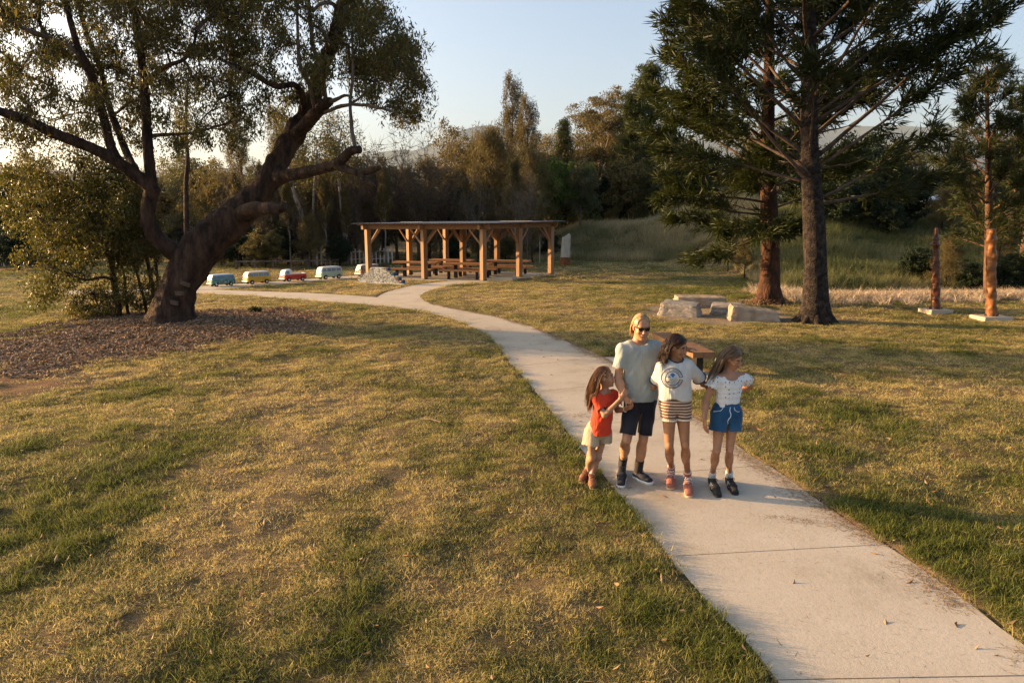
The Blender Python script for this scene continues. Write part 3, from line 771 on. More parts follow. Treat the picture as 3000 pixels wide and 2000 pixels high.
def gnarl(me, amp=.05, sc_=1.0):
    n = len(me.vertices); v = np.empty(n * 3, np.float32); me.vertices.foreach_get('co', v); v = v.reshape(-1, 3).astype(float)
    nm = np.empty(n * 3, np.float32); me.vertices.foreach_get('normal', nm); nm = nm.reshape(-1, 3)
    d = fbm(v[:, 0] * 3.2 + v[:, 1] * 1.3, v[:, 2] * .9 + v[:, 1] * 2.1, .55 * sc_, 66, 4) - .5
    v += nm * (d * amp * 2)[:, None]; me.vertices.foreach_set('co', v.astype(np.float32).ravel()); me.update(); return me
part('trunk', gnarl(tm_, .09), None, big)
for lb_, s_ in zip(LIMBS, spec): part('limb', gnarl(lb_.mesh('limb', [M_BARK if s_[0][3] > .082 and len(s_) > 3 and s_[0][1] > 250 else M_BARK_GREY], True), .02), None, big)
nodes = np.concatenate(nodes)
r = np.random.default_rng(101)
def rightlim(y): return np.interp(y, [-600, -60, 30, 60, 150, 225, 300, 330, 375], [900, 1120, 1170, 1205, 1235, 1262, 1295, 1285, 1240])
def lowlim(x): return np.interp(x, [-300, 250, 420, 560, 700, 850, 960, 1020, 1110, 1180, 1310], [460, 440, 455, 450, 420, 360, 250, 250, 330, 365, 360])
gaps = [(195, 82, 48, 28), (192, 228, 42, 48), (888, 105, 26, 34), (1050, 375, 75, 40), (600, 285, 36, 26), (720, 290, 40, 26), (60, 110, 50, 22), (480, 300, 20, 30), (548, 105, 18, 22), (955, 60, 16, 26), (330, 270, 16, 36), (1000, 230, 22, 30), (760, 130, 22, 30), (40, 300, 40, 14), (840, 200, 18, 24)]
CL = []
while len(CL) < 720:
    x, y = r.uniform(-260, 1310), r.uniform(-60, 460)
    if x > rightlim(y) - 10 + 46 * (vnoise(x, y, 38, 5) - .75) or y > lowlim(x) - 14: continue
    if any(((x - a) / c) ** 2 + ((y - b) / d) ** 2 < 1 for a, b, c, d in gaps): continue
    if y > 300 and x < 960 and r.random() < .25: continue
    dens = 1.0 if (400 < x < 760 and y < 160) or x > 1050 else .62
    if r.random() > dens: continue
    CL.append(P(x, y, YT + np.clip(r.normal(.45, 1.7), -2.6, 3.6)))
CLu = []
while len(CLu) < 120:                                                 # the crown above the picture
    x, y = r.uniform(-350, 1100), r.uniform(-650, -60)
    if x > rightlim(y): continue
    CLu.append(P(x, y, YT + np.clip(r.normal(0, 2.2), -4, 4)))
CL = np.array(CL); CLu = np.array(CLu)
part('branch', connect(nodes, np.vstack([CL, CLu]), .0075, .06), M_TWIG, big, kind='stuff')
V1, q1 = leaves(CL, r.uniform(.22, .52, len(CL)), 128, .14, .034, r, .7)
V2, q2 = leaves(CLu, r.uniform(.6, 1.0, len(CLu)), 120, .22, .07, r, .6)
part('crown', MB().add(V1, q1).add(V2, q2), M_GUM, big)
# steps nailed to the trunk and a plank leaning at its foot
for (x0, y0, x1, y1) in ((530, 826, 556, 836), (514, 858, 541, 860), (500, 884, 522, 889)):
    a, b_ = P(x0, y0, YT - .50), P(x1, y1, YT - .53)
    s_ = MB(); s_.bar(a, b_, .10, .055, up=(0, 1, .2)); part('step', s_, M_BARE, big, label='short weathered timber step nailed to the leaning trunk')
g0, g1 = onp(392, 921), onp(466, 921)
pl = MB(); pl.bar(g0 + [0, -.1, .07], g1 + [0, .0, .24], .22, .035)
thing('plank', pl, M_BARK_GREY, g0, 'grey plank lying on the mulch against the foot of the leaning trunk', 'plank')

# ------------------------------------------------------------------ generic crowned trees
def make_tree(name, seed, Hh, tr, kind, mat, bark):
    """a prototype standing at the origin: (trunk mesh, crown mesh)"""
    r = np.random.default_rng(seed); tm = MB(); CLs, RAD = [], []
    top = Hh * {'round': .8, 'dome': .7, 'wispy': .97, 'slender': .98, 'umbrella': .86, 'bare': .6, 'column': .98}[kind]
    tp = np.array([[r.normal(0, .02) * z * .8, r.normal(0, .02) * z * .8, z] for z in np.linspace(0, top, 9)]); tp[0, :2] = 0
    tm.tube(tp, np.linspace(tr, tr * .18, 9) + np.array([tr * .35] + [0] * 8), 7, wob=.06)
    nd = [tp[3:]]
    def at(f): return np.array([np.interp(f, np.linspace(0, 1, 9), tp[:, j]) for j in range(3)])
    n = {'round': 13, 'dome': 16, 'wispy': 30, 'slender': 22, 'umbrella': 13, 'bare': 12, 'column': 46}[kind]
    for i in range(n):
        az = i * 2.4 + r.normal(0, .3); f = (i + .5) / n
        if kind == 'round': f0, el, ln = .3 + .65 * f, r.uniform(.1, .9), Hh * r.uniform(.22, .32)
        elif kind == 'dome': f0, el, ln = .28 + .65 * f, r.uniform(-.1, .8), Hh * (.34 - .12 * f)
        elif kind == 'wispy': f0, el, ln = .18 + .8 * f, r.uniform(.5, .9), Hh * (.27 * (1 - f) ** .7 + .04)
        elif kind == 'slender': f0, el, ln = .40 + .58 * f, r.uniform(.85, 1.2), Hh * (.20 * (1 - f) + .06)
        elif kind == 'umbrella': f0, el, ln = .45 + .5 * f, r.uniform(.6, 1.1), Hh * r.uniform(.18, .30)
        elif kind == 'column': f0, el, ln = .12 + .86 * f, r.uniform(.2, .7), Hh * (.17 * (1 - f) ** .8 + .03)
        else: f0, el, ln = .15 + .8 * f, r.uniform(.7, 1.25), Hh * r.uniform(.28, .42)
        p = at(f0); d = np.array([math.cos(az) * math.cos(el), math.sin(az) * math.cos(el), math.sin(el)])
        pts = [p]
        for k in range(5):
            d = unit(d + r.normal(0, .14, 3) + [0, 0, .07 if kind != 'wispy' else .03]); p = p + d * ln / 5; pts.append(p)
        pts = np.array(pts); rr = tr * (.42 if kind != 'bare' else .5) * (1 - .5 * f)
        tm.tube(pts, np.linspace(rr, rr * .25, 6), 5)
        nd.append(pts[2:])
        if kind == 'bare':
            for k in range(13):
                j = r.integers(1, 6); q = pts[j]; e = unit(d + r.normal(0, .55, 3) + [0, 0, .25]); l2 = ln * r.uniform(.25, .55)
                m1 = q + e * l2 * .5 + r.normal(0, .05, 3); e2 = m1 + unit(e + r.normal(0, .3, 3)) * l2 * .5
                tm.tube([q, m1, e2], [rr * .35, rr * .22, .006], 3, cap=False)
                for h in range(9):
                    q2 = m1 if r.random() < .5 else e2; e3 = q2 + unit(e + r.normal(0, .7, 3)) * l2 * r.uniform(.3, .7)
                    tm.tube([q2, (q2 + e3) / 2 + r.normal(0, .04, 3), e3], [.014, .010, .004], 3, cap=False)
                if r.random() < .5: CLs.append(e2); RAD.append(.35)
            continue
        m = {'round': 12, 'dome': 15, 'wispy': 7, 'slender': 7, 'umbrella': 17, 'column': 8}[kind]
        for k in range(m):
            if kind in ('round', 'dome'): q = pts[r.integers(2, 6)] + r.normal(0, 1, 3) * Hh * .075
            elif kind == 'umbrella': q = pts[-1] + r.normal(0, 1, 3) * Hh * np.array([.065, .065, .022])
            elif kind == 'wispy': q = pts[r.integers(2, 6)] + r.normal(0, 1, 3) * Hh * .035
            elif kind == 'slender': q = pts[r.integers(2, 6)] + r.normal(0, 1, 3) * Hh * np.array([.016, .016, .03])
            else: q = pts[r.integers(1, 6)] + r.normal(0, 1, 3) * Hh * .022
            CLs.append(q); RAD.append(Hh * {'round': .075, 'dome': .075, 'wispy': .055, 'slender': .028, 'umbrella': .05, 'column': .035}[kind] * r.uniform(.7, 1.25))
    CLs = np.array(CLs); RAD = np.array(RAD)
    if kind not in ('bare', 'dome'):
        tw = connect(np.concatenate(nd), CLs, .012, .06, 3); tm.add(np.concatenate(tw.V), np.concatenate(tw.Q))
    nl, ln, wd, dr, fl = {'round': (95, .30, .14, .3, .9), 'dome': (75, .34, .19, .2, .8), 'wispy': (70, .48, .05, .9, 1.25), 'slender': (60, .30, .05, .2, 1.5),
                          'umbrella': (95, .28, .09, .5, .5), 'bare': (16, .2, .08, .4, 1), 'column': (60, .34, .06, -.3, .8)}[kind]
    V, q = leaves(CLs, RAD, nl, ln, wd, r, dr, flat=fl)
    return tm.mesh(name + '_trunk', bark, True), mesh_np(name + '_crown', V, q, mats=[mat])
PROTO = {
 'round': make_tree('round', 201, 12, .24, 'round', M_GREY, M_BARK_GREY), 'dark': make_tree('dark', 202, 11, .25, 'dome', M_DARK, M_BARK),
 'olive': make_tree('olive', 203, 13, .20, 'wispy', M_OLIVE, M_BARK), 'slender': make_tree('slender', 204, 15, .17, 'slender', M_OLIVE, M_BARK),
 'umbrella': make_tree('umbrella', 205, 16, .2, 'umbrella', M_OLIVE, M_BARK_PALE), 'bright': make_tree('bright', 206, 10, .25, 'dome', M_BRIGHT, M_BARK),
 'bare': make_tree('bare', 207, 10, .13, 'bare', M_OLIVE, M_BARE), 'column': make_tree('column', 208, 14, .25, 'column', M_HOOP2, M_BARK),
 'leafy': make_tree('leafy', 209, 11, .22, 'dome', M_BIGLEAF, M_BARK), 'gum': make_tree('gum', 210, 13, .2, 'round', M_OLIVE, M_BARK_PALE),
}
HP = dict(round=12, dark=11, olive=13, slender=15, umbrella=16, bright=10, bare=10, column=14, leafy=11, gum=13)
def plant(kind, px, Y, toppx, label, group=None, wide=1.0, name=None, height=None, x=None):
    xx = P(px, 651, Y)[0] if x is None else x
    z = H1(xx, Y) - .05
    hh = height if height else P(px, toppx, Y)[2] - z
    s = hh / HP[kind]
    o = empty(name or 'tree', (xx, Y, z), label, 'tree', group)
    o.rotation_euler = (0, 0, float(rng.uniform(0, 6.28))); o.scale = (s * wide, s * wide, s)
    link('trunk', PROTO[kind][0], o); link('crown', PROTO[kind][1], o)
    return o
plant('slender', 1497, 62, 238, 'tallest slender sparse tree standing above the shelter roof', name='slender_tree', wide=.8)
plant('slender', 1540, 60, 300, 'second slender sparse tree just beside the tallest one', name='slender_tree', wide=.9)
plant('olive', 1440, 56, 378, 'broad brown-olive she-oak directly behind the shelter', name='she_oak', wide=1.1)
plant('olive', 1395, 64, 420, 'olive she-oak in front of the ridge, left of the slender trees', name='she_oak')
plant('gum', 1335, 60, 370, 'thin crowned gum between the bare trees and the ridge', name='gum_tree', wide=.8)
plant('olive', 1545, 54, 440, 'low drooping she-oak behind the shelter posts', name='she_oak', wide=1.1)
plant('umbrella', 1752, 72, 292, 'tall gum with flat umbrella tops against the sky', name='gum_tree', wide=1.1)
plant('gum', 1700, 68, 380, 'hazy brown gum beneath the umbrella-topped tree', name='gum_tree')
plant('column', 1648, 64, 345, 'small dark pointed conifer top beside the umbrella gum', name='conifer', wide=.8)
plant('bright', 1655, 59, 425, 'bright yellow-green rounded tree lit above the stone sculpture', name='camphor_tree', wide=1.05)
plant('dark', 1772, 66, 490, 'black-green round tree next to the bright green one', name='dark_tree', wide=.8)
plant('leafy', 1850, 63, 425, 'golden broad-leaved tree in front of the dark conifer', name='broadleaf_tree', wide=.95)
plant('leafy', 1790, 62, 600, 'low golden broad-leaved tree at the end of the bank', name='broadleaf_tree', wide=.9)
plant('column', 1885, 69, 180, 'tall dark conifer rising behind the golden tree', name='conifer', wide=1.15)
plant('column', 1960, 60, 330, 'dark conifer half hidden behind the hoop pine foliage', name='conifer', wide=1.2)
plant('gum', 1600, 65, 405, 'hazy gum between the bright green tree and the slender trees', name='gum_tree')
plant('gum', 1475, 71, 400, 'gum far behind the tallest slender tree', name='gum_tree')
plant('gum', 1815, 76, 330, 'tall gum between umbrella gum and the dark conifer', name='gum_tree', wide=.9)
plant('column', 1842, 66, 268, 'second dark conifer stepping down from the tallest one', name='conifer', wide=1.1)
plant('round', 1700, 57, 470, 'grey-green tree between the bright green tree and the bank', name='gum_tree', wide=.8)
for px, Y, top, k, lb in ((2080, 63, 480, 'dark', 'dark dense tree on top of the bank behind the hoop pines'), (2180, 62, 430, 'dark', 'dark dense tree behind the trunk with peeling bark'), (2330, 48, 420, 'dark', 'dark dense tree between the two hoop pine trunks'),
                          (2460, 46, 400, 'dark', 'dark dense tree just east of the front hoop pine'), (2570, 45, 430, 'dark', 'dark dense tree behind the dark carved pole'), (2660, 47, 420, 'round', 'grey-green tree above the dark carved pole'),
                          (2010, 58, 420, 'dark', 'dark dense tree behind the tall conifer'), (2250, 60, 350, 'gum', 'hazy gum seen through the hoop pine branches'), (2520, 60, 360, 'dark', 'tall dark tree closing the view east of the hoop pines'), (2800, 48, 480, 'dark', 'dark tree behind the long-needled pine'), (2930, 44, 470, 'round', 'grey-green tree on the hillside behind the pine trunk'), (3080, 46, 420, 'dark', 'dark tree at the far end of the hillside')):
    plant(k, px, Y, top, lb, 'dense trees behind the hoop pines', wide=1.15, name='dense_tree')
# the woodland on the west side
for px, Y, top, k, lb in ((1290, 50, 430, 'bare', 'leafless brown twiggy tree nearest the shelter'), (1225, 48, 390, 'bare', 'leafless twiggy tree just behind the shelter corner'), (1160, 51, 400, 'bare', 'tall leafless tree with many upright stems'), (1100, 47, 440, 'bare', 'leafless tree behind the tile pyramid'),
                          (1040, 49, 420, 'bare', 'leafless pale tree behind the green model van'), (1255, 54, 470, 'olive', 'brown feathery tree behind the leafless ones'), (1190, 56, 500, 'olive', 'feathery olive tree low behind the leafless stems'), (1120, 58, 450, 'dark', 'dark tree at the heart of the leafless stems'),
                          (1345, 55, 520, 'dark', 'dark narrow tree behind the shelter roof')):
    plant(k, px, Y, top, lb, 'leafless and feathery trees behind the shelter', wide=1.1 if k == 'bare' else .95, name='woodland_tree')
for i, (px, Y, top, k, lb) in enumerate(((985, 50, 400, 'gum', 'gum tree behind the red model pickup'), (930, 55, 450, 'round', 'grey-green gum above the lower bough of the leaning tree'), (880, 49, 480, 'olive', 'feathery tree behind the yellow model van'), (830, 52, 330, 'slender', 'tall slender gum seen through the fork of the leaning trunk'), (775, 47, 520, 'round', 'round grey-green tree behind the painted model van'),
                             (710, 56, 320, 'slender', 'tall pale-stemmed gum behind the leaning trunk'), (650, 50, 470, 'gum', 'gum in the gap of the forked trunk'), (590, 54, 450, 'round', 'tall grey-green gum behind the house roofs'), (540, 60, 460, 'gum', 'tall gum beyond the two house roofs'), (480, 62, 500, 'dark', 'dark tree beside the farther house roof'),
                             (400, 58, 480, 'gum', 'gum behind the upright limb of the leaning tree'), (300, 55, 500, 'round', 'grey-green tree above the leafy sapling'), (200, 50, 520, 'olive', 'feathery tree behind the leafy sapling'), (110, 55, 450, 'gum', 'gum at the west edge behind the sapling'), (20, 50, 480, 'dark', 'dark tree at the west edge above the shed roof'),
                             (-80, 48, 540, 'gum', 'gum standing beyond the west edge'), (-180, 50, 560, 'round', 'outermost grey-green tree on the west side'), (1010, 62, 470, 'dark', 'dark tree deep in the wood behind the vans'), (740, 64, 480, 'dark', 'dark tree deep in the wood behind the big trunk'), (860, 66, 470, 'gum', 'hazy gum deep in the wood'))):
    plant(k, px, Y, top, lb, 'woodland gums west of the shelter', wide=1.0, name='woodland_tree')
# understorey shrubs and young trunks along the wood's edge
for px, Y, hh, k, lb in ((1085, 44.5, 2.6, 'olive', 'brown bush behind the green model van'), (990, 44, 2.2, 'dark', 'dark bush behind the red model pickup'), (905, 43, 3.2, 'olive', 'tawny bush behind the yellow model van'), (840, 45, 4.0, 'dark', 'dark bush at the edge of the wood'), (40, 40, 2.6, 'dark', 'dark bush before the low shed at the west edge'), (-40, 41, 3.0, 'dark', 'dark bush at the far west edge'), (110, 42, 2.4, 'olive', 'tawny bush at the west edge behind the sapling'), (770, 42, 2.6, 'leafy', 'yellowish bush above the yellow model van'),
                         (700, 43, 3.4, 'dark', 'dark bush behind the painted model van'), (640, 44, 2.4, 'leafy', 'golden bush beside the big trunk'), (1260, 46, 2.4, 'olive', 'brown bush behind the left shelter posts'), (1330, 47, 2.0, 'dark', 'dark bush behind the middle shelter posts'), (1400, 47, 2.6, 'olive', 'tawny bush behind the rear picnic tables'), (1480, 48, 2.2, 'leafy', 'yellowish bush behind the shelter'), (1560, 48, 2.8, 'olive', 'brown bush between shelter and sculpture'), (1600, 52, 2.4, 'dark', 'dark bush behind the stone sculpture'), (1735, 66, 3.5, 'dark', 'dark bush on top of the bank'),
                         (2190, 34, 2.0, 'olive', 'dry brown bush behind the peeling trunk'), (2140, 37, 2.2, 'olive', 'dry tangled bush on the lawn side of the bank'), (2790, 29.5, 2.3, 'olive', 'olive bush between the two carved poles'), (2700, 31, 1.9, 'dark', 'dark bush behind the dark carved pole'), (2870, 29, 1.7, 'dark', 'dark shrub in the ditch behind the orange pole'), (2990, 29, 2.2, 'dark', 'dark shrub at the east edge of the ditch'), (2940, 34, 2.6, 'olive', 'olive bush on the hillside behind the pine'), (2600, 41, 2.4, 'dark', 'dark bush on the green hillside'), (2450, 42, 3.4, 'dark', 'dark bush beyond the front hoop pine'), (2520, 43, 4.0, 'dark', 'tall dark bush between the front hoop pine and the carved pole'), (2650, 43.5, 3.6, 'dark', 'dark bush high on the hillside above the dark carved pole'), (2760, 41, 3.0, 'olive', 'olive bush high on the hillside left of the pine'), (2860, 43, 4.2, 'round', 'leafy bush in front of the two-toned house')):
    plant(k, px, Y, None, lb, 'bushes along the edge of the wood', wide=1.25, name='bush', height=hh)
STEM = make_tree('stem', 233, 9, .10, 'bare', M_OLIVE, M_BARK_GREY); PROTO['stem'] = STEM; HP['stem'] = 9
STEM2 = make_tree('stem2', 234, 9, .11, 'slender', M_OLIVE, M_BARK_PALE); PROTO['stem2'] = STEM2; HP['stem2'] = 9
r = np.random.default_rng(77)
for i in range(34):
    px = 690 + i * 17.5 + r.normal(0, 7) if i < 26 else 1330 + (i - 26) * 36
    plant(['stem', 'stem2'][i % 2], px, r.uniform(43.5, 52), r.uniform(470, 610), 'thin dark-stemmed young tree at the edge of the wood behind the vans and shelter', 'thin young trees at the edge of the wood', name='young_tree', wide=.9)
# the far wood that reads as one mass
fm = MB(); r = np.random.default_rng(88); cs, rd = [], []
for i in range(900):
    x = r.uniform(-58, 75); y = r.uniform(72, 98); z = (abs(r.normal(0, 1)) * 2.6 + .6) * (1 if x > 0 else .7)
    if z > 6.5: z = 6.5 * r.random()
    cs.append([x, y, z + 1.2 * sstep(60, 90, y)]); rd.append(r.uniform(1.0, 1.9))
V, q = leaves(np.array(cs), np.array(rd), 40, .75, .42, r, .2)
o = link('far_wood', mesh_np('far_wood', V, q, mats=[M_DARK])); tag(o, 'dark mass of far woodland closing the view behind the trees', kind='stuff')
# ------------------------------------------------------------------ leafy sapling and thin stems west of the big trunk
r = np.random.default_rng(301)
def cluster_tree(name, label, base, spec, Y0, ells, n, rad, nl, ln, wd, leaf, bark, depth=.8, droop=.5, group=None, r0=.006):
    t = empty(name, base, label, 'tree' if 'bush' not in name and 'shrub' not in name else 'bush', group)
    mb = MB(); nd = []
    for s_ in spec:
        a = px_limb(s_, Y0); mb.tube(a[:, :3], a[:, 3], 7, wob=.05); nd.append(a[len(a) // 4:, :3])
    C = []
    w = np.array([e[2] * e[3] for e in ells], float); w /= w.sum()
    for _ in range(n):
        e = ells[r.choice(len(ells), p=w)]; a = r.uniform(0, 6.28); q = math.sqrt(r.random())
        C.append(P(e[0] + e[2] * q * math.cos(a), e[1] + e[3] * q * math.sin(a), Y0 + np.clip(r.normal(0, depth), -2 * depth, 2 * depth)))
    C = np.array(C); C[:, 2] = np.maximum(C[:, 2], base[2] + .12)
    tw = connect(np.concatenate(nd), C, r0, .04, 4); mb.add(np.concatenate(tw.V), np.concatenate(tw.Q))
    part('trunk', mb, bark, t, True)
    V, q = leaves(C, r.uniform(rad * .7, rad * 1.3, len(C)), nl, ln, wd, r, droop)
    part('crown', MB().add(V, q), leaf, t)
    return t
sb = onp(346, 944)
cluster_tree('leafy_sapling', 'golden-green leafy young tree crowding the west side of the leaning trunk', sb,
    [[(347, 946, 0, .12), (343, 880, 0, .10), (332, 810, 0, .085), (322, 740, 0, .075), (300, 660, 0, .06), (262, 560, 0, .05), (235, 470, 0, .03)],
     [(335, 820, 0, .05), (300, 812, -.3, .04), (250, 820, -.5, .03), (200, 800, -.8, .02), (140, 780, -.9, .015)],
     [(328, 770, 0, .05), (280, 700, -.2, .04), (200, 650, -.5, .03), (110, 640, -.7, .02)],
     [(315, 710, 0, .05), (340, 640, .3, .035), (370, 560, .4, .02)],
     [(270, 580, 0, .04), (180, 540, -.3, .025), (90, 560, -.5, .015)]], sb[1],
    [(190, 520, 190, 75), (150, 620, 150, 90), (250, 650, 150, 110), (330, 600, 80, 110), (160, 760, 110, 110), (270, 760, 110, 80), (130, 860, 45, 60), (380, 700, 50, 70)], 300, .32, 95, .11, .038, M_SAP, M_BARK, .9, .55)
b2 = onp(300, 940)
cluster_tree('bush', 'small leafy bush at the foot of the golden-green sapling', b2, [[(300, 945, 0, .03), (290, 900, 0, .025), (270, 860, 0, .015)], [(300, 940, 0, .03), (330, 890, 0, .02), (335, 850, 0, .01)]], b2[1],
    [(265, 895, 62, 45), (310, 870, 50, 40), (230, 920, 30, 22)], 70, .2, 70, .09, .032, M_GUM, M_TWIG, .4)
for k, (sp, el, lb) in enumerate(((((455, 910, .3, .06), (445, 830, .3, .055), (428, 740, .3, .05), (415, 640, .3, .035), (400, 560, .3, .02)), ((420, 700, 25, 90), (400, 600, 40, 70)), 'thin leaning stem between sapling and big trunk'),
                     (((464, 880, .8, .05), (460, 800, .8, .045), (450, 730, .8, .04), (440, 650, .8, .02)), ((455, 790, 20, 80), (440, 680, 30, 60)), 'slim upright stem touching the big trunk'),
                     (((432, 925, .1, .05), (418, 860, .1, .04), (396, 780, .1, .035), (380, 700, .1, .02)), ((425, 870, 30, 50), (392, 740, 30, 60)), 'slim bent stem nearest the sapling'),
                     (((378, 932, .2, .05), (370, 880, .2, .045), (366, 820, .2, .03), (350, 740, .2, .02)), ((370, 850, 25, 40), (350, 740, 30, 50)), 'short thin stem right beside the sapling trunk'))):
    g = onp(sp[0][0], sp[0][1]); g = np.array([P(sp[0][0], sp[0][1], sb[1] + sp[0][2])[0], sb[1] + sp[0][2], 0]); g[2] = H1(g[0], g[1])
    cluster_tree('thin_tree', lb, g, [sp], sb[1], el, 34, .2, 60, .10, .034, M_GUM, M_BARK, .3)
# background trunks seen through the fork
for k, (sp, lb) in enumerate(((((548, 640, 0, .16), (545, 560, 0, .15), (550, 470, 0, .13), (545, 380, 0, .1), (550, 250, 0, .05)), 'dark straight trunk between the fork of the leaning tree'), (((905, 800, 0, .2), (890, 720, 0, .18), (885, 640, 0, .16), (860, 560, 0, .13), (848, 500, 0, .1), (846, 400, 0, .05)), 'pale twisting trunk behind the red model pickup'),
                               (((1012, 800, 0, .14), (1010, 700, 0, .13), (1000, 600, 0, .11), (990, 480, 0, .08), (1000, 380, 0, .05)), 'pale straight trunk behind the green model van'), (((925, 795, 0, .14), (922, 700, 0, .13), (918, 660, 0, .12), (920, 560, 0, .08), (930, 440, 0, .05)), 'orange-lit straight trunk behind the model vans'))):
    Yb = 45.0; x0 = P(sp[0][0], sp[0][1], Yb)[0]; g = np.array([x0, Yb, H1(x0, Yb)])
    sp = (tuple(sp[0][:1]) + (G(sp[0][0], 790)[1] * 0 + 795, 0, sp[0][3]),) + sp[1:]
    cluster_tree('gum_tree', lb, g, [sp], Yb, ((sp[-1][0], sp[-1][1], 60, 60), (sp[-2][0], sp[-2][1], 50, 50)), 40, .6, 60, .22, .06, M_GUM, M_BARK if k == 0 else M_BARK_PALE, 1.0)

# ------------------------------------------------------------------ hoop pines
def spikes(c, d, n, ln, wd, r, cone=.6, mb=None):
    """bunches of rope-like twigs fanning forward: two crossed blades each"""
    m = len(c); C = np.repeat(c, n, 0); Dv = np.repeat(d, n, 0)
    e = Dv + r.normal(0, cone, C.shape); e /= np.linalg.norm(e, axis=1)[:, None]
    l = ln * r.uniform(.55, 1.2, len(C))
    p = C + e * (l * .5)[:, None] + r.normal(0, ln * .12, C.shape)
    s = np.cross(e, r.normal(0, 1, C.shape)); s /= np.linalg.norm(s, axis=1)[:, None] + 1e-9
    w = wd * r.uniform(.7, 1.2, len(C))
    V, q = quad_field(p, e * (l / 2)[:, None], s * (w / 2)[:, None], .05)
    t = np.cross(e, s)
    V2, q2 = quad_field(p, e * (l / 2)[:, None], t * (w / 2)[:, None], .05)
    return np.vstack([V, V2]), np.vstack([q, q2 + len(V)])
def hoop_pine(name, label, base, height, tr, lean, brs, dead, seed, leaf, bark, bark_low=None):
    r = np.random.default_rng(seed); t = empty(name, base, label, 'tree')
    z = np.linspace(0, height, 26); tp = base + np.stack([lean[0] * z + .04 * np.sin(z * .9), lean[1] * z, z], 1); tp[0, 2] -= .1
    rr = tr * (1 - z / height * .86); rr[0] *= 1.55; rr[1] *= 1.12
    mb = MB(); mb.tube(tp, rr, 18, wob=.05)
    for k in range(10):
        a = k * .63; mb.tube([base + [tr * .8 * math.cos(a), tr * .8 * math.sin(a), .25], base + [tr * 1.5 * math.cos(a), tr * 1.5 * math.sin(a), .0], base + [tr * 2.1 * math.cos(a), tr * 2.1 * math.sin(a), -.1]], [.13, .09, .02], 6)
    part('trunk', mb, bark, t, True)
    BR = []; tc, td = [], []
    for (h, az, el, ln, bare) in brs:
        bm = MB(); BR.append(bm)
        p = np.array([np.interp(h, z, tp[:, j]) for j in range(3)]); d = np.array([math.cos(az) * math.cos(el), math.sin(az) * math.cos(el), math.sin(el)])
        pts = [p]; K = 9; cur = r.normal(.012, .03)
        for k in range(K):
            d = unit(d + [0, 0, cur] + r.normal(0, .045, 3)); p = p + d * ln / K; pts.append(p)
        pts = np.array(pts); r0 = min(.065, .010 + .0100 * ln)
        bm.tube(pts, np.linspace(r0, .010, K + 1), 6, wob=.06)
        nb = int(6.2 * ln * (1 - bare)) + 4
        for k in range(nb):
            f = bare + (1 - bare) * (k + r.random()) / nb
            q = np.array([np.interp(f * K, np.arange(K + 1), pts[:, j]) for j in range(3)]); tdv = unit(pts[min(K, int(f * K) + 1)] - pts[int(f * K) if f < 1 else K - 1])
            sd = r.choice([-1, 1]); lat = unit(np.cross(tdv, [0, 0, 1])) * sd
            e = unit(tdv * r.uniform(.5, 1.1) + lat * r.uniform(.3, 1.0) + [0, 0, r.normal(-.02, .28)])
            bl = r.uniform(.35, 1.0) * (1.15 - .55 * f) * min(1.15, ln / 3.5 + .25)
            g = q + e * bl * .5 + r.normal(0, .03, 3); h2 = g + unit(e + [0, 0, .18]) * bl * .5
            bm.tube([q, g, h2], [.014, .010, .005], 3, cap=False)
            for u in (.35, .7, 1.0):
                tc.append(q + (h2 - q) * u + r.normal(0, .05, 3)); td.append(e)
        tc.append(pts[-1]); td.append(d); tc.append(pts[-2]); td.append(d)
    for (h, az, el, ln) in dead:
        bm = MB(); BR.append(bm)
        p = np.array([np.interp(h, z, tp[:, j]) for j in range(3)]); d = np.array([math.cos(az) * math.cos(el), math.sin(az) * math.cos(el), math.sin(el)]); pts = [p]
        for k in range(5):
            d = unit(d + r.normal(0, .16, 3) + [0, 0, .06]); p = p + d * ln / 5; pts.append(p)
        bm.tube(pts, np.linspace(.035, .008, 6), 5)
        for k in range(3):
            q = pts[r.integers(2, 5)]; bm.tube([q, q + unit(d + r.normal(0, .5, 3)) * ln * .25], [.012, .004], 4)
    for bm in BR: part('branch', bm, M_TWIG, t, True)
    tc, td = np.array(tc), np.array(td)
    V, q = spikes(tc, td, 14, .40, .034, r, .6)
    part('crown', MB().add(V, q), leaf, t)
    return t
r = np.random.default_rng(401)
A0 = onp(2392, 948); A0 = np.array([A0[0], A0[1] + .1, H1(A0[0], A0[1])])
brs = []
for h, az, el, ln, bare in ((4.35, .10, .62, 6.4, .42), (4.5, 2.95, .55, 5.4, .45), (3.3, .0, .30, 3.6, .35), (3.9, 3.4, .5, 4.6, .4), (3.75, 2.6, .35, 4.2, .4), (3.2, .55, .2, 4.6, .42), (4.9, .5, .6, 5.2, .4), (5.1, 3.3, .62, 5.2, .45), (5.3, -.2, .55, 5.4, .42), (4.15, 2.2, .4, 4.6, .4), (4.1, -.5, .45, 4.4, .4), (5.6, 2.7, .6, 5.0, .42), (5.7, .3, .62, 4.8, .4), (3.55, 1.4, .3, 4.0, .45), (4.6, 4.4, .5, 3.0, .5)):
    brs.append((h, az, el, ln, bare))
for i in range(35):
    h = 5.5 + i * .195; brs.append((h, i * 2.4 + r.normal(0, .25), r.uniform(.35, .75), (5.0 - .30 * (h - 5.5)) * r.uniform(.75, 1.1), .36))
dead = [(3.3 + .28 * i, i * 2.1, r.uniform(-.1, .7), r.uniform(.8, 1.7)) for i in range(13)]
hoop_pine('hoop_pine', 'front hoop pine with a thick dark knobbly trunk beside the sandstone blocks', A0, 13.5, .335, (-.095, .01), brs, dead, 402, M_HOOP, M_CONBARK)
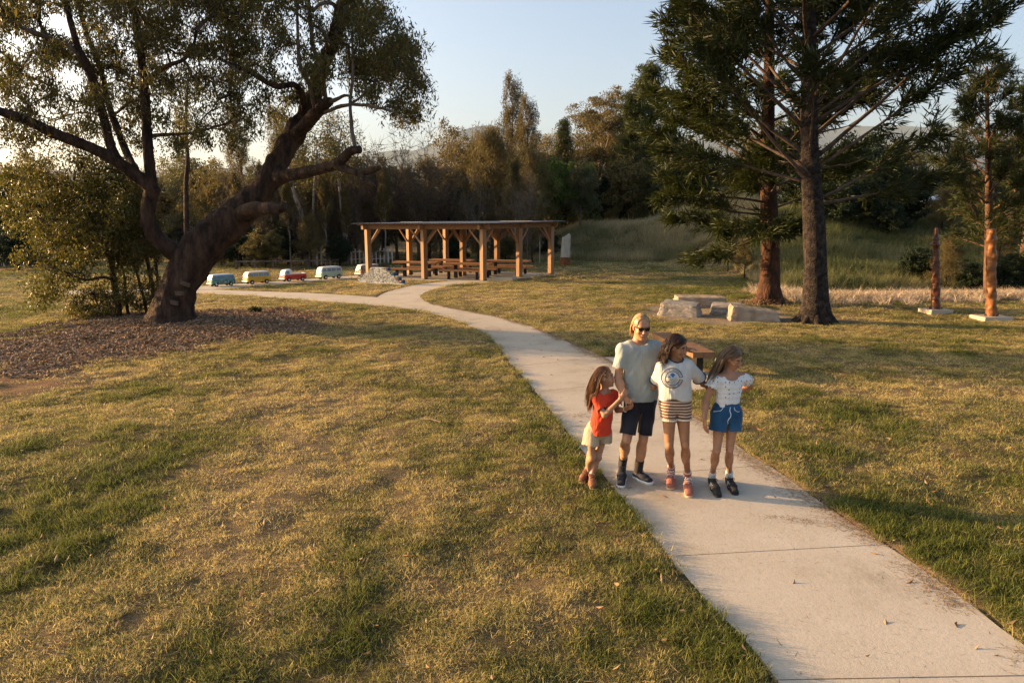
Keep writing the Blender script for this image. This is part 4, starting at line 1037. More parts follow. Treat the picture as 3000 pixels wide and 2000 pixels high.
B0 = onp(2256, 893); B0 = np.array([B0[0], B0[1] + .1, H1(B0[0], B0[1])])
brs = []
for h, az, el, ln, bare in ((3.0, 3.0, .05, 3.6, .25), (3.4, 3.5, .18, 3.9, .3), (2.7, 2.6, .0, 3.4, .3), (3.8, 2.8, .25, 4.0, .28), (4.2, 3.2, .3, 4.2, .28), (2.6, 3.9, -.05, 2.6, .3), (2.4, 4.6, -.1, 1.9, .3), (3.2, .4, .1, 3.2, .35), (3.9, .2, .25, 3.6, .35), (4.6, 3.6, .4, 4.3, .3), (5.0, 2.9, .45, 4.6, .3), (2.9, 4.3, -.05, 2.5, .25), (3.6, 4.2, .1, 2.8, .3), (4.4, 4.5, .25, 2.8, .3), (5.4, 3.3, .5, 4.8, .35), (2.2, 3.1, -.15, 2.6, .4), (2.5, 5.2, -.05, 1.8, .3)):
    brs.append((h, az, el, ln, bare))
for i in range(37):
    h = 4.2 + i * .225; brs.append((h, i * 2.4 + r.normal(0, .25), r.uniform(.25, .6), (4.6 - .26 * (h - 4.2)) * r.uniform(.75, 1.1), .33))
dead = [(2.0 + .2 * i, i * 2.3 + 1, r.uniform(-.2, .5), r.uniform(.7, 1.4)) for i in range(14)]
hoop_pine('hoop_pine', 'rear hoop pine with flaking reddish bark and a leaf-littered base', B0, 13.5, .345, (-.06, .02), brs, dead, 403, M_HOOP2, M_PEEL)
lm = MB(); n = 1600; a = rng.uniform(0, 6.28, n); q = np.abs(rng.normal(0, .45, n)) + .36
x, y = B0[0] + q * np.cos(a), B0[1] + q * np.sin(a) * .9
d, s = chips(n, .06, .18, .012, .03, x, y, M_CHIP, 12, .5)
V, qd = quad_field(np.stack([x, y, H(x, y) + .02 + .22 * np.exp(-(((q - .36) / .28) ** 2))], 1), d, s)
o = link('leaf_litter', mesh_np('leaf_litter', V, qd, mats=[M_CHIP])); tag(o, 'brown leaf litter heaped round the foot of the rear hoop pine', kind='stuff')

# ------------------------------------------------------------------ long-needled pine at the east edge
M_PINEBARK = pm('pine_bark', (.05, .028, .018), (.18, .10, .06), 6.0, .9, .8, 16.0, stretch=(1, 1, .4), dist=.04)
def long_pine(base, height, tr, label, seed, wide=1.0, h0=.22, lean=0.0):
    r = np.random.default_rng(seed); t = empty('pine_tree', base, label, 'tree', 'long-needled pines at the east edge')
    z = np.linspace(0, height, 14); tp = base + np.stack([.03 * np.sin(z * .7) + lean * z, .04 * np.cos(z * .5), z], 1)
    mb = MB(); mb.tube(tp, tr * (1 - z / height * .85) + .012, 9, wob=.06); tc, td = [], []
    nbr = 46
    for i in range(nbr):
        f = h0 + (1 - h0) * i / nbr; h = f * height; az = i * 2.4 + r.normal(0, .2); el = r.uniform(.05, .4) + .45 * f; ln = wide * (2.9 * (1 - f) ** .75 + .3) * r.uniform(.75, 1.1) * min(1, .45 + (f - h0) * 4)
        p = np.array([np.interp(h, z, tp[:, j]) for j in range(3)]); d = np.array([math.cos(az) * math.cos(el), math.sin(az) * math.cos(el), math.sin(el)]); pts = [p]
        for k in range(5): d = unit(d + r.normal(0, .08, 3) + [0, 0, .07]); p = p + d * ln / 5; pts.append(p)
        mb.tube(pts, np.linspace(.012 + .012 * ln, .008, 6), 5); pts = np.array(pts)
        for k in range(int(5 * ln) + 3):
            u = r.uniform(.3, 1); q = np.array([np.interp(u * 5, np.arange(6), pts[:, j]) for j in range(3)]); e = unit(d + r.normal(0, .6, 3) + [0, 0, .2]); h2 = q + e * r.uniform(.2, .55)
            mb.tube([q, h2], [.010, .005], 3, cap=False); tc += [h2, (q + h2) / 2]; td += [e, e]
    part('trunk', mb, M_PINEBARK, t, True)
    V, q = spikes(np.array(tc), np.array(td), 20, .30, .022, r, .75)
    part('crown', MB().add(V, q), M_PINE, t)
g = G(2905, 905); px_ = P(2926, 651, 24.6)[0]
long_pine(np.array([px_, 24.6, H1(px_, 24.6)]), P(2890, 195, 24.6)[2] - H1(px_, 24.6), .17, 'airy long-needled pine whose trunk rises behind the orange carved pole', 501, 1.0, lean=-.13)
px_ = P(3010, 651, 29)[0]
long_pine(np.array([px_, 29, H1(px_, 29)]), P(3000, 230, 29)[2] - H1(px_, 29), .17, 'second long-needled pine cut by the east edge of the view', 502, 1.1)
# small spiky plants in the mulch
M_SPIKY = leafmat('spiky_leaf', [(.16, .17, .05), (.24, .22, .07), (.30, .26, .10)], .3, .5)
for px, py, h, n, lb in ((617, 0, 0, 0, ''), (185, 968, .38, 14, 'yellow-green spiky tuft at the edge of the mulch'), (115, 972, .30, 10, 'small dry spiky tuft farthest from the sapling'), (262, 952, .36, 12, 'slim spiky tuft below the leafy bush')):
    if not n: continue
    b0 = onp(px, py); mb = MB(); r = np.random.default_rng(px)
    for k in range(n):
        a = r.uniform(0, 6.28); e = np.array([math.cos(a) * .45, math.sin(a) * .45, 1]) * h * r.uniform(.6, 1); s_ = np.array([-math.sin(a), math.cos(a), 0]) * .012
        c_ = b0 + e * .55; tip = b0 + e + [e[0] * .35, e[1] * .35, -.05]
        mb.add([b0 - s_, b0 + s_, c_ + s_ * .8, c_ - s_ * .8, tip], [[0, 1, 2, 3]], [[3, 2, 4]])
    thing('spiky_plant', mb, M_SPIKY, b0, lb, 'plant')
b3 = onp(752, 925)
cluster_tree('shrub', 'tiny dark shrub alone in the shaded mulch east of the big trunk', b3, [[(752, 926, 0, .012), (750, 912, 0, .01), (745, 900, 0, .006)], [(752, 926, 0, .012), (760, 908, 0, .006)]], b3[1], [(750, 912, 20, 12)], 16, .09, 26, .07, .03, M_DARK, M_TWIG, .12, r0=.003)
# ================================================================== picnic shelter
def woodmat(name, c1, c2, sc_=(1, 1, 1), bump=.3):
    m, nt, b = new_mat(name); tc = N(nt, 'ShaderNodeTexCoord'); mp = N(nt, 'ShaderNodeMapping'); mp.inputs['Scale'].default_value = sc_
    L(nt, tc.outputs['Object'], mp.inputs[0]); nz = N(nt, 'ShaderNodeTexNoise', ins={'Scale': 9.0, 'Detail': 7, 'Roughness': .65}); L(nt, mp.outputs[0], nz.inputs[0])
    oi = N(nt, 'ShaderNodeObjectInfo'); hs = N(nt, 'ShaderNodeHueSaturation')
    mr = N(nt, 'ShaderNodeMapRange', ins={3: .8, 4: 1.18}); L(nt, oi.outputs['Random'], mr.inputs[0]); L(nt, mr.outputs[0], hs.inputs['Value'])
    L(nt, ramp(nt, nz.outputs['Fac'], [(.3, c1), (.7, c2)]), hs.inputs['Color']); L(nt, hs.outputs[0], b.inputs['Base Color'])
    b.inputs['Roughness'].default_value = .75; b.inputs['Specular IOR Level'].default_value = .25
    bp = N(nt, 'ShaderNodeBump', ins={'Strength': bump, 'Distance': .02}); L(nt, nz.outputs['Fac'], bp.inputs['Height']); L(nt, bp.outputs[0], b.inputs['Normal'])
    return m
M_POST = woodmat('post_timber', (.23, .13, .07), (.38, .225, .125), (2.5, 2.5, .25))
M_BEAM = woodmat('beam_timber', (.21, .12, .065), (.36, .21, .115), (.6, .6, 2.5))
M_SEAT = woodmat('seat_timber', (.26, .125, .06), (.40, .205, .10), (.8, .8, 2.5), .2)
M_STEEL = pm('dark_steel', (.018, .017, .016), (.035, .032, .03), 6, .55, metal=.6)
M_ROOF = pm('zinc_roof', (.11, .105, .10), (.22, .21, .20), 1.2, .6, .2, 8, metal=.2)
M_FLASH = pm('pale_flashing', (.62, .56, .48), (.72, .66, .58), 2, .6)
FZ = .03                                                       # floor level
def grid(a, c, z): p = P3 + E1 * a + E2 * c; return np.array([p[0], p[1], z])
yaw1 = math.atan2(E1[1], E1[0])
cen = grid(1, 1, 0)
sh = empty('picnic_shelter', cen, 'open square timber shelter with a low corrugated roof over picnic tables', 'shelter')
def roofz(a, c): return 2.66 + .045 * c + .01 * (2 - a)
for a in range(3):
    for c in range(3):
        b0 = grid(a, c, FZ); tz = roofz(a, c) - .20
        mb = MB(); mb.box(b0 + [0, 0, tz / 2 - .02], (.235, .235, tz - FZ + .02), R_(43)); part('post', mb, M_POST, sh)
        st = MB(); st.box(b0 + [0, 0, .0], (.28, .28, .05), R_(43))
        part('post_foot', st, M_STEEL, sh)
        # knee braces
        for dv, nb in ((E1, (a + 1, c)), (-E1, (a - 1, c)), (E2, (a, c + 1)), (-E2, (a, c - 1))):
            if not (0 <= nb[0] <= 2 and 0 <= nb[1] <= 2): continue
            u = np.append(dv / np.linalg.norm(dv), 0); p0 = b0 + u * .13; p0[2] = tz - .72; p1 = b0 + u * .70; p1[2] = tz - .03
            mb = MB(); mb.bar(p0, p1, .07, .085); part('brace', mb, M_POST, sh)
for a in range(3):                                             # beams along E2 sit on the posts, those along E1 butt between them
    p0, p1 = grid(a, -.12, roofz(a, -.12) - .11), grid(a, 2.12, roofz(a, 2.12) - .11)
    mb = MB(); mb.bar(p0, p1, .13, .20); part('beam', mb, M_BEAM, sh)
for c in range(3):
    for a in (0, 1):
        u = np.append(E1 / np.linalg.norm(E1), 0)
        p0, p1 = grid(a, c, roofz(a, c) - .115) + u * .068, grid(a + 1, c, roofz(a + 1, c) - .115) - u * .068
        mb = MB(); mb.bar(p0, p1, .13, .19); part('beam', mb, M_BEAM, sh)
    for a, sg in ((0, -1), (2, 1)):
        u = np.append(E1 / np.linalg.norm(E1), 0) * sg
        p0 = grid(a, c, roofz(a, c) - .115) + u * .068; mb = MB(); mb.bar(p0, p0 + u * .28, .13, .19); part('beam', mb, M_BEAM, sh)
for k in range(9):                                             # purlins
    c = -.05 + 2.1 * k / 8; p0, p1 = grid(-.13, c, roofz(-.13, c) + .026), grid(2.13, c, roofz(2.13, c) + .026)
    mb = MB(); mb.bar(p0, p1, .07, .05); part('purlin', mb, M_BEAM, sh)
nA, nC = 260, 4; V = []
aa = np.linspace(-.17, 2.17, nA); cc = np.linspace(-.17, 2.17, nC)
for c in cc:
    for i, a in enumerate(aa): V.append(grid(a, c, roofz(a, c) + .075 + .022 * math.sin(i / (nA - 1) * 2 * math.pi * 46)))
V = np.array(V); i = (np.arange(nC - 1)[:, None] * nA + np.arange(nA - 1)[None]).ravel(); q = np.stack([i, i + 1, i + nA + 1, i + nA], -1)
k = len(V)
part('roof_sheet', MB().add(np.vstack([V, V - [0, 0, .006]]), np.vstack([q, q[:, ::-1] + k])), M_ROOF, sh, True)
for a0, a1, c in ((1.35, 1.75, .5), (-.05, .5, 1.3)):
    p0, p1 = grid(a0, c, roofz(a0, c) + .125), grid(a1, c, roofz(a1, c) + .125)
    mb = MB(); mb.bar(p0, p1, .34, .02); part('flashing', mb, M_FLASH, sh)
# low planter box against the front post
pb = empty('planter_box', grid(-.30, .08, 0), 'low concrete planter box with dark soil at the nearest shelter post', 'planter')
c0 = grid(-.28, .12, .11); mb = MB(); w, dpt = 1.0, .62
uu, vv = np.append(-u1, 0), np.array([-u1[1], u1[0], 0]) * -1
for s_, l_, wd_, yw in ((vv * dpt / 2, w, .08, yaw1), (-vv * dpt / 2, w, .08, yaw1), (uu * w / 2, .08, dpt - .085, yaw1), (-uu * w / 2, .08, dpt - .085, yaw1)):
    k = MB(); k.box(c0 + s_, (l_ if l_ > .5 else .08, wd_ if l_ > .5 else dpt - .085, .2), yw); part('planter_side', k, M_CONC, pb)
k = MB(); k.box(c0 + [0, 0, -.03], (w - .1, dpt - .1, .15), yaw1, jit=.0); part('soil', k, pm('dark_soil', (.02, .016, .012), (.06, .045, .03), 20, .95), pb)

# ---- picnic tables
def picnic_table(pos, yaw, label):
    t = empty('picnic_table', pos, label, 'picnic table', 'picnic tables under the shelter')
    c, s = math.cos(yaw), math.sin(yaw)
    def W(x, y, z): return np.array([pos[0] + c * x - s * y, pos[1] + s * x + c * y, pos[2] + z])
    Ln = 2.45
    for j in range(3):
        mb = MB(); mb.box(W(0, (j - 1) * .255, .725), (Ln, .245, .085), yaw); part('table_plank', mb, M_SEAT, t)
    for sd in (-1, 1):
        for j in range(2):
            mb = MB(); mb.box(W(0, sd * (.66 + .19 * j), .425), (Ln, .182, .075), yaw); part('seat_plank', mb, M_SEAT, t)
        for x in (-.75, .75):
            mb = MB(); mb.box(W(x, sd * .755, .19), (.12, .12, .38), yaw); part('leg', mb, M_STEEL, t)
    for x in (-.7, .7):
        mb = MB(); mb.box(W(x, 0, .335), (.15, .15, .67), yaw); part('leg', mb, M_STEEL, t)
        mb = MB(); mb.box(W(x, 0, .665), (.10, .70, .03), yaw); part('crossbar', mb, M_STEEL, t)
    return t
for a, c, lb in ((.52, .42, 'nearest picnic table, behind the front shelter post'), (1.5, .5, 'picnic table behind the stepped tile pyramid'), (.5, 1.5, 'picnic table farthest east under the shelter'), (1.5, 1.45, 'rear picnic table standing highest in view under the shelter')):
    picnic_table(grid(a, c, FZ), yaw1, lb)

# ================================================================== bench by the path
bn0, bn1 = P(2063, 1032, 12.25), P(1938, 974, 14.55)
bn0, bn1 = G(2063, 1032, .46), G(1938, 974, .46)
bd = unit(bn1 - bn0); bs = np.array([bd[1], -bd[0], 0]); bmid = (bn0 + bn1) / 2
gz = base_h(bmid[0], bmid[1]) + .008
M_BSEAT = woodmat('bench_timber', (.15, .075, .036), (.25, .135, .068), (.8, .8, 2.5), .2)
be = empty('timber_bench', (bmid[0], bmid[1], gz), 'backless bench of two thick brown timber planks on dark legs behind the couple', 'bench')
for sd in (-1, 1):
    mb = MB(); o_ = bs * sd * .107; mb.bar(bn0 + o_ + [0, 0, -.05], bn1 + o_ + [0, 0, -.05], .206, .10); part('plank', mb, M_BSEAT, be)
for f in (.14, .86):
    p = bn0 * (1 - f) + bn1 * f; mb = MB(); mb.bar(np.array([p[0], p[1], gz]), np.array([p[0], p[1], .36]), .13, .30, up=bd); part('leg', mb, M_STEEL, be)

# ================================================================== sandstone blocks
M_SAND = pm('sandstone', (.22, .165, .115), (.42, .34, .255), 2.2, .92, .9, 7.0, dist=.05)
M_SANDG = pm('grey_sandstone', (.19, .168, .145), (.37, .33, .285), 2.6, .92, .9, 8.0, stretch=(1, 1, 2.2), dist=.05)
def rock(name, base, L_, W_, Hh, yaw, label, mat, seed, taper=.06, slope=(0, 0)):
    r = np.random.default_rng(seed); n = 9
    u = np.linspace(-1, 1, n); V, idx = [], {}
    faces = []
    def vid(p):
        k = tuple(np.round(p, 5))
        if k not in idx: idx[k] = len(V); V.append(p)
        return idx[k]
    for ax in range(3):
        for sgn in (-1, 1):
            for i in range(n - 1):
                for j in range(n - 1):
                    q = []
                    for di, dj in ((0, 0), (1, 0), (1, 1), (0, 1)):
                        p = np.zeros(3); p[ax] = sgn; p[(ax + 1) % 3] = u[i + di]; p[(ax + 2) % 3] = u[j + dj]; q.append(vid(p))
                    faces.append(q if sgn > 0 else q[::-1])
    V = np.array(V); nrm = V / np.linalg.norm(V, axis=1)[:, None]
    # chamfer: pull the cube's edges in a little
    Vr = np.sign(V) * np.minimum(np.abs(V), 1); e = np.sort(np.abs(Vr), axis=1); k = sstep(.78, 1.0, e[:, 1]); Vr = Vr * (1 - .045 * k)[:, None]
    Vr = Vr + nrm * (.13 * (fbm(V[:, 0] * 2 + V[:, 2] * 3.1, V[:, 1] * 2 - V[:, 2] * 1.7, 1.0, seed, 3) - .5))[:, None] + r.normal(0, .012, V.shape)
    Vr[:, :2] *= (1 - taper * (Vr[:, 2:3] + 1) / 2)
    P_ = Vr * np.array([L_ / 2, W_ / 2, Hh / 2]); P_[:, 2] += Hh / 2 - .04 + (slope[0] * P_[:, 0] + slope[1] * P_[:, 1]) * (Vr[:, 2] + 1) / 2
    c, s = math.cos(yaw), math.sin(yaw); W3 = np.stack([base[0] + c * P_[:, 0] - s * P_[:, 1], base[1] + s * P_[:, 0] + c * P_[:, 1], base[2] + P_[:, 2]], 1)
    return thing(name, MB().add(W3, faces), mat, base, label, 'rock', 'sandstone blocks in the sand circle')
def at_px(px, py): return onp(px, py)
rock('sandstone_block', at_px(2048, 902), 1.62, 1.0, .40, R_(-6), 'long rear sandstone block with a warm lit end and dark front', M_SAND, 1, .04)
rock('sandstone_block', at_px(1992, 924), 1.25, .95, .44, R_(-24), 'grey rounded sandstone block nearest the footpath', M_SANDG, 2, .16, (-.05, .06))
rock('sandstone_block', at_px(2128, 920), .98, .8, .33, R_(-18), 'small middle sandstone block between two larger ones', M_SANDG, 3, .08, (.04, .05))
rock('sandstone_block', at_px(2205, 938), 1.42, .85, .40, R_(-10), 'long wedge-shaped front sandstone block nearest the dark hoop pine trunk', M_SAND, 4, .10, (-.12, .02))

# ================================================================== carved poles
M_POLE1 = pm('oiled_carving', (.040, .011, .006), (.15, .042, .015), 7, .33, .5, 18, spec=.5, dist=.03)
M_POLE2 = pm('fresh_carving', (.13, .048, .013), (.29, .115, .033), 7, .45, .5, 18, spec=.4, dist=.03)
def carved_pole(px, py, topx, topy, r0, r1, mat, label, seed, ring=False):
    r = np.random.default_rng(seed); b0 = onp(px, py); top = P(topx, topy, b0[1]); n, sd = 90, 26
    slab = MB(); slab.box(b0 + [0, 0, .05], (.86 if not ring else .72, .62, .16), .08, jit=.008)
    t = empty('carved_pole', b0, label, 'carved pole')
    part('base_slab', slab, M_CONC, t)
    V = []
    for i in range(n + 1):
        f = i / n; c_ = b0 + np.array([0, 0, .12]) * (1 - f) + (top - b0) * f
        ang = np.arange(sd) / sd * 6.2832
        rad = (r0 * (1 - f) + r1 * f) * (1 + .10 * math.sin(f * 9 + seed) * (1 - f))
        rel = .09 * np.sin(2 * ang + f * 21 + seed) * (.5 + .5 * np.sin(f * 17 + 1.3 * np.cos(ang))) + .07 * np.sin(ang * 3 - f * 38) + .03 * np.sin(f * 70 + 3 * np.sin(ang + f * 9)) + .16 * (vnoise(ang * 1.6, np.full(sd, f * 30.), 1.0, seed) - .5)
        rel = rel * sstep(.03, .12, np.array([f]))[0]
        if ring: rel = rel + .75 * math.exp(-(((f - .80) / .022) ** 2)) * (1 + .5 * np.cos(ang - 3.1)) + .35 * math.exp(-(((f - .86) / .02) ** 2)) - .15 * (f > .84)
        else: rel = rel + .25 * math.exp(-(((f - .55) / .03) ** 2)) * np.cos(ang - 3.3) + .2 * math.exp(-(((f - .88) / .03) ** 2))
        R2 = rad * (1 + rel); V.append(np.stack([c_[0] + R2 * np.cos(ang), c_[1] + R2 * np.sin(ang), np.full(sd, c_[2])], 1))
    V = np.concatenate(V); i = np.arange(n)[:, None] * sd; k = np.arange(sd)[None]; k2 = (k + 1) % sd
    Q = np.stack([i + k, i + k2, i + sd + k2, i + sd + k], -1).reshape(-1, 4)
    V = np.vstack([V, V[-sd:].mean(0) + [0, 0, .03]]); T = [[len(V) - 1, n * sd + a, n * sd + (a + 1) % sd] for a in range(sd)]
    part('pole', MB().add(V, Q, T), mat, t, True)
    for a in (0, 1.57, 3.14, 4.71):
        k = MB(); k.tube([b0 + [.19 * math.cos(a), .19 * math.sin(a), .12], b0 + [.19 * math.cos(a), .19 * math.sin(a), .19]], .018, 6); part('bolt', k, M_STEEL, t)
carved_pole(2740, 917, 2743, 668, .145, .065, M_POLE1, 'dark red-brown carved wooden pole with a collar near its thin top', 3, True)
carved_pole(2903, 937, 2905, 672, .135, .115, M_POLE2, 'orange carved wooden pole in front of the long-needled pine', 8, False)

# ================================================================== stone sculpture on a rusty drum
s0 = onp(1656, 779); t = empty('stone_sculpture', s0, 'pale carved upright stone standing on a rusty steel drum past the shelter', 'sculpture')
k = MB(); k.tube([s0 + [0, 0, -.05], s0 + [0, 0, .52]], .68 / 2 * 1.0, 24); part('drum', k, pm('rusty_steel', (.13, .045, .018), (.27, .10, .04), 5, .85, .4, 30), t, False)
n, sd, V = 40, 28, []
for i in range(n + 1):
    f = i / n; ang = np.arange(sd) / sd * 6.2832; w = .31 * (1 - .12 * f) ; w = w * (1 if f < .84 else 1 - .55 * ((f - .84) / .16) ** 2)
    ca, sa_ = np.cos(ang), np.sin(ang); sq = (np.abs(ca) ** 4 + np.abs(sa_) ** 4) ** -.25
    x = ca * sq * w + (.05 * f + .05 * sstep(.8, 1, np.array([f]))[0]); y = sa_ * sq * .19 * (1 - .2 * f)
    g = .012 * np.sin(x * 95 + (6 * np.abs(np.sin(f * 7)) if f > .5 else 0)) * (np.abs(ca) < .9)
    V.append(np.stack([s0[0] + x, s0[1] + y * (1 + g * 5), np.full(sd, s0[2] + .52 + 1.45 * f) + (f > .9) * .10 * ca], 1))
V = np.concatenate(V); i = np.arange(n)[:, None] * sd; kk = np.arange(sd)[None]; k2 = (kk + 1) % sd
V2 = np.vstack([V, V[-sd:].mean(0), V[:sd].mean(0)]); T = [[len(V), n * sd + a, n * sd + (a + 1) % sd] for a in range(sd)] + [[len(V) + 1, (a + 1) % sd, a] for a in range(sd)]
part('stone', MB().add(V2, np.stack([i + kk, i + k2, i + sd + k2, i + sd + kk], -1).reshape(-1, 4), T), pm('pale_carved_stone', (.38, .335, .265), (.54, .475, .38), 3, .9, 1.0, 11, stretch=(3, 3, .8), dist=.04), t, True)

# ================================================================== stepped pyramid of little tiles
ty0, ty1 = G(1047, 829), G(1184, 834)
tz0 = base_h(ty0[0], ty0[1]); td_ = unit(ty1 - ty0); tn = np.array([td_[1], -td_[0], 0]); TW = np.linalg.norm(ty1 - ty0)
tp = empty('tile_pyramid', (ty0 + ty1) / 2, 'stepped white block wall covered in small printed tiles beside the shelter', 'sculpture')
M_BLK = [pm('cream_block', (.66, .60, .48), (.76, .71, .60), 8, .7), pm('white_block', (.74, .73, .68), None, rough=.6), pm('yellow_block', (.62, .46, .20), None, rough=.7), pm('blue_block', (.035, .075, .19), None, rough=.6), pm('red_block', (.36, .085, .03), None, rough=.7), pm('olive_block', (.24, .25, .10), None, rough=.7), pm('black_print', (.02, .02, .025), None, rough=.6), pm('brown_print', (.16, .07, .04), None, rough=.6), pm('teal_block', (.03, .16, .19), None, rough=.6)]
k = MB(); k.box((ty0 + ty1) / 2 + [0, 0, .03], (TW + .15, .36, .06), math.atan2(td_[1], td_[0])); part('plinth', k, M_BLK[1], tp)
yw = math.atan2(td_[1], td_[0]); r = np.random.default_rng(9)
nrow, bh = 10, .069; steps = [(.00, 1.0), (.02, .97), (.06, .93), (.10, .91), (.13, .89), (.16, .82), (.20, .80), (.28, .74), (.30, .70), (.33, .67)]
bl_me = {}
for j, (f0, f1) in enumerate(steps):
    n = int((f1 - f0) * TW / .078); w = (f1 - f0) * TW / n
    for i in range(n):
        x = f0 * TW + (i + .5) * w; z = .06 + tz0 + (j + .5) * bh
        edge = i == n - 1 and j in (0, 2, 5, 8); mi = 3 if edge else (r.choice([0, 1]) if 0 < i < n - 2 else r.choice([0, 1, 2, 4, 8, 5]))
        key = (mi, edge)
        p = ty0 + td_ * x + tn * (.015 if edge else r.uniform(0, .012)); p[2] = z + (bh * .5 if edge else 0)
        if key not in bl_me:
            bl_me[key] = MB().box((0, 0, 0), (w - .006, .26, bh * (2 if edge else 1) - .006)).mesh('tile_block', M_BLK[mi])
        o = link('tile_block', bl_me[key], tp, tuple(p - origin_of(tp))); o.rotation_euler = (0, 0, yw)
        if not edge and r.random() < .62:
            pk = ('p', int(r.integers(0, 6)))
            if pk not in bl_me:
                kb = MB(); kb.box((r.uniform(-.01, .01), 0, r.uniform(-.008, .008)), (.018 + .03 * r.random(), .004, .018 + .028 * r.random())); bl_me[pk] = kb.mesh('tile_print', M_BLK[[6, 6, 7, 6, 5, 6][pk[1]]])
            o2 = link('tile_print', bl_me[pk], o, (0, -.1315, 0))

# ================================================================== sdf helpers (bodies, clothes, vans)
class Field:
    def __init__(s, lo, hi, h):
        s.h = h; s.lo = np.asarray(lo, float); s.n = np.ceil((np.asarray(hi) - s.lo) / h).astype(int) + 1
        s.ax = [s.lo[i] + np.arange(s.n[i]) * h for i in range(3)]; s.f = np.full(s.n, 1.0, np.float32)
    def sub(s, lo, hi):
        a = np.clip(np.floor((np.asarray(lo) - s.lo) / s.h).astype(int), 0, s.n); b = np.clip(np.ceil((np.asarray(hi) - s.lo) / s.h).astype(int) + 1, 0, s.n)
        sl = tuple(slice(a[i], b[i]) for i in range(3))
        return sl, (s.ax[0][sl[0]][:, None, None], s.ax[1][sl[1]][None, :, None], s.ax[2][sl[2]][None, None, :])
    def put(s, sl, d, k, op):
        f = s.f[sl]
        if op == 'add':
            if k > 0:
                t = np.clip(.5 + .5 * (f - d) / k, 0, 1); s.f[sl] = f * (1 - t) + d * t - k * t * (1 - t)
            else: s.f[sl] = np.minimum(f, d)
        elif op == 'cut':
            d = -d
            if k > 0:
                t = np.clip(.5 - .5 * (f - d) / k, 0, 1); s.f[sl] = f * (1 - t) + d * t + k * t * (1 - t)
            else: s.f[sl] = np.maximum(f, d)
    def cap(s, p0, p1, r0, r1, k=.02, op='add', ends=None):
        p0, p1 = np.asarray(p0, float), np.asarray(p1, float); m = max(r0, r1) + k + 3 * s.h
        sl, (x, y, z) = s.sub(np.minimum(p0, p1) - m, np.maximum(p0, p1) + m)
        if s.f[sl].size == 0: return s
        d = p1 - p0; l2 = d @ d + 1e-12; ux, uy, uz = x - p0[0], y - p0[1], z - p0[2]
        tt = (ux * d[0] + uy * d[1] + uz * d[2]) / l2; t = np.clip(tt, 0, 1)
        q = np.sqrt((ux - t * d[0]) ** 2 + (uy - t * d[1]) ** 2 + (uz - t * d[2]) ** 2) - (r0 + (r1 - r0) * t)
        if ends:
            ln = math.sqrt(l2)
            if 0 in ends: q = np.maximum(q, -tt * ln)
            if 1 in ends: q = np.maximum(q, (tt - 1) * ln)
        s.put(sl, q, k, op); return s
    def ell(s, c, r, R=None, k=.02, op='add'):
        c, r = np.asarray(c, float), np.asarray(r, float); m = r.max() + k + 3 * s.h
        sl, (x, y, z) = s.sub(c - m, c + m)
        if s.f[sl].size == 0: return s
        R = np.eye(3) if R is None else R
        ux, uy, uz = x - c[0], y - c[1], z - c[2]
        a = [(ux * R[0, i] + uy * R[1, i] + uz * R[2, i]) for i in range(3)]
        k0 = np.sqrt(sum((a[i] / r[i]) ** 2 for i in range(3))); k1 = np.sqrt(sum((a[i] / r[i] ** 2) ** 2 for i in range(3))) + 1e-9
        s.put(sl, k0 * (k0 - 1) / k1, k, op); return s
    def ecap(s, p0, p1, side, a0, b0, a1, b1, k=.02, op='add', ends=None, pw=2.0):
        """elliptic tapered limb: half-width a along side, half-depth b across it"""
        p0, p1 = np.asarray(p0, float), np.asarray(p1, float); d = p1 - p0; ln = np.linalg.norm(d); d = d / ln
        sd = unit(np.asarray(side, float) - d * (np.asarray(side) @ d)); cr = np.cross(d, sd); m = max(a0, a1, b0, b1) + k + 3 * s.h
        sl, (x, y, z) = s.sub(np.minimum(p0, p1) - m, np.maximum(p0, p1) + m)
        if s.f[sl].size == 0: return s
        ux, uy, uz = x - p0[0], y - p0[1], z - p0[2]; tt = ux * d[0] + uy * d[1] + uz * d[2]; t = np.clip(tt / ln, 0, 1)
        u = ux * sd[0] + uy * sd[1] + uz * sd[2]; v = ux * cr[0] + uy * cr[1] + uz * cr[2]; w = tt - t * ln
        a = a0 + (a1 - a0) * t; b_ = b0 + (b1 - b0) * t; mn = np.minimum(a, b_)
        q = ((np.abs(u) / a) ** pw + (np.abs(v) / b_) ** pw + (np.abs(w) / mn) ** pw) ** (1 / pw); q = (q - 1) * mn
        if ends:
            if 0 in ends: q = np.maximum(q, -tt)
            if 1 in ends: q = np.maximum(q, tt - ln)
        s.put(sl, q, k, op); return s
    def plane(s, p, nrm, lo=None, hi=None):
        """keeps the side the normal points away from"""
        nrm = unit(nrm); sl, (x, y, z) = s.sub(s.lo if lo is None else lo, (s.lo + s.n * s.h) if hi is None else hi)
        s.f[sl] = np.maximum(s.f[sl], (x - p[0]) * nrm[0] + (y - p[1]) * nrm[1] + (z - p[2]) * nrm[2]); return s
    def ripple(s, amp, fx, fy, fz, ph=0.0):
        x, y, z = s.ax[0][:, None, None], s.ax[1][None, :, None], s.ax[2][None, None, :]
        w = 1.7 * np.sin(x * fx * .43 + z * fz * .31 + ph)
        s.f += (amp * np.sin(x * fx + y * fy * .6 + z * fz + w + ph) * (.6 + .4 * np.sin(z * fz * .7 - x * fx * .5 + ph * 2))).astype(np.float32); return s
    def sample(s, p):
        i = [np.clip(np.round((p[:, a] - s.lo[a]) / s.h).astype(int), 0, s.n[a] - 1) for a in range(3)]
        return s.f[i[0], i[1], i[2]]
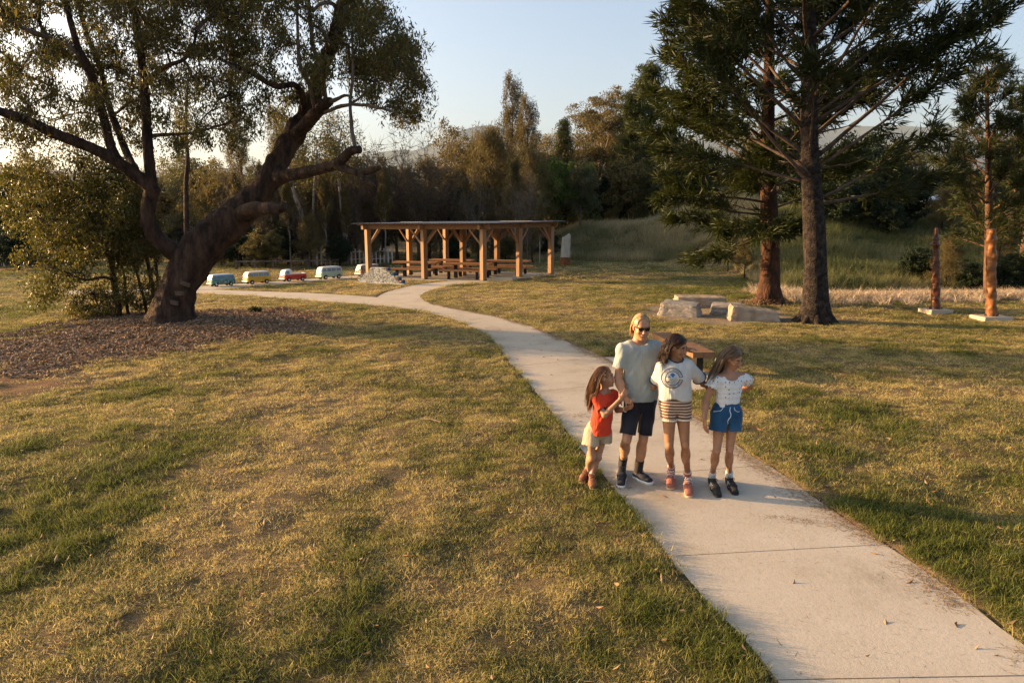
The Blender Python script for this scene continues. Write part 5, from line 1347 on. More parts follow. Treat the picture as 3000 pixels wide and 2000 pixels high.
    def mesh(s, name, mat, dec=None):
        f = s.f; g = f < 0; nx_, ny_, nz_ = f.shape
        cnt = np.zeros((nx_ - 1, ny_ - 1, nz_ - 1), np.int8)
        for a in (0, 1):
            for b_ in (0, 1):
                for c in (0, 1): cnt += g[a:nx_ - 1 + a, b_:ny_ - 1 + b_, c:nz_ - 1 + c]
        mix = (cnt > 0) & (cnt < 8); idx = np.full(mix.shape, -1, np.int32); ce = np.argwhere(mix); idx[mix] = np.arange(len(ce))
        acc = np.zeros((len(ce), 3)); num = np.zeros(len(ce)); cor = [(a, b_, c) for a in (0, 1) for b_ in (0, 1) for c in (0, 1)]
        val = {o: f[ce[:, 0] + o[0], ce[:, 1] + o[1], ce[:, 2] + o[2]] for o in cor}
        for o in cor:
            for ax in range(3):
                if o[ax] == 0:
                    o2 = tuple(o[i] + (i == ax) for i in range(3)); fa, fb = val[o], val[o2]; cr = (fa < 0) != (fb < 0)
                    t = np.where(cr, fa / np.where(cr, fa - fb, 1), 0); pt = np.array(o, float)[None] + np.eye(3)[ax][None] * t[:, None]
                    acc += pt * cr[:, None]; num += cr
        V = s.lo + (ce + acc / num[:, None]) * s.h; Q = []
        for ax in range(3):
            b_, c = (ax + 1) % 3, (ax + 2) % 3
            s0 = [slice(None)] * 3; s1 = [slice(None)] * 3; s0[ax] = slice(0, -1); s1[ax] = slice(1, None)
            e = np.argwhere(g[tuple(s0)] != g[tuple(s1)]); e = e[(e[:, b_] > 0) & (e[:, c] > 0) & (e[:, b_] < f.shape[b_] - 1) & (e[:, c] < f.shape[c] - 1)]
            ins = g[e[:, 0], e[:, 1], e[:, 2]]; q = []
            for db, dc in ((-1, -1), (0, -1), (0, 0), (-1, 0)):
                k = e.copy(); k[:, b_] += db; k[:, c] += dc; q.append(idx[k[:, 0], k[:, 1], k[:, 2]])
            q = np.stack(q, 1); q[~ins] = q[~ins][:, ::-1]; Q.append(q)
        Q = np.concatenate(Q); Q = Q[(Q >= 0).all(1)]
        return mesh_np(name, V, Q, smooth=True, mats=[mat] if not isinstance(mat, (list, tuple)) else mat)

# ================================================================== model vans on the path
M_GLASS = pm('blue_glass', (.13, .19, .24), (.26, .33, .38), 3, .15, spec=.6)
M_TYRE = pm('tyre', (.012, .012, .012), None, rough=.85)
M_HUB = pm('hubcap', (.62, .62, .6), None, rough=.35)
M_WHITE = pm('white_paint', (.72, .72, .70), (.78, .78, .76), 3, .4)
M_LAMP = pm('lamp_glass', (.75, .72, .62), None, rough=.2)
def paint(name, c, c2=None, sc_=4): return pm(name, c, c2 or tuple(v * 1.15 for v in c), sc_, .38, spec=.5)
def van(pos, yaw, label, low, up, roof, kind='bus', deco=None, S=1.0):
    t = empty('model_van', pos, label, 'model van', 'model vans lined up on the path')
    c, s = math.cos(yaw), math.sin(yaw)
    def W(p): p = np.asarray(p, float).reshape(-1, 3) * S; return np.stack([pos[0] + c * p[:, 0] - s * p[:, 1], pos[1] + s * p[:, 0] + c * p[:, 1], pos[2] + p[:, 2]], 1)
    def sdf(zlo, zhi, grow=0.0):
        F = Field((-.72, -.36, .03), (.72, .36, .66), .012)
        x, y, z = F.ax[0][:, None, None], F.ax[1][None, :, None], F.ax[2][None, None, :]
        hw = .245 - .050 * np.clip((z - .30) / .30, 0, 1) + grow
        fr = .60 - .095 * np.clip((z - .30) / .28, 0, 1) ** 1.3 + grow - .25 * y ** 2 * 2
        re = .60 - .045 * np.clip((z - .32) / .28, 0, 1) + grow - .2 * y ** 2 * 2
        q = np.maximum(np.abs(y) - hw, np.maximum(-x - fr, x - re)); top = .585 + grow - .9 * y ** 2 * .35 - .04 * (x / .6) ** 4
        r_ = .05; a = np.maximum(q + r_, 0); b_ = np.maximum(np.maximum(z - top, .105 - z) + r_, 0)
        q2 = np.sqrt(a ** 2 + b_ ** 2) + np.minimum(np.maximum(q, np.maximum(z - top, .105 - z)) + r_, 0) - r_
        if kind == 'pickup' and zhi > .4: q2 = np.maximum(q2, np.minimum(x + .16, 1) * (1 if True else 0)) if zlo > .3 else q2
        q2 = np.maximum(q2, np.maximum(zlo - z, z - zhi))
        F.f = np.broadcast_to(q2, F.f.shape).astype(np.float32).copy()
        for wx in (-.375, .36):
            for sy in (-1, 1): F.cap((wx, sy * .15, .10), (wx, sy * .40, .10), .115, .115, 0, 'cut')
        return F
    def addf(nm, F, mat, **kw):
        me = F.mesh(nm, mat); n = len(me.vertices); a = np.empty(n * 3, np.float32); me.vertices.foreach_get('co', a); a = W(a.reshape(-1, 3)); me.vertices.foreach_set('co', a.astype(np.float32).ravel()); me.update()
        return part(nm, me, None, t, **kw)
    belt = .335
    body = addf('body', sdf(.0, belt), low)
    if kind == 'pickup':
        F = sdf(belt - .01, .99, -.004); F.plane((-.20, 0, 0), (1, 0, 0)); addf('cab', F, up)
        k = MB().box((0, 0, 0), (1, 1, 1)); 
        for cc_, sz in (((.19, .222, .352), (.78, .03, .035)), ((.19, -.222, .352), (.78, .03, .035)), ((.575, 0, .352), (.03, .41, .035))):
            b2 = MB(); b2.box(cc_, sz); part('tray_rail', MB().add(W(np.concatenate(b2.V)), np.concatenate(b2.Q)), up, t)
        rails = [(-.475, .20)]
        wins = [(-.42, .16)]
    else:
        addf('upper_body', sdf(belt - .008, .545, -.004), up)
        F = sdf(.53, .99, .004); addf('roof', F, roof)
        wins = [(-.405, .19), (-.165, .22), (.095, .22), (.375, .24)] if deco != 'five' else [(-.42, .15), (-.24, .155), (-.06, .155), (.12, .155), (.30, .155), (.46, .11)]
    for wx, ww in wins:
        for sy in (-1, 1):
            z0, z1 = .365, .505; y0, y1 = .245 - .050 * (z0 - .3) / .3 + .001, .245 - .050 * (z1 - .3) / .3 + .001
            o_ = .006
            v = [[wx + a * ww / 2, sy * (yy + d), zz] for d in (-.012, o_) for a, yy, zz in ((-1, y0, z0), (1, y0, z0), (.93, y1, z1), (-.9 if wx < -.35 else -.95, y1, z1))]
            part('window', MB().add(W(v), [[0, 1, 2, 3], [7, 6, 5, 4], [0, 4, 5, 1], [1, 5, 6, 2], [2, 6, 7, 3], [3, 7, 4, 0]]), M_GLASS, t)
    for sy in (-1, 1):                                        # windscreen halves
        xs = lambda zz: -(.60 - .095 * max(0, (zz - .30) / .28) ** 1.3)
        v = [[xs(zz) + d, sy * yy, zz] for d in (-.006, .014) for yy, zz in ((.012, .365), (.185, .365), (.165, .50), (.012, .50))]
        part('windscreen', MB().add(W(v), [[0, 1, 2, 3], [7, 6, 5, 4], [0, 4, 5, 1], [1, 5, 6, 2], [2, 6, 7, 3], [3, 7, 4, 0]]), M_GLASS, t)
        k = MB(); k.tube([(-.585, sy * .165, .245), (-.612, sy * .165, .245)], .036, 12); part('headlight', MB().add(W(np.concatenate(k.V)), np.concatenate(k.Q), np.concatenate(k.T)), M_LAMP, t)
        for wx in (-.375, .36):
            k = MB(); k.tube([(wx, sy * .165, .092), (wx, sy * .238, .092)], .092, 18); wh = part('wheel', MB().add(W(np.concatenate(k.V)), np.concatenate(k.Q), np.concatenate(k.T)), M_TYRE, t)
            k = MB(); k.tube([(wx, sy * .236, .092), (wx, sy * .247, .092)], [.052, .035], 14); part('hubcap', MB().add(W(np.concatenate(k.V)), np.concatenate(k.Q), np.concatenate(k.T)), M_HUB, wh)
    for bx in (-.625, .625):
        k = MB(); k.box((bx, 0, .145), (.035, .47, .05)); part('bumper', MB().add(W(np.concatenate(k.V)), np.concatenate(k.Q)), M_WHITE, t)
    if deco == 'five':                                        # painted flowers and a garland along the side
        for sy in (-1,):
            r = np.random.default_rng(5); mm = [M_WHITE, pm('flower_yellow', (.6, .42, .08), None), pm('leaf_green', (.12, .26, .06), None)]
            for q in range(26):
                fx, fz, fr = r.uniform(-.45, .52), r.uniform(.15, .33), r.uniform(.012, .03)
                k = MB(); k.tube([(fx, sy * .246, fz), (fx, sy * .2495, fz)], fr, 8); part('flower', MB().add(W(np.concatenate(k.V)), np.concatenate(k.Q), np.concatenate(k.T)), mm[int(r.integers(0, 3))], body)
            k = MB(); k.tube([(-.15 + .03 * i, sy * .247, .20 - .03 * math.sin(i / 10 * math.pi)) for i in range(11)], .008, 6); part('garland', MB().add(W(np.concatenate(k.V)), np.concatenate(k.Q), np.concatenate(k.T)), mm[1], body)
    return t
def vanpos(px, py):
    g = G(px, py); return np.array([g[0], g[1], base_h(g[0], g[1]) + .016])
vy = math.atan2(*(vanpos(1061, 810) - vanpos(620, 843))[1::-1][:2])
vy = math.atan2((vanpos(1061, 810) - vanpos(620, 843))[1], (vanpos(1061, 810) - vanpos(620, 843))[0])
M_TEAL = pm('teal_paint', (.035, .17, .22), (.10, .27, .24), 9, .4)
van(vanpos(650, 838), vy, 'teal and blue model van painted with flowers, first in the row', M_TEAL, paint('sky_blue_paint', (.10, .30, .42)), paint('pale_blue_roof', (.55, .66, .68)), 'bus', 'five', .92)
van(vanpos(754, 831), vy, 'mustard yellow model van with a pale roof', paint('mustard_paint', (.64, .37, .04)), paint('mustard_upper', (.64, .37, .04)), M_WHITE, S=.98)
van(vanpos(860, 824), vy, 'red model pickup van with a white cab', paint('red_paint', (.50, .035, .02)), M_WHITE, M_WHITE, 'pickup', S=1.0)
van(vanpos(966, 817), vy, 'mint green model van with a white roof', paint('mint_paint', (.40, .52, .40)), paint('mint_upper', (.47, .56, .47)), M_WHITE, S=1.06)
van(vanpos(1078, 809), vy, 'dark brown and cream model van half hidden by the tile pyramid', paint('cream_brown_paint', (.40, .33, .27), (.12, .06, .045), 7), paint('brown_paint', (.07, .04, .035)), M_WHITE, S=1.06)

# ================================================================== far houses, fence
M_WALL = pm('weatherboard', (.45, .40, .34), (.52, .47, .40), 3, .8)
M_TIN = pm('tin_roof', (.30, .36, .42), (.40, .46, .52), 1, .5, metal=.2)
M_WIN = pm('house_window', (.05, .07, .09), None, rough=.2)
def house(px, Y, eave, ridge, w, d, label, wall, roofm, yaw=0.0, name='house'):
    cx = P(px, 651, Y)[0]; gz_ = H1(cx, Y) ; ez, rz_ = P(px, eave, Y)[2], P(px, ridge, Y)[2]
    t = empty(name, (cx, Y, gz_), label, 'house'); c, s = math.cos(yaw), math.sin(yaw)
    def W(p): p = np.asarray(p, float).reshape(-1, 3); return np.stack([cx + c * p[:, 0] - s * p[:, 1], Y + s * p[:, 0] + c * p[:, 1], p[:, 2]], 1)
    k = MB(); k.box((0, 0, (gz_ - .3 + ez) / 2), (w, d, ez - gz_ + .3)); part('wall', MB().add(W(np.concatenate(k.V)), np.concatenate(k.Q)), wall, t)
    o_ = .45; v = []
    for th in (.0, .12):
        v += [[-w / 2 - o_, -d / 2 - o_, ez - .02 + th], [w / 2 + o_, -d / 2 - o_, ez - .02 + th], [w / 2 - d * .35, 0, rz_ + th], [-w / 2 + d * .35, 0, rz_ + th], [w / 2 + o_, d / 2 + o_, ez - .02 + th], [-w / 2 - o_, d / 2 + o_, ez - .02 + th]]
    q = [[6, 7, 8, 9], [10, 11, 9, 8], [1, 0, 3, 2], [5, 4, 2, 3], [0, 1, 7, 6], [1, 4, 10, 7], [4, 5, 11, 10], [5, 0, 6, 11]]; tr = [[7, 10, 8], [11, 6, 9], [4, 1, 2], [0, 5, 3]]
    part('roof', MB().add(W(v), q, tr), roofm, t)
    for i in range(3):
        x = -w / 2 + w * (i + .5) / 3; k = MB(); k.box((x, -d / 2 - .01, (gz_ + ez) / 2 + .1), (1.3, .08, 1.1)); f = part('window', MB().add(W(np.concatenate(k.V)), np.concatenate(k.Q)), M_WHITE, t)
        for sx in (-.3, .3):
            k = MB(); k.box((x + sx, -d / 2 - .055, (gz_ + ez) / 2 + .1), (.5, .02, .95)); part('pane', MB().add(W(np.concatenate(k.V)), np.concatenate(k.Q)), M_WIN, f)
    return t
house(516, 64, 691, 658, 5.2, 5, 'house with a pale blue-grey roof glimpsed through the forked trunk', M_WALL, M_TIN)
house(384, 60, 678, 642, 3.4, 6, 'house with a blue-grey roof glimpsed west of the trunk', M_WALL, M_TIN, .4)
house(10, 46, 742, 722, 6.5, 5, 'low dark shed with a pale eave at the west edge', pm('dark_boards', (.04, .04, .045), (.07, .07, .07), 3, .8), pm('slate_tin', (.12, .14, .16), (.2, .22, .24), 2, .5), name='shed')
house(2905, 62, 588, 548, 9.0, 6, 'two-toned house behind the long-needled pine on the hillside', pm('ochre_wall', (.45, .25, .11), (.52, .33, .17), 2, .8), M_TIN, -.1)
f0, f1 = P(930, 780, 44.3), P(1150, 780, 46.5)
fz = H1(f0[0], f0[1]); fe = empty('picket_fence', (f0[0], f0[1], fz), 'low pale wire and picket fence behind the model vans', 'fence')
for i in range(19):
    p = f0 + (f1 - f0) * i / 18; p[2] = H1(p[0], p[1]); k = MB(); k.box(p + [0, 0, .5], (.09, .09, 1.05), .1); part('picket', k, M_FLASH, fe)
for hz_ in (.35, .85):
    a, b_ = f0.copy(), f1.copy(); a[2] = H1(a[0], a[1]) + hz_; b_[2] = H1(b_[0], b_[1]) + hz_; k = MB(); k.bar(a + [0, .07, 0], b_ + [0, .07, 0], .03, .05); part('rail', k, M_FLASH, fe)
rf = MB(); a, b_ = P(690, 783, 40.5), P(960, 783, 41.5); a[2] = H1(a[0], a[1]) + .5; b_[2] = H1(b_[0], b_[1]) + .5
fe2 = empty('rail_fence', (a[0], a[1], H1(a[0], a[1])), 'single grey timber rail fence in the grass behind the pickup', 'fence')
part('rail', rf.bar(a, b_, .06, .09), M_BARK_GREY, fe2)
for i in range(6):
    p = a + (b_ - a) * (i + .02) / 5.05; p[2] = H1(p[0], p[1]); k = MB(); k.box(p + [0, .06, .28], (.1, .06, .6)); part('post', k, M_BARK_GREY, fe2)
# sticks lying in the turf
M_STICK = pm('stick', (.20, .14, .09), (.32, .23, .15), 10, .9)
for px, py, ln, yw_, lb in ((505, 1218, .26, -.9, 'short dry stick lying in the lawn nearest the mulch'), (1075, 1048, .36, -.8, 'dry stick lying in the lawn below the shaded mulch'), (1262, 1238, .34, -.5, 'thin curved twig lying in the lawn beside the footpath'), (540, 1012, .8, .1, 'long dry branch lying on the bark mulch')):
    b0 = onp(px, py, .045); d = np.array([math.cos(yw_), math.sin(yw_), .03]) * ln / 2; k = MB(); k.tube([b0 - d, b0 + [.01, .02, .012], b0 + d], [.012, .010, .006], 6); thing('stick', k, M_STICK, b0, lb, 'stick')
# ================================================================== people
def Z1(x, y, Y): return P(1650 + x / 2.528, 880 + y / 2.528, Y)
def skin(name, c):
    m, nt, b = new_mat(name); tc = N(nt, 'ShaderNodeTexCoord'); nz = N(nt, 'ShaderNodeTexNoise', ins={'Scale': 14.0, 'Detail': 5}); L(nt, tc.outputs['Object'], nz.inputs[0])
    L(nt, ramp(nt, nz.outputs['Fac'], [(.3, tuple(v * .84 for v in c)), (.7, tuple(min(1, v * 1.1) for v in c))]), b.inputs['Base Color'])
    b.inputs['Roughness'].default_value = .48; b.inputs['Specular IOR Level'].default_value = .35
    b.inputs['Subsurface Weight'].default_value = .06; b.inputs['Subsurface Radius'].default_value = (.012, .005, .003); b.inputs['Subsurface Scale'].default_value = .5
    return m
def cloth(name, c1, c2=None, fold=.5, fs=9.0, weave=260.0, rough=.9):
    m, nt, b = new_mat(name); tc = N(nt, 'ShaderNodeTexCoord')
    nz = N(nt, 'ShaderNodeTexNoise', ins={'Scale': 6.0, 'Detail': 6}); L(nt, tc.outputs['Object'], nz.inputs[0]); c2 = c2 or tuple(v * 1.12 for v in c1)
    L(nt, ramp(nt, nz.outputs['Fac'], [(.3, c1), (.7, c2)]), b.inputs['Base Color'])
    b.inputs['Roughness'].default_value = rough; b.inputs['Specular IOR Level'].default_value = .15; b.inputs['Sheen Weight'].default_value = .15
    mp = N(nt, 'ShaderNodeMapping'); mp.inputs['Scale'].default_value = (1, 1, .45); L(nt, tc.outputs['Object'], mp.inputs[0])
    f1 = N(nt, 'ShaderNodeTexNoise', ins={'Scale': fs, 'Detail': 3, 'Distortion': 1.2}); L(nt, mp.outputs[0], f1.inputs[0])
    f2 = N(nt, 'ShaderNodeTexNoise', ins={'Scale': weave, 'Detail': 1}); L(nt, tc.outputs['Object'], f2.inputs[0])
    b1 = N(nt, 'ShaderNodeBump', ins={'Strength': fold, 'Distance': .05}); L(nt, f1.outputs['Fac'], b1.inputs['Height'])
    b2 = N(nt, 'ShaderNodeBump', ins={'Strength': .25, 'Distance': .003}); L(nt, f2.outputs['Fac'], b2.inputs['Height']); L(nt, b1.outputs[0], b2.inputs['Normal']); L(nt, b2.outputs[0], b.inputs['Normal'])
    return m
def recolor(m, make):
    nt = m.node_tree; b = nt.nodes['Principled BSDF']
    for l in list(b.inputs['Base Color'].links): nt.links.remove(l)
    tc = N(nt, 'ShaderNodeTexCoord'); L(nt, make(nt, tc.outputs['Object']), b.inputs['Base Color']); return m
def hairmat(name, cols):
    m = leafmat(name, cols, .12, .42, (1.2, .9, .6), .5)
    return m
def frame(f, up=(0, 0, 1)):
    f = unit(f); x = unit(np.cross(up, f)); z = np.cross(f, x)       # x = the person's own left, f = forward
    return np.stack([x, f, z], 1)

def add_head(F, c, R, s, fem=0.0):
    W = lambda x, y, z: c + R @ (np.array([x, y, z]) * s)
    F.ell(W(0, -.012, .030), np.array([.076, .094, .093]) * s, R, .02)
    F.ell(W(0, .030, -.035), np.array([.060 - .003 * fem, .060, .074]) * s, R, .03)
    F.ell(W(0, .045, -.088), np.array([.038 - .006 * fem, .034, .026]) * s, R, .025)
    F.ell(W(0, .072, -.100), np.array([.018, .016, .014]) * s, R, .015)
    F.ell(W(0, .072, .026), np.array([.050, .018, .012]) * s, R, .015)
    for q in (-1, 1):
        F.ell(W(q * .032, .096, .002), np.array([.016, .014, .011]) * s, R, .010, 'cut')
        F.ell(W(q * .040, .062, -.034), np.array([.022, .022, .020]) * s, R, .02)
        F.ell(W(q * .076, -.004, -.008), np.array([.010, .022, .032]) * s, R, .006)
        F.ell(W(q * .011, .098, -.038), np.array([.008, .009, .007]) * s, R, .006)
    F.cap(W(0, .082, .012), W(0, .108, -.034), .008 * s, .0125 * s, .008)
    F.ell(W(0, .086, -.062), np.array([.026, .012, .014]) * s, R, .01)
def add_neck(F, c, R, s, base, r0=.056, r1=.062): F.cap(c + R @ (np.array([0, -.02, -.06]) * s), base, r0 * s, r1 * s, .03)
def add_arm(F, sh, el, wr, r=(.050, .040, .042, .026), k=.02):
    sh, el, wr = map(lambda v: np.asarray(v, float), (sh, el, wr))
    F.cap(sh, el, r[0], r[1], .03); F.cap(el, el + (wr - el) * .35, r[1] * .95, r[2], k); F.cap(el + (wr - el) * .3, wr, r[2], r[3], k)
def add_hand(F, wr, d, nrm, s=1.0, curl=.35, thumb=1, spread=.06):
    """palm, four unequal bent fingers and a thumb; d points to the fingers, nrm out of the back of the hand"""
    d = unit(d); nrm = unit(np.asarray(nrm) - d * (np.asarray(nrm) @ d)); sd = np.cross(d, nrm); wr = np.asarray(wr, float)
    F.ecap(wr, wr + d * .085 * s, sd, .028 * s, .016 * s, .040 * s, .0135 * s, .012)
    for i, (o, l) in enumerate(((-.030, .92), (-.0105, 1.05), (.010, 1.0), (.029, .80))):
        o = o * thumb * -1
        p = wr + (d * .086 + sd * o) * s; e = unit(d + sd * o * spread * 30); a = 0.12 + curl * .8
        for ln, rr, r2 in ((.042, .0088, .0082), (.026, .0080, .0074), (.020, .0072, .0062)):
            e2 = unit(e * math.cos(a) - nrm * math.sin(a)); q = p + e2 * ln * l * s; F.cap(p, q, rr * s, r2 * s, .004); p = q; nrm_ = nrm; a = curl * 1.0
            nrm2 = unit(nrm * math.cos(a) + e * math.sin(a)); e = e2; nrm = unit(nrm - e * (nrm @ e)) if True else nrm2
        nrm = unit(np.cross(sd, d)) if np.dot(np.cross(sd, d), nrm_) > 0 else -unit(np.cross(sd, d))
    t0 = wr + (d * .022 + sd * .026 * thumb) * s; t1 = t0 + unit(d * .65 + sd * .75 * thumb - nrm * .45) * .045 * s; t2 = t1 + unit(d * .9 + sd * .25 * thumb - nrm * .5) * .032 * s
    F.cap(t0, t1, .013 * s, .0105 * s, .008); F.cap(t1, t2, .0100 * s, .0080 * s, .004)
def add_leg(F, hip, kn, an, r=(.085, .055, .050, .036), calf=.056, back=(0, 1, 0)):
    hip, kn, an = map(lambda v: np.asarray(v, float), (hip, kn, an)); back = np.asarray(back, float)
    F.cap(hip, kn, r[0], r[1] * .90, .03); F.ell(kn - back * r[1] * .62 + [0, 0, .004], (.024, .020, .030), None, .025)
    F.cap(kn, an, r[1] * .88, r[3], .006); m = kn + (an - kn) * .30 + back * .020; F.ell(m, (calf * .92, calf * .92, .13), None, .04)

def limit(pts, m=.12): p = np.array(pts); return p.min(0) - m, p.max(0) + m

def hair(parent, c, R, s, bodyF, mat, n, length, part_x=.0, wav=.012, seed=0, back=.3, label=None, rad=.0065, hairline=.62, clump=.02, flare=.0, grav=.55, sweep=0.0, front=1.0, fore=0.0):
    r = np.random.default_rng(seed); mb = MB(); er = np.array([.080, .099, .099]) * s; ec = c + R @ (np.array([0, -.012, .030]) * s)
    Fh = Field(ec - .16 * s, ec + .16 * s, .008)                     # the cap of hair on the skull
    Fh.ell(ec, er * 1.015, R, 0)
    W = lambda x, y, z: c + R @ (np.array([x, y, z]) * s)
    Fh.ell(W(0, .125, -.045 + fore * .3), np.array([.090, .098, .114 + fore]) * s, R, .012, 'cut'); Fh.cap(W(0, 0.0, -.115), W(0, .05, -.12), .08 * s, .08 * s, .01, 'cut')
    if fore: Fh.ell(W(0, .120, .052), np.array([.068, .088, .066]) * s, R, .01, 'cut')
    for q in (-1, 1): Fh.ell(W(q * .085, .012, -.018), np.array([.03, .024, .038]) * s, R, .008, 'cut')
    Fh.ripple(.0016, 260, 40, 60)
    me = Fh.mesh('hair', mat); V0 = np.empty(len(me.vertices) * 3, np.float32); me.vertices.foreach_get('co', V0)
    Q0 = np.empty(len(me.polygons) * 4, np.int32); me.loops.foreach_get('vertex_index', Q0); mb.add(V0.reshape(-1, 3), Q0.reshape(-1, 4)); bpy.data.meshes.remove(me)
    cnt = 0; ptsall = []
    D = r.normal(0, 1, (n * 6, 3)); D /= np.linalg.norm(D, axis=1)[:, None]
    ok = (D[:, 2] > -.25) & ~((D[:, 1] > .30) & (D[:, 2] < hairline)) & ~((D[:, 1] > -.02) & (D[:, 2] < .05))
    D = D[ok][:n]; n = len(D)
    loc = D * er; p = ec + loc @ R.T
    side = np.where(loc[:, 0] > part_x * s, 1.0, -1.0)
    nl = D / er; nl /= np.linalg.norm(nl, axis=1)[:, None]
    t = np.stack([side * 1.0 * front, np.full(n, -back), -.5 + 0 * side], 1); t = t - nl * (t * nl).sum(1)[:, None]; t /= np.linalg.norm(t, axis=1)[:, None]
    v = t @ R.T; ln = length * r.uniform(.78, 1.08, n) * s; K = 15; P_ = [p.copy()]
    ph = np.round(r.uniform(0, 6.28, n) / .9) * .9; down = np.array([0, 0, -1.0])
    lt = (side[:, None] * R[:, 0][None]) ; bk = -R[:, 1]
    bk = unit(bk * [1, 1, 0]) if abs(bk[2]) < .95 else bk
    for k in range(K):
        f = k / K
        v = v * (1 - grav * .5) + down * grav * (.35 + .65 * f) + bk * .06 + lt * flare * f
        v = v + (np.sin(ph + f * 15)[:, None] * (R[:, 0])[None] + np.cos(ph + f * 13)[:, None] * np.array([0, -1.0, 0])) * wav * 22 * f + r.normal(0, .02, (n, 3)) + np.array([sweep, 0, 0]) * f
        v /= np.linalg.norm(v, axis=1)[:, None]; p = p + v * (ln / K)[:, None]
        q = (p - ec) @ R; g = np.sqrt(((q / (er * 1.045)) ** 2).sum(1)); inn = g < 1; p[inn] = ec + (q[inn] / g[inn][:, None]) @ R.T
        q = (p - c) @ R; m_ = (q[:, 2] < .055 * s) & (q[:, 1] > -.012 * s) & (q[:, 2] > -.15 * s); p = p - R[:, 1] * ((q[:, 1] + .012 * s) * .55 * m_)[:, None]
        for Fb in bodyF:
            for _ in range(2):
                d = Fb.sample(p); e = .008; m_ = d < .009
                if m_.any():
                    gr = np.stack([Fb.sample(p + np.eye(3)[a] * e) - Fb.sample(p - np.eye(3)[a] * e) for a in range(3)], 1); gr /= np.linalg.norm(gr, axis=1)[:, None] + 1e-6
                    p = p + gr * (np.clip(.010 - d, 0, .05) * m_)[:, None]
        P_.append(p.copy())
    P_ = np.stack(P_, 1)
    w = np.interp(np.arange(K + 1) / K, [0, .15, .7, 1], [.8, 1, .85, .15])
    for i in range(n): mb.tube(P_[i], rad * s * r.uniform(.6, 1.2) * w, 3, cap=False)
    return part('hair', mb, mat, parent, True, **({'label': label} if label else {}))

def face(parent, c, R, s, skinc, brow, lipc, smile=0.0, look=(0, 0), glasses=False):
    W = lambda x, y, z: c + R @ (np.array([x, y, z]) * s)
    ms = {'eye': pm('eye_white', (.42, .38, .35), None, rough=.3), 'iris': pm('iris_brown', (.05, .028, .015), None, rough=.2), 'brow': pm('brow', brow, None, rough=.9), 'lip': pm('lip', lipc, None, rough=.45), 'teeth': pm('teeth', (.62, .57, .50), None, rough=.4)}
    for q in (-1, 1):
        if not glasses:
            k = MB(); e = W(q * .032, .0805, .002); F_ = MB()
            ang = np.linspace(0, math.pi, 7); V = []
            k.tube([e + R @ np.array([x_, .012 * math.sqrt(max(0, 1 - (x_ / .0145) ** 2)) - .006, 0]) * s for x_ in np.linspace(-.0142, .0142, 9)], [.0015 + .0046 * s * math.sqrt(max(0, 1 - (t_ / 1.02) ** 2)) for t_ in np.linspace(-1, 1, 9)], 8)
            eo = part('eye', k, ms['eye'], parent, True)
            k = MB(); i_ = e + R @ np.array([look[0] * .006, .0090, look[1] * .002]) * s; k.tube([i_ - R[:, 1] * .004, i_ + R[:, 1] * .0035 * s], [.0060 * s, .0052 * s], 10); part('iris', k, ms['iris'], eo)
            k = MB(); k.tube([e + R @ np.array([x_, .0105 - 22 * x_ * x_, .0056 - 14 * x_ * x_]) * s for x_ in np.linspace(-.016, .016, 7)], [.0008] + [.0019 * s] * 5 + [.0008], 5); part('eyelid', k, ms['brow'], parent, True)
        k = MB(); k.tube([W(q * .014, .092, .020), W(q * .030, .093, .025), W(q * .046, .082, .021)], [.0035 * s, .0042 * s, .002 * s], 6); part('eyebrow', k, ms['brow'], parent, True)
    sm = smile
    if sm > .3:
        k = MB(); k.tube([W(x_, .0965 - 9 * x_ * x_, -.0645 + 7 * sm * x_ * x_) for x_ in np.linspace(-.018, .018, 7)], [.002 * s] + [.0042 * s] * 5 + [.002 * s], 6); part('teeth', k, ms['teeth'], parent, True)
    for dz, rr in ((.0035 + .0035 * (sm > .3), .0038), (-.0045 - .0035 * (sm > .3), .0048)):
        k = MB(); k.tube([W(x_, .099 - 9.5 * x_ * x_, -.0625 + dz + (9 * sm) * x_ * x_ * (1.0 if dz < 0 else .8) - (0 if dz < 0 else 0)) for x_ in np.linspace(-.024, .024, 9)], [.001] + [rr * s] * 7 + [.001], 6); part('lip', k, ms['lip'], parent, True)
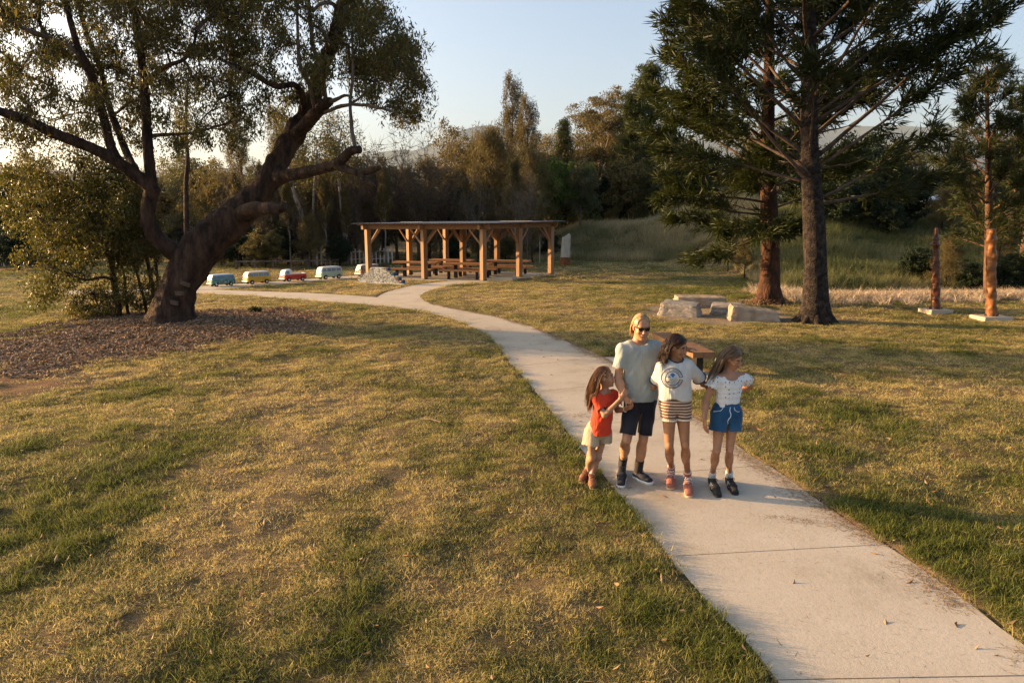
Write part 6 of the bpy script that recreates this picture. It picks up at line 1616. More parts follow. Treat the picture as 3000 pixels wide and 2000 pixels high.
def shoe(parent, heel, toe, up_c, sole_c, w=.047, h=.062, sole=.028, lace=None, stripes=None, label=None, high=.10, toecap=None):
    heel, toe = np.asarray(heel, float), np.asarray(toe, float); f = unit((toe - heel) * [1, 1, 0]); sd = np.array([f[1], -f[0], 0]); ln = np.linalg.norm((toe - heel)[:2]); z0 = heel[2]; U = np.array([0, 0, 1.0])
    h0, t0 = heel * [1, 1, 0] + U * z0, toe * [1, 1, 0] + U * z0
    F = Field(*limit([h0, t0, h0 + U * (high + .02)], .09), .006)
    F.ecap(h0 + f * .045 + U * (sole + .022), h0 + f * ln * .60 + U * (sole + .020), sd, w * .80, .045, w * .98, .036, .02, pw=2.3)
    F.ecap(h0 + f * ln * .55 + U * (sole + .016), t0 - f * .045 + U * (sole + .010), sd, w * .98, .036, w * .86, .026, .02, pw=2.3)
    F.ecap(h0 + f * .055 + U * (sole + .03), h0 + f * .062 + U * high, sd, .037, .046, .036, .044, .025); F.plane(h0 + U * high, U); F.plane(h0 + U * (z0 * 0 + sole * .6), -U)
    o = part('shoe', F.mesh('shoe', up_c), None, parent, **({'label': label} if label else {}))
    F = Field(*limit([h0, t0], .09), .006)
    F.ecap(h0 + f * .045 + U * .03, h0 + f * ln * .55 + U * .03, sd, w * .88, .05, w * 1.04, .05, .03); F.ecap(h0 + f * ln * .5 + U * .03, t0 - f * .045 + U * .03, sd, w * 1.04, .05, w * .94, .05, .03)
    F.plane(h0 + U * (sole + .006), U + f * .02); F.plane(h0 + U * .001, -U); part('sole', F.mesh('sole', sole_c), None, o)
    if lace:
        k = MB()
        for i in range(5):
            q = h0 + f * (ln * (.40 + .075 * i)) + U * (sole + .066 - .0075 * i); k.tube([q - sd * .024, q + U * .007, q + sd * .024 + f * .008], .0042, 5)
        q = h0 + f * ln * .38 + U * (sole + .075)
        for a in (-1, 1): k.tube([q, q + sd * a * .025 + U * .012, q + sd * a * .035 - U * .012 + f * .01], .004, 5)
        part('lace', k, lace, o)
    if stripes:
        for a in (-1, 1):
            for i in range(3):
                q = h0 + f * (ln * (.46 + .085 * i)) + U * (sole + .01); e = sd * a
                k = MB(); k.bar(q + e * (w * 1.00), q + e * (w * .74) - f * .018 + U * .040, .011, .006, up=f); part('stripe', k, stripes, o)
    return o
def sock(parent, a, b_, r0, r1, mat, name='sock', rings=None):
    k = MB(); n = 7; k.tube([a + (b_ - a) * i / (n - 1) for i in range(n)], [r0 + (r1 - r0) * i / (n - 1) + .0015 * (i % 2) for i in range(n)], 16); o = part(name, k, mat, parent, True)
    if rings:
        for fr, mt in rings:
            p = a + (b_ - a) * fr; d = unit(b_ - a) * .006; k = MB(); rr = r0 + (r1 - r0) * fr + .002; k.tube([p - d, p + d], rr, 16); part('sock_band', k, mt, o, True)
    return o
def ring(mb, c, ax, r, t, n=20, el=1.0, side=None):
    ax = unit(ax); s1 = unit(np.cross(ax, [0, 1, .2] if side is None else side)); s2 = np.cross(ax, s1)
    mb.tube([c + s1 * r * math.cos(a) * el + s2 * r * math.sin(a) for a in np.linspace(0, 6.2832, n + 1)], t, 6, cap=False); return mb
HB = .006
M_BLACKR = pm('black_rubber', (.015, .015, .017), (.03, .03, .033), 20, .6)
M_WHITEM = pm('white_midsole', (.70, .68, .64), None, rough=.6)
M_NAVYT = cloth('navy_trim', (.02, .027, .06), None, .2)

# ------------------------------------------------------------------ the man
Yc = 7.10
SK = skin('skin_fair_tan', (.48, .25, .14))
shR, shL = Z1(438, 352, Yc), Z1(690, 336, Yc)                       # his right shoulder is on the west side
elR, wrR = Z1(407, 575, 7.06), Z1(447, 706, 6.95)
elL, wrL = Z1(782, 440, 7.27), Z1(892, 372, 7.06)
hpR, hpL = Z1(522, 745, Yc), Z1(622, 740, Yc)
foR = (G(1823, 1376), G(1819, 1432)); foL = (G(1856, 1399), G(1911, 1422))
def anklept(fo, s=1.0, z=.105): d = unit(fo[1] - fo[0]); return fo[0] + d * .065 * s + [0, 0, z]
anR, anL = anklept(foR), anklept(foL)
knR, knL = Z1(470, 1034, 6.98), Z1(592, 1036, 7.04)
hc = Z1(578, 196, 7.07); hR = frame((.13, -1, -.16)); s_ = 1.04
nb = (shR + shL) / 2 + [0, .03, .045]
F = Field(*limit([shR, shL, elR, wrR, elL, wrL, anR, anL, foR[0], hc + [0, 0, .1], Z1(510, 800, 6.9), Z1(975, 330, 7.0)], .11), HB)
ch = (shR + shL) / 2 + [0, .02, -.06]; wa = (hpR + hpL) / 2 + [0, .02, .16]; pe = (hpR + hpL) / 2 + [0, .015, .02]
F.ecap(ch, wa, (1, 0, 0), .165, .105, .140, .100, .05); F.ell(pe, (.155, .115, .13), None, .05); F.cap(shR + [.03, 0, -.02], shL + [-.03, 0, -.02], .045, .045, .05)
add_head(F, hc, hR, s_); add_neck(F, hc, hR, s_, nb)
F.cap(nb, shR + [.05, 0, .0], .046, .040, .04); F.cap(nb, shL + [-.05, 0, .0], .046, .040, .04)
add_arm(F, shR, elR, wrR, (.044, .042, .046, .029)); add_arm(F, shL, elL, wrL, (.044, .042, .045, .029))
add_hand(F, wrR, Z1(497, 778, 6.88) - wrR, (.5, -.75, .4), 1.02, .95, 1)
add_hand(F, wrL, Z1(965, 338, 6.98) - wrL, (.1, .5, 1), 1.0, .45, -1)
add_leg(F, hpR, knR, anR, (.084, .055, .052, .036), .054); add_leg(F, hpL, knL, anL, (.084, .055, .052, .036), .054)
base = (foR[0] + foL[0]) / 2; base[2] = 0
man = thing('person', F.mesh('person', SK), None, base, 'tallest person, long fair hair, dark sunglasses, pale grey tee and navy shorts', 'person', 'people standing on the footpath')
FB = F
S = Field(*limit([shR, shL, elR + [0, 0, .1], Z1(470, 800, Yc), Z1(700, 800, Yc)], .16), HB)
hemz = Z1(580, 782, 6.98)[2]
S.cap(shR + [.02, 0, -.012], shL + [-.02, 0, -.012], .068, .068, .03); S.cap(nb + [0, .0, -.03], shR + [.01, 0, -.012], .066, .058, .05); S.cap(nb + [0, 0, -.03], shL + [-.01, 0, -.012], .066, .058, .05)
S.ecap(ch + [0, 0, -.02], pe + [0, -.01, -.10], (1, 0, 0), .192, .128, .187, .145, .05, pw=2.35)
e1 = shR + (elR - shR) * .66; S.ecap(shR + [.012, 0, -.012], e1, (0, 1, 0), .066, .058, .086, .074, .04, ends=(1,))
e2 = shL + (elL - shL) * .72; S.ecap(shL + [-.012, 0, -.012], e2, (0, 1, .2), .066, .060, .084, .076, .04, ends=(1,))
S.ripple(.0050, 34, 16, 13, .3); S.ripple(.0026, 60, 22, -38, 1.7)
S.plane((0, 0, hemz), (.03, 0, -1)); S.cap(e1 + (elR - shR) * -.02, e1 + (elR - shR) * .3, .060, .064, 0, 'cut'); S.cap(e2 + (elL - shL) * -.02, e2 + (elL - shL) * .3, .058, .062, 0, 'cut')
S.ecap(pe + [0, 0, -.05], pe + [0, 0, -.4], (1, 0, 0), .17, .12, .18, .135, 0, 'cut')
S.ell(nb + [.0, -.045, .018], (.078, .085, .045), None, .012, 'cut')
part('tee_shirt', S.mesh('tee_shirt', cloth('grey_tee', (.29, .325, .31), (.35, .385, .365), .55, 7)), None, man)
T = Field(*limit([hpR, hpL, Z1(440, 980, 7), Z1(700, 980, 7)], .16), HB)
endz = .565
T.ell(pe + [0, 0, -.02], (.178, .135, .16), None, .03)
q1, q2 = knR + (hpR - knR) * .15, knL + (hpL - knL) * .15
T.ecap(hpR + [-.005, 0, .0], q1 + [-.0, 0, 0], (1, 0, 0), .098, .122, .086, .100, .015, ends=(1,)); T.ecap(hpL + [.005, 0, 0], q2, (1, 0, 0), .098, .122, .086, .100, .015, ends=(1,))
cr_ = (hpR + hpL) / 2 + [0, 0, -.135]; T.ecap(cr_, (q1 + q2) / 2 + [0, 0, -.06], (0, 1, 0), .2, .004, .2, .020, .02, 'cut')
T.ripple(.0035, 40, 10, 16, 2.2)
for q, h_ in ((q1, hpR), (q2, hpL)): T.cap(q + (h_ - q) * .25, q - (h_ - q) * .2, .072, .076, 0, 'cut')
MDEN = cloth('navy_denim', (.013, .014, .021), (.026, .028, .040), .35, 12)
sh_ = part('shorts', T.mesh('shorts', MDEN), None, man)
M_STITCH = pm('stitching', (.16, .17, .23), None, rough=.9)
Fs = FB
hair(man, hc, hR, s_, [FB, S], hairmat('fair_hair', [(.34, .20, .085), (.46, .29, .13), (.56, .39, .20), (.28, .16, .065)]), 800, .17, 0.0, .006, 1, 1.5, rad=.0034, hairline=.80, grav=.40, front=.35, fore=.03)
face(man, hc, hR, s_, None, (.36, .2, .08), (.40, .16, .11), .9, glasses=True)
B = Field(hc - .2, hc + .2, .006); W_ = lambda x, y, z: hc + hR @ (np.array([x, y, z]) * s_)
B.ell(W_(0, .030, -.040), np.array([.0685, .0685, .080]) * s_, hR, .0); B.ell(W_(0, .048, -.088), np.array([.046, .043, .034]) * s_, hR, .03); B.ell(W_(0, .073, -.101), np.array([.026, .026, .023]) * s_, hR, .02)
B.plane(W_(0, 0, -.052), hR[:, 2] + hR[:, 1] * .15); B.ell(W_(0, .10, -.062), np.array([.026, .03, .016]) * s_, hR, .006, 'cut'); B.plane(W_(0, -.005, 0), -hR[:, 1] + hR[:, 2] * .1); B.cap(W_(0, .0, -.10), W_(0, -.06, -.14), .05 * s_, .06 * s_, .005, 'cut')
B.ripple(.0012, 300, 200, 260)
part('beard', B.mesh('beard', pm('fair_beard', (.44, .215, .10), (.58, .32, .16), 60, .9, .6, 200)), None, man)
k = MB(); MG = pm('black_acetate', (.012, .011, .012), None, rough=.2, spec=.6)
for q in (-1, 1):
    v = [W_(q * .032 + a * .026, .1015 - abs(q * .032 + a * .026) * .18 + d, .004 + b_) for d in (0, .007) for a, b_ in ((-.95, .016), (.95, .018), (1.0, -.002), (.62, -.0185), (-.55, -.0175), (-.95, -.004))]
    k.add(v, [[0, 1, 2, 5], [5, 2, 3, 4], [6, 11, 8, 7], [11, 10, 9, 8]] + [[i, 6 + i, 6 + (i + 1) % 6, (i + 1) % 6] for i in range(6)])
    k.bar(W_(q * .058, .088, .016), W_(q * .080, -.01, .008), .004, .009)
k.bar(W_(-.012, .104, .012), W_(.012, .104, .012), .006, .006)
part('sunglasses', k, MG, man)
# pocket seams, socks, shoes
for a, b_ in (((470, 792, 6.955), (512, 895, 6.93)), ((648, 792, 6.96), (650, 885, 6.94))):
    k = MB(); p0, p1 = Z1(*a), Z1(*b_)
MSK = cloth('dark_sock', (.022, .018, .017), (.04, .033, .03), .1, 20)
for an, kn in ((anR, knR), (anL, knL)): sock(man, an + [0, 0, -.02], an + unit(kn - an) * .155, .047, .0485, MSK)
MRUN = pm('black_knit', (.013, .014, .02), (.03, .032, .042), 40, .8, .4, 120)
shoe(man, foR[0], foR[1], MRUN, M_WHITEM, .051, sole=.034, lace=M_BLACKR, high=.105); shoe(man, foL[0], foL[1], MRUN, M_WHITEM, .051, sole=.034, lace=M_BLACKR, high=.105)
k = MB(); ring(k, wrR + (elR - wrR) * .10, elR - wrR, .034, .006); part('wristband', k, pm('pale_strap', (.6, .55, .45), None), man, True)
MAN_S = S

# ------------------------------------------------------------------ the woman
Yc = 6.80
SK2 = skin('skin_tan', (.36, .175, .09))
shR, shL = Z1(726, 482, Yc), Z1(936, 472, Yc)
elR, wrR = Z1(672, 640, 7.0), Z1(620, 700, 7.28)
elL, wrL = Z1(1038, 618, 6.93), Z1(1150, 662, 7.02)
hpR, hpL = Z1(782, 772, Yc), Z1(880, 768, Yc)
foR = (G(1966, 1389), G(1963, 1436)); foL = (G(2013, 1407), G(2018, 1459))
anR, anL = anklept(foR, .9, .10), anklept(foL, .9, .10)
knR, knL = Z1(786, 1072, 6.74), Z1(903, 1068, 6.72)
hc = Z1(842, 342, 6.79); hR = frame((.74, -.62, -.22)); s_ = .99
nb = (shR + shL) / 2 + [0, .02, .05]
F = Field(*limit([shR, shL, elR, wrR + [-.05, .1, 0], elL, wrL, anR, anL, foR[0], foL[1], hc + [0, 0, .1], Z1(1200, 690, 7.05)], .10), HB)
ch = (shR + shL) / 2 + [0, .015, -.06]; wa = (hpR + hpL) / 2 + [0, .01, .17]; pe = (hpR + hpL) / 2 + [0, .02, .01]
F.ecap(ch, wa, (1, 0, 0), .130, .090, .112, .085, .05); F.ell(pe, (.152, .115, .125), None, .05); F.cap(shR + [.03, 0, -.02], shL + [-.03, 0, -.02], .036, .036, .05)
for q in (-.062, .062): F.ell(ch + [q, -.070, -.06], (.046, .04, .046), None, .03)
add_head(F, hc, hR, s_, 1); add_neck(F, hc, hR, s_, nb, .047, .052)
F.cap(nb, shR + [.05, 0, .0], .038, .032, .04); F.cap(nb, shL + [-.05, 0, .0], .038, .032, .04)
add_arm(F, shR, elR, wrR, (.034, .032, .035, .023)); add_arm(F, shL, elL, wrL, (.034, .032, .035, .023))
add_hand(F, wrL, (1, .1, -.1), (0, 1, .1), .9, .2, 1); add_hand(F, wrR, (-.8, .5, .1), (0, 1, 0), .9, .2, 1)
add_leg(F, hpR, knR, anR, (.082, .048, .045, .030), .046); add_leg(F, hpL, knL, anL, (.082, .048, .045, .030), .046)
base = (foR[0] + foL[0]) / 2; base[2] = 0
woman = thing('person', F.mesh('person', SK2), None, base, 'smiling person with wavy dark hair, white printed ringer tee and striped knit shorts', 'person', 'people standing on the footpath')
FB = F
S = Field(*limit([shR, shL, elL, elR, Z1(700, 800, Yc), Z1(950, 800, Yc)], .15), HB)
S.cap(shR + [.022, 0, -.018], shL + [-.022, 0, -.018], .055, .055, .03); S.cap(nb + [0, 0, -.03], shR + [.01, 0, -.01], .054, .046, .05); S.cap(nb + [0, 0, -.03], shL + [-.01, 0, -.01], .054, .046, .05)
for q in (-.062, .062): S.ell(ch + [q, -.078, -.06], (.064, .058, .064), None, .05)
S.ecap(ch + [0, -.01, -.02], pe + [0, -.01, -.03], (1, 0, 0), .158, .120, .172, .140, .05, pw=2.3)
e1 = shR + (elR - shR) * .72; S.ecap(shR + [.01, 0, -.01], e1, (0, 1, 0), .052, .048, .070, .062, .04, ends=(1,))
e2 = shL + (elL - shL) * .74; S.ecap(shL + [-.01, 0, -.01], e2, (0, 1, 0), .052, .048, .074, .066, .04, ends=(1,))
S.ripple(.0048, 30, 14, 15, 1.1); S.ripple(.0026, 64, 24, 36, .2)
hemz = Z1(725, 778, 6.66)[2]
S.plane((0, 0, hemz), (.02, 0, -1)); S.ell(Z1(826, 806, 6.64), (.095, .13, .098), None, .02, 'cut')
S.cap(e2 - (elL - shL) * .02, e2 + (elL - shL) * .3, .050, .054, 0, 'cut'); S.cap(e1 - (elR - shR) * .02, e1 + (elR - shR) * .3, .046, .05, 0, 'cut')
S.ecap(pe + [0, .01, .03], pe + [0, .01, -.4], (1, 0, 0), .152, .118, .16, .124, 0, 'cut')
S.ell(nb + [.01, -.038, .020], (.066, .075, .04), None, .01, 'cut')
sm_ = S.mesh('tee_shirt', cloth('white_tee', (.52, .50, .46), (.60, .58, .53), .5, 8)); bv = BVHTree.FromPolygons([tuple(v.co) for v in sm_.vertices], [tuple(p.vertices) for p in sm_.polygons])
tee = part('tee_shirt', sm_, None, woman)
k = MB(); ring(k, nb + [.008, -.022, .012], (0, -.42, 1), .066, .0085, 24, 1.05, (0, 1, .42)); part('collar', k, M_NAVYT, tee, True)
k = MB(); ring(k, e2 - (elL - shL) * .02, elL - shL, .070, .007, 24, 1.0); part('cuff', k, M_NAVYT, tee, True)
k = MB(); ring(k, e1 - (elR - shR) * .02, elR - shR, .066, .007, 24); part('cuff', k, M_NAVYT, tee, True)
# the round print on the chest
pc = Z1(814, 571, 6.66); prad = 70 / 706.0
M_PRINT = pm('navy_print', (.02, .035, .10), None, rough=.85); M_PRINT2 = pm('blue_print', (.03, .16, .36), None, rough=.85); M_PRINT3 = pm('grey_print', (.30, .33, .38), None, rough=.85)
def onshirt(a, b_, off=.0022):
    o = Vector((pc[0] + a, pc[1] - .3, pc[2] + b_ * 1.02)); h = bv.ray_cast(o, Vector((0, 1, -.04)))
    if h[0] is None: return (o.x, pc[1], o.z)
    return tuple(h[0] + h[1] * off) if h[1].y < 0 else tuple(h[0] - h[1] * off)
def strip(poly, w):
    poly = np.array(poly); t = np.gradient(poly, axis=0); t /= np.linalg.norm(t, axis=1)[:, None] + 1e-9; n_ = np.stack([-t[:, 1], t[:, 0]], 1) * w / 2
    V = [onshirt(*p) for p in np.vstack([poly + n_, poly - n_])]; n = len(poly); return V, [[i, i + 1, n + i + 1, n + i] for i in range(n - 1)]
def arc(r0, a0, a1, n=60): return [(r0 * math.cos(a), r0 * math.sin(a)) for a in np.linspace(a0, a1, n)]
pr = MB(); ro, ri = prad, prad * .695
for rr, ww in ((ro, .0066), (ri, .0062)): pr.add(*strip(arc(rr, R_(9), R_(352)), ww))
for a in (9, 352): pr.add(*strip([(ri * math.cos(R_(a)) + (ro - ri) * math.cos(R_(a)) * t, (ri + (ro - ri) * t) * math.sin(R_(a))) for t in np.linspace(0, 1, 6)], .005))
part('print_ring', pr, M_PRINT, tee)
cd = bpy.data.curves.new('glyph', 'FONT'); cd.align_x = 'CENTER'; co = bpy.data.objects.new('glyph', cd); COL.objects.link(co); GL = {}
def glyph(ch_):
    if ch_ not in GL:
        cd.body = ch_; bpy.context.view_layer.update(); me = bpy.data.meshes.new_from_object(co.evaluated_get(bpy.context.evaluated_depsgraph_get()))
        GL[ch_] = (np.array([v.co[:2] for v in me.vertices]), [tuple(p.vertices) for p in me.polygons]); bpy.data.meshes.remove(me)
    return GL[ch_]
tx = MB(); rt = prad * .79
def ringtext(txt, a0, a1, hgt):
    for i, ch_ in enumerate(txt):
        if ch_ == ' ': continue
        a = R_(a0 + (a1 - a0) * i / (len(txt) - 1)); vv, pp = glyph(ch_); vv = (vv - [0, 0]) * hgt
        rad = np.array([math.cos(a), math.sin(a)]); tan_ = np.array([math.sin(a), -math.cos(a)])
        V = [onshirt(*(rad * rt + tan_ * x * 1.0 + rad * y), .0026) for x, y in vv]
        tx.add(V, [p for p in pp if len(p) == 4], [p for p in pp if len(p) == 3])
ringtext('CLUB VACANCES', 138, 24, .021); ringtext('CLUB VACANCES', 338, 224, .021); ringtext('CÔTE', 201, 160, .020)
for a in (150, 212): c_ = np.array([math.cos(R_(a)), math.sin(R_(a))]) * prad * .845; tx.add([onshirt(*(c_ + np.array([math.cos(t), math.sin(t)]) * .0035), .0026) for t in np.linspace(0, 6.28, 7)[:-1]], [[0, 1, 2, 3], [0, 3, 4, 5]])
bpy.data.objects.remove(co)
part('print_lettering', tx, M_PRINT, tee)
um = MB(); cu = np.array([-.002, prad * .30]); R0 = prad * .245
ring_ = [cu + np.array([math.cos(t), math.sin(t) * .95]) * R0 for t in np.linspace(0, math.pi, 13)] + [cu + np.array([-R0 * .45, -R0 * .15]), cu + np.array([-R0 * .1, -R0 * .85]), cu + np.array([R0 * .35, -R0 * .7]), cu + np.array([R0 * .55, -R0 * .1])]
ctr = cu + [0, R0 * .15]; V = [onshirt(*ctr)] + [onshirt(*p) for p in ring_]; um.add(V, None, [[0, i, i % len(ring_) + 1] for i in range(1, len(ring_) + 1)]); part('print_parasol', um, M_PRINT2, tee)
wv = MB()
for j in range(6): wv.add(*strip([(x, -prad * (.02 + .095 * j) + .004 * math.sin(x * 130 + j * 2)) for x in np.linspace(-prad * (.42 - .02 * j), prad * (.45 - .05 * j), 16)], .0022))
wv.add(*strip([(prad * .28 + .004 * math.sin(t * 5), prad * .15 - t * prad * .7) for t in np.linspace(0, 1, 10)], .0022)); part('print_waves', wv, M_PRINT3, tee)
pw_ = MB()
for a in (120, 155, 60, 20): pw_.add(*strip([(-prad * .42 + math.cos(R_(a)) * t * prad * .28, prad * .16 + math.sin(R_(a)) * t * prad * .16 - t * t * prad * .1) for t in np.linspace(0, 1, 6)], .0035))
pw_.add(*strip([(-prad * .42 - .003 * t, prad * .16 - t * prad * .5) for t in np.linspace(0, 1, 8)], .0035)); pw_.add([onshirt(*p) for p in ((-prad * .52, -prad * .36), (-prad * .36, -prad * .22), (-prad * .34, -prad * .46))], None, [[0, 1, 2]]); part('print_palm', pw_, M_PRINT, tee)
# striped knit shorts
T = Field(*limit([hpR, hpL, Z1(712, 870, 6.8), Z1(950, 870, 6.8)], .15), HB)
T.ell(pe + [0, -.005, -.0], (.168, .130, .150), None, .03)
q1, q2 = hpR + (knR - hpR) * .34, hpL + (knL - hpL) * .34
T.ecap(hpR + [-.002, 0, 0], q1, (1, 0, 0), .094, .106, .084, .090, .015, ends=(1,)); T.ecap(hpL + [.002, 0, 0], q2, (1, 0, 0), .094, .106, .084, .090, .015, ends=(1,))
T.ecap((hpR + hpL) / 2 + [0, 0, -.115], (q1 + q2) / 2 + [0, 0, -.06], (0, 1, 0), .2, .003, .2, .018, .02, 'cut')
T.plane(pe + [0, 0, .135], (0, 0, 1))
M_STRIPE = cloth('striped_knit', (.5, .4, .3), None, .2, 14)
def stripes_(nt, co):
    sx = N(nt, 'ShaderNodeSeparateXYZ'); L(nt, co, sx.inputs[0]); nz = N(nt, 'ShaderNodeTexNoise', ins={'Scale': 5.0}); L(nt, co, nz.inputs[0])
    a = N(nt, 'ShaderNodeMath', operation='MULTIPLY_ADD'); L(nt, nz.outputs['Fac'], a.inputs[0]); a.inputs[1].default_value = .012; L(nt, sx.outputs['Z'], a.inputs[2])
    b_ = N(nt, 'ShaderNodeMath', operation='MULTIPLY'); L(nt, a.outputs[0], b_.inputs[0]); b_.inputs[1].default_value = 1 / .030
    c_ = N(nt, 'ShaderNodeMath', operation='FRACT'); L(nt, b_.outputs[0], c_.inputs[0])
    r_ = ramp(nt, c_.outputs[0], [(0, (.155, .062, .035)), (.52, (.155, .062, .035)), (.60, (.58, .46, .34)), (.94, (.58, .46, .34))]); return r_
recolor(M_STRIPE, stripes_)
so_ = part('shorts', T.mesh('shorts', M_STRIPE), None, woman)
k = MB(); kw = pe + [0, -.004, .120]; V = []
k.tube([kw + [.150 * math.cos(a) * 1.0, .118 * math.sin(a), 0] for a in np.linspace(0, 6.2832, 33)], .022, 8, cap=False); part('waistband', k, cloth('beige_knit', (.52, .40, .27)), so_, True)
for q, h_ in ((q1, hpR), (q2, hpL)):
    k = MB(); d = unit(h_ - q); k.tube([q - d * .002 + np.array([.083 * math.cos(a), .089 * math.sin(a), 0]) for a in np.linspace(0, 6.2832, 29)], .010, 7, cap=False); part('hem_band', k, cloth('cream_knit', (.66, .57, .45)), so_, True)
hair(woman, hc, hR, s_, [FB, S], hairmat('dark_hair', [(.012, .007, .005), (.022, .011, .007), (.045, .019, .010), (.11, .045, .020)]), 1300, .32, .015, .034, 2, .55, rad=.0042, hairline=.58, grav=.46, front=.9)
face(woman, hc, hR, s_, None, (.03, .016, .01), (.36, .12, .09), .9, look=(.5, -.3))
M_REDSOCK = cloth('red_sock', (.42, .05, .03), None, .1, 20); M_PINKT = cloth('pale_sock', (.62, .48, .42), None, .1, 20)
for an, kn in ((anR, knR), (anL, knL)): sock(woman, an + [0, 0, -.02], an + unit(kn - an) * .055, .041, .041, M_PINKT, rings=((.52, M_REDSOCK), (.8, M_REDSOCK)))
M_SUEDE = pm('dusty_red_suede', (.27, .10, .075), (.38, .155, .11), 14, .9, .3, 90); M_GUMS = pm('gum_sole', (.60, .44, .28), None, rough=.6); M_LACEW = pm('white_lace', (.72, .70, .66), None, rough=.8)
shoe(woman, foR[0], foR[1] + [0, -.01, 0], M_SUEDE, M_GUMS, .047, sole=.024, lace=M_LACEW, stripes=M_LACEW, high=.085); shoe(woman, foL[0], foL[1] + [0, -.01, 0], M_SUEDE, M_GUMS, .047, sole=.024, lace=M_LACEW, stripes=M_LACEW, high=.085)

# ------------------------------------------------------------------ the older girl
Yc = 6.80
SK3 = skin('skin_warm', (.40, .20, .11))
fw = unit([.18, -1, 0]); sdv = np.array([-fw[1], fw[0], 0])
shR, shL = Z1(1122, 582, 6.77), Z1(1338, 570, 6.84)
elR, wrR = Z1(1058, 742, 6.76), Z1(1046, 872, 6.68)
elL, wrL = Z1(1388, 632, 7.02), Z1(1308, 672, 7.0)
hpR, hpL = Z1(1160, 838, Yc), Z1(1262, 832, Yc)
foR = (G(2082, 1412), G(2106, 1460)); foL = (G(2132, 1411), G(2156, 1453))
anR, anL = anklept(foR, .85, .095), anklept(foL, .85, .095)
knR, knL = Z1(1138, 1110, 6.72), Z1(1232, 1105, 6.74)
hc = Z1(1256, 424, 6.80); hR = frame((.60, -.72, -.36), (-.05, 0, 1)); s_ = .965
nb = (shR + shL) / 2 + [0, .015, .042]
F = Field(*limit([shR, shL, elR, wrR, elL, wrL, anR, anL, foR[1], foL[1], hc + [0, 0, .1], Z1(1048, 960, 6.62)], .09), HB)
ch = (shR + shL) / 2 + [0, .01, -.05]; wa = (hpR + hpL) / 2 + [0, .01, .15]; pe = (hpR + hpL) / 2 + [0, .01, .0]
F.ecap(ch, wa, sdv, .122, .080, .105, .078, .05); F.ell(pe, (.135, .10, .115), None, .05); F.cap(shR, shL, .040, .040, .05)
add_head(F, hc, hR, s_, 1); add_neck(F, hc, hR, s_, nb, .043, .047); F.cap(nb, shR + [.03, 0, .012], .038, .035, .04); F.cap(nb, shL + [-.03, 0, .012], .038, .035, .04)
add_arm(F, shR, elR, wrR, (.038, .031, .033, .022)); add_arm(F, shL, elL, wrL, (.038, .031, .033, .022))
add_hand(F, wrR, Z1(1052, 960, 6.66) - wrR, (-1, -.3, 0), .9, .18, 1, .08); add_hand(F, wrL, (-.9, .1, -.45), (.1, 1, 0), .86, .2, -1)
add_leg(F, hpR, knR, anR, (.071, .043, .040, .027), .040); add_leg(F, hpL, knL, anL, (.071, .043, .040, .027), .040)
base = (foR[0] + foL[0]) / 2; base[2] = 0
girl = thing('person', F.mesh('person', SK3), None, base, 'girl with long light brown hair, white dotted top and blue denim shorts, hand behind back', 'person', 'people standing on the footpath')
FB = F
S = Field(*limit([shR, shL, Z1(1110, 800, Yc), Z1(1320, 800, Yc)], .13), HB)
S.ecap(ch + [0, -.005, .0], wa + [0, 0, -.075], sdv, .137, .098, .128, .098, .04, pw=2.2)
for a, b_ in ((shR, elR), (shL, elL)): S.ecap(a + [0, 0, -.005], a + (b_ - a) * .34, (0, 1, 0), .057, .053, .066, .058, .04, ends=(1,))
S.ripple(.0030, 50, 20, 12, .7); S.cap(shR + [.02, 0, -.012], shL + [-.02, 0, -.012], .050, .050, .03); S.ell(nb + [.010, -.05, .0], (.078, .085, .062), None, .012, 'cut')
x, y, z = S.ax[2][None, None, :], 0, 0
S.f += (.0022 * np.sin((S.ax[2][None, None, :] - wa[2]) * 6.2832 / .052)).astype(np.float32)
for a, b_ in ((shR, elR), (shL, elL)): e_ = a + (b_ - a) * .34; S.cap(e_ - (b_ - a) * .08, e_ + (b_ - a) * .3, .046, .05, 0, 'cut')
M_DOT = cloth('dotted_white', (.68, .68, .66), None, .3, 16)
def dots(nt, co):
    v = N(nt, 'ShaderNodeTexVoronoi', ins={'Scale': 25.0, 'Randomness': .6}); L(nt, co, v.inputs[0])
    return ramp(nt, v.outputs['Distance'], [(.0, (.10, .11, .16)), (.17, (.16, .17, .22)), (.22, (.70, .70, .68)), (1, (.72, .72, .70))])
recolor(M_DOT, dots)
top_ = part('blouse', S.mesh('blouse', M_DOT), None, girl)
for a, b_, seed in ((shR, elR, 1), (shL, elL, 2)):                    # frilled sleeve edges
    e_ = a + (b_ - a) * .345; ax_ = unit(b_ - a); s1 = unit(np.cross(ax_, [0, 1, .2])); s2 = np.cross(ax_, s1); k = MB()
    k.tube([e_ + (s1 * math.cos(t) * .064 + s2 * math.sin(t) * .060) * (1 + .09 * math.sin(t * 11 + seed)) + ax_ * .006 * math.sin(t * 11) for t in np.linspace(0, 6.2832, 67)], .006, 5, cap=False); part('frill', k, M_DOT, top_, True)
T = Field(*limit([hpR, hpL, Z1(1090, 990, 6.8), Z1(1330, 990, 6.8)], .15), HB)
T.ell(pe + [0, 0, .0], (.150, .115, .14), None, .03); T.ecap(pe + [0, 0, .0], wa + [0, 0, -.03], sdv, .15, .115, .125, .098, .03, ends=(1,))
q1, q2 = hpR + (knR - hpR) * .47, hpL + (knL - hpL) * .47
T.ecap(hpR, q1 + [-.012, 0, 0], (1, 0, 0), .088, .102, .088, .096, .015, ends=(1,)); T.ecap(hpL, q2 + [.012, 0, 0], (1, 0, 0), .088, .102, .088, .096, .015, ends=(1,))
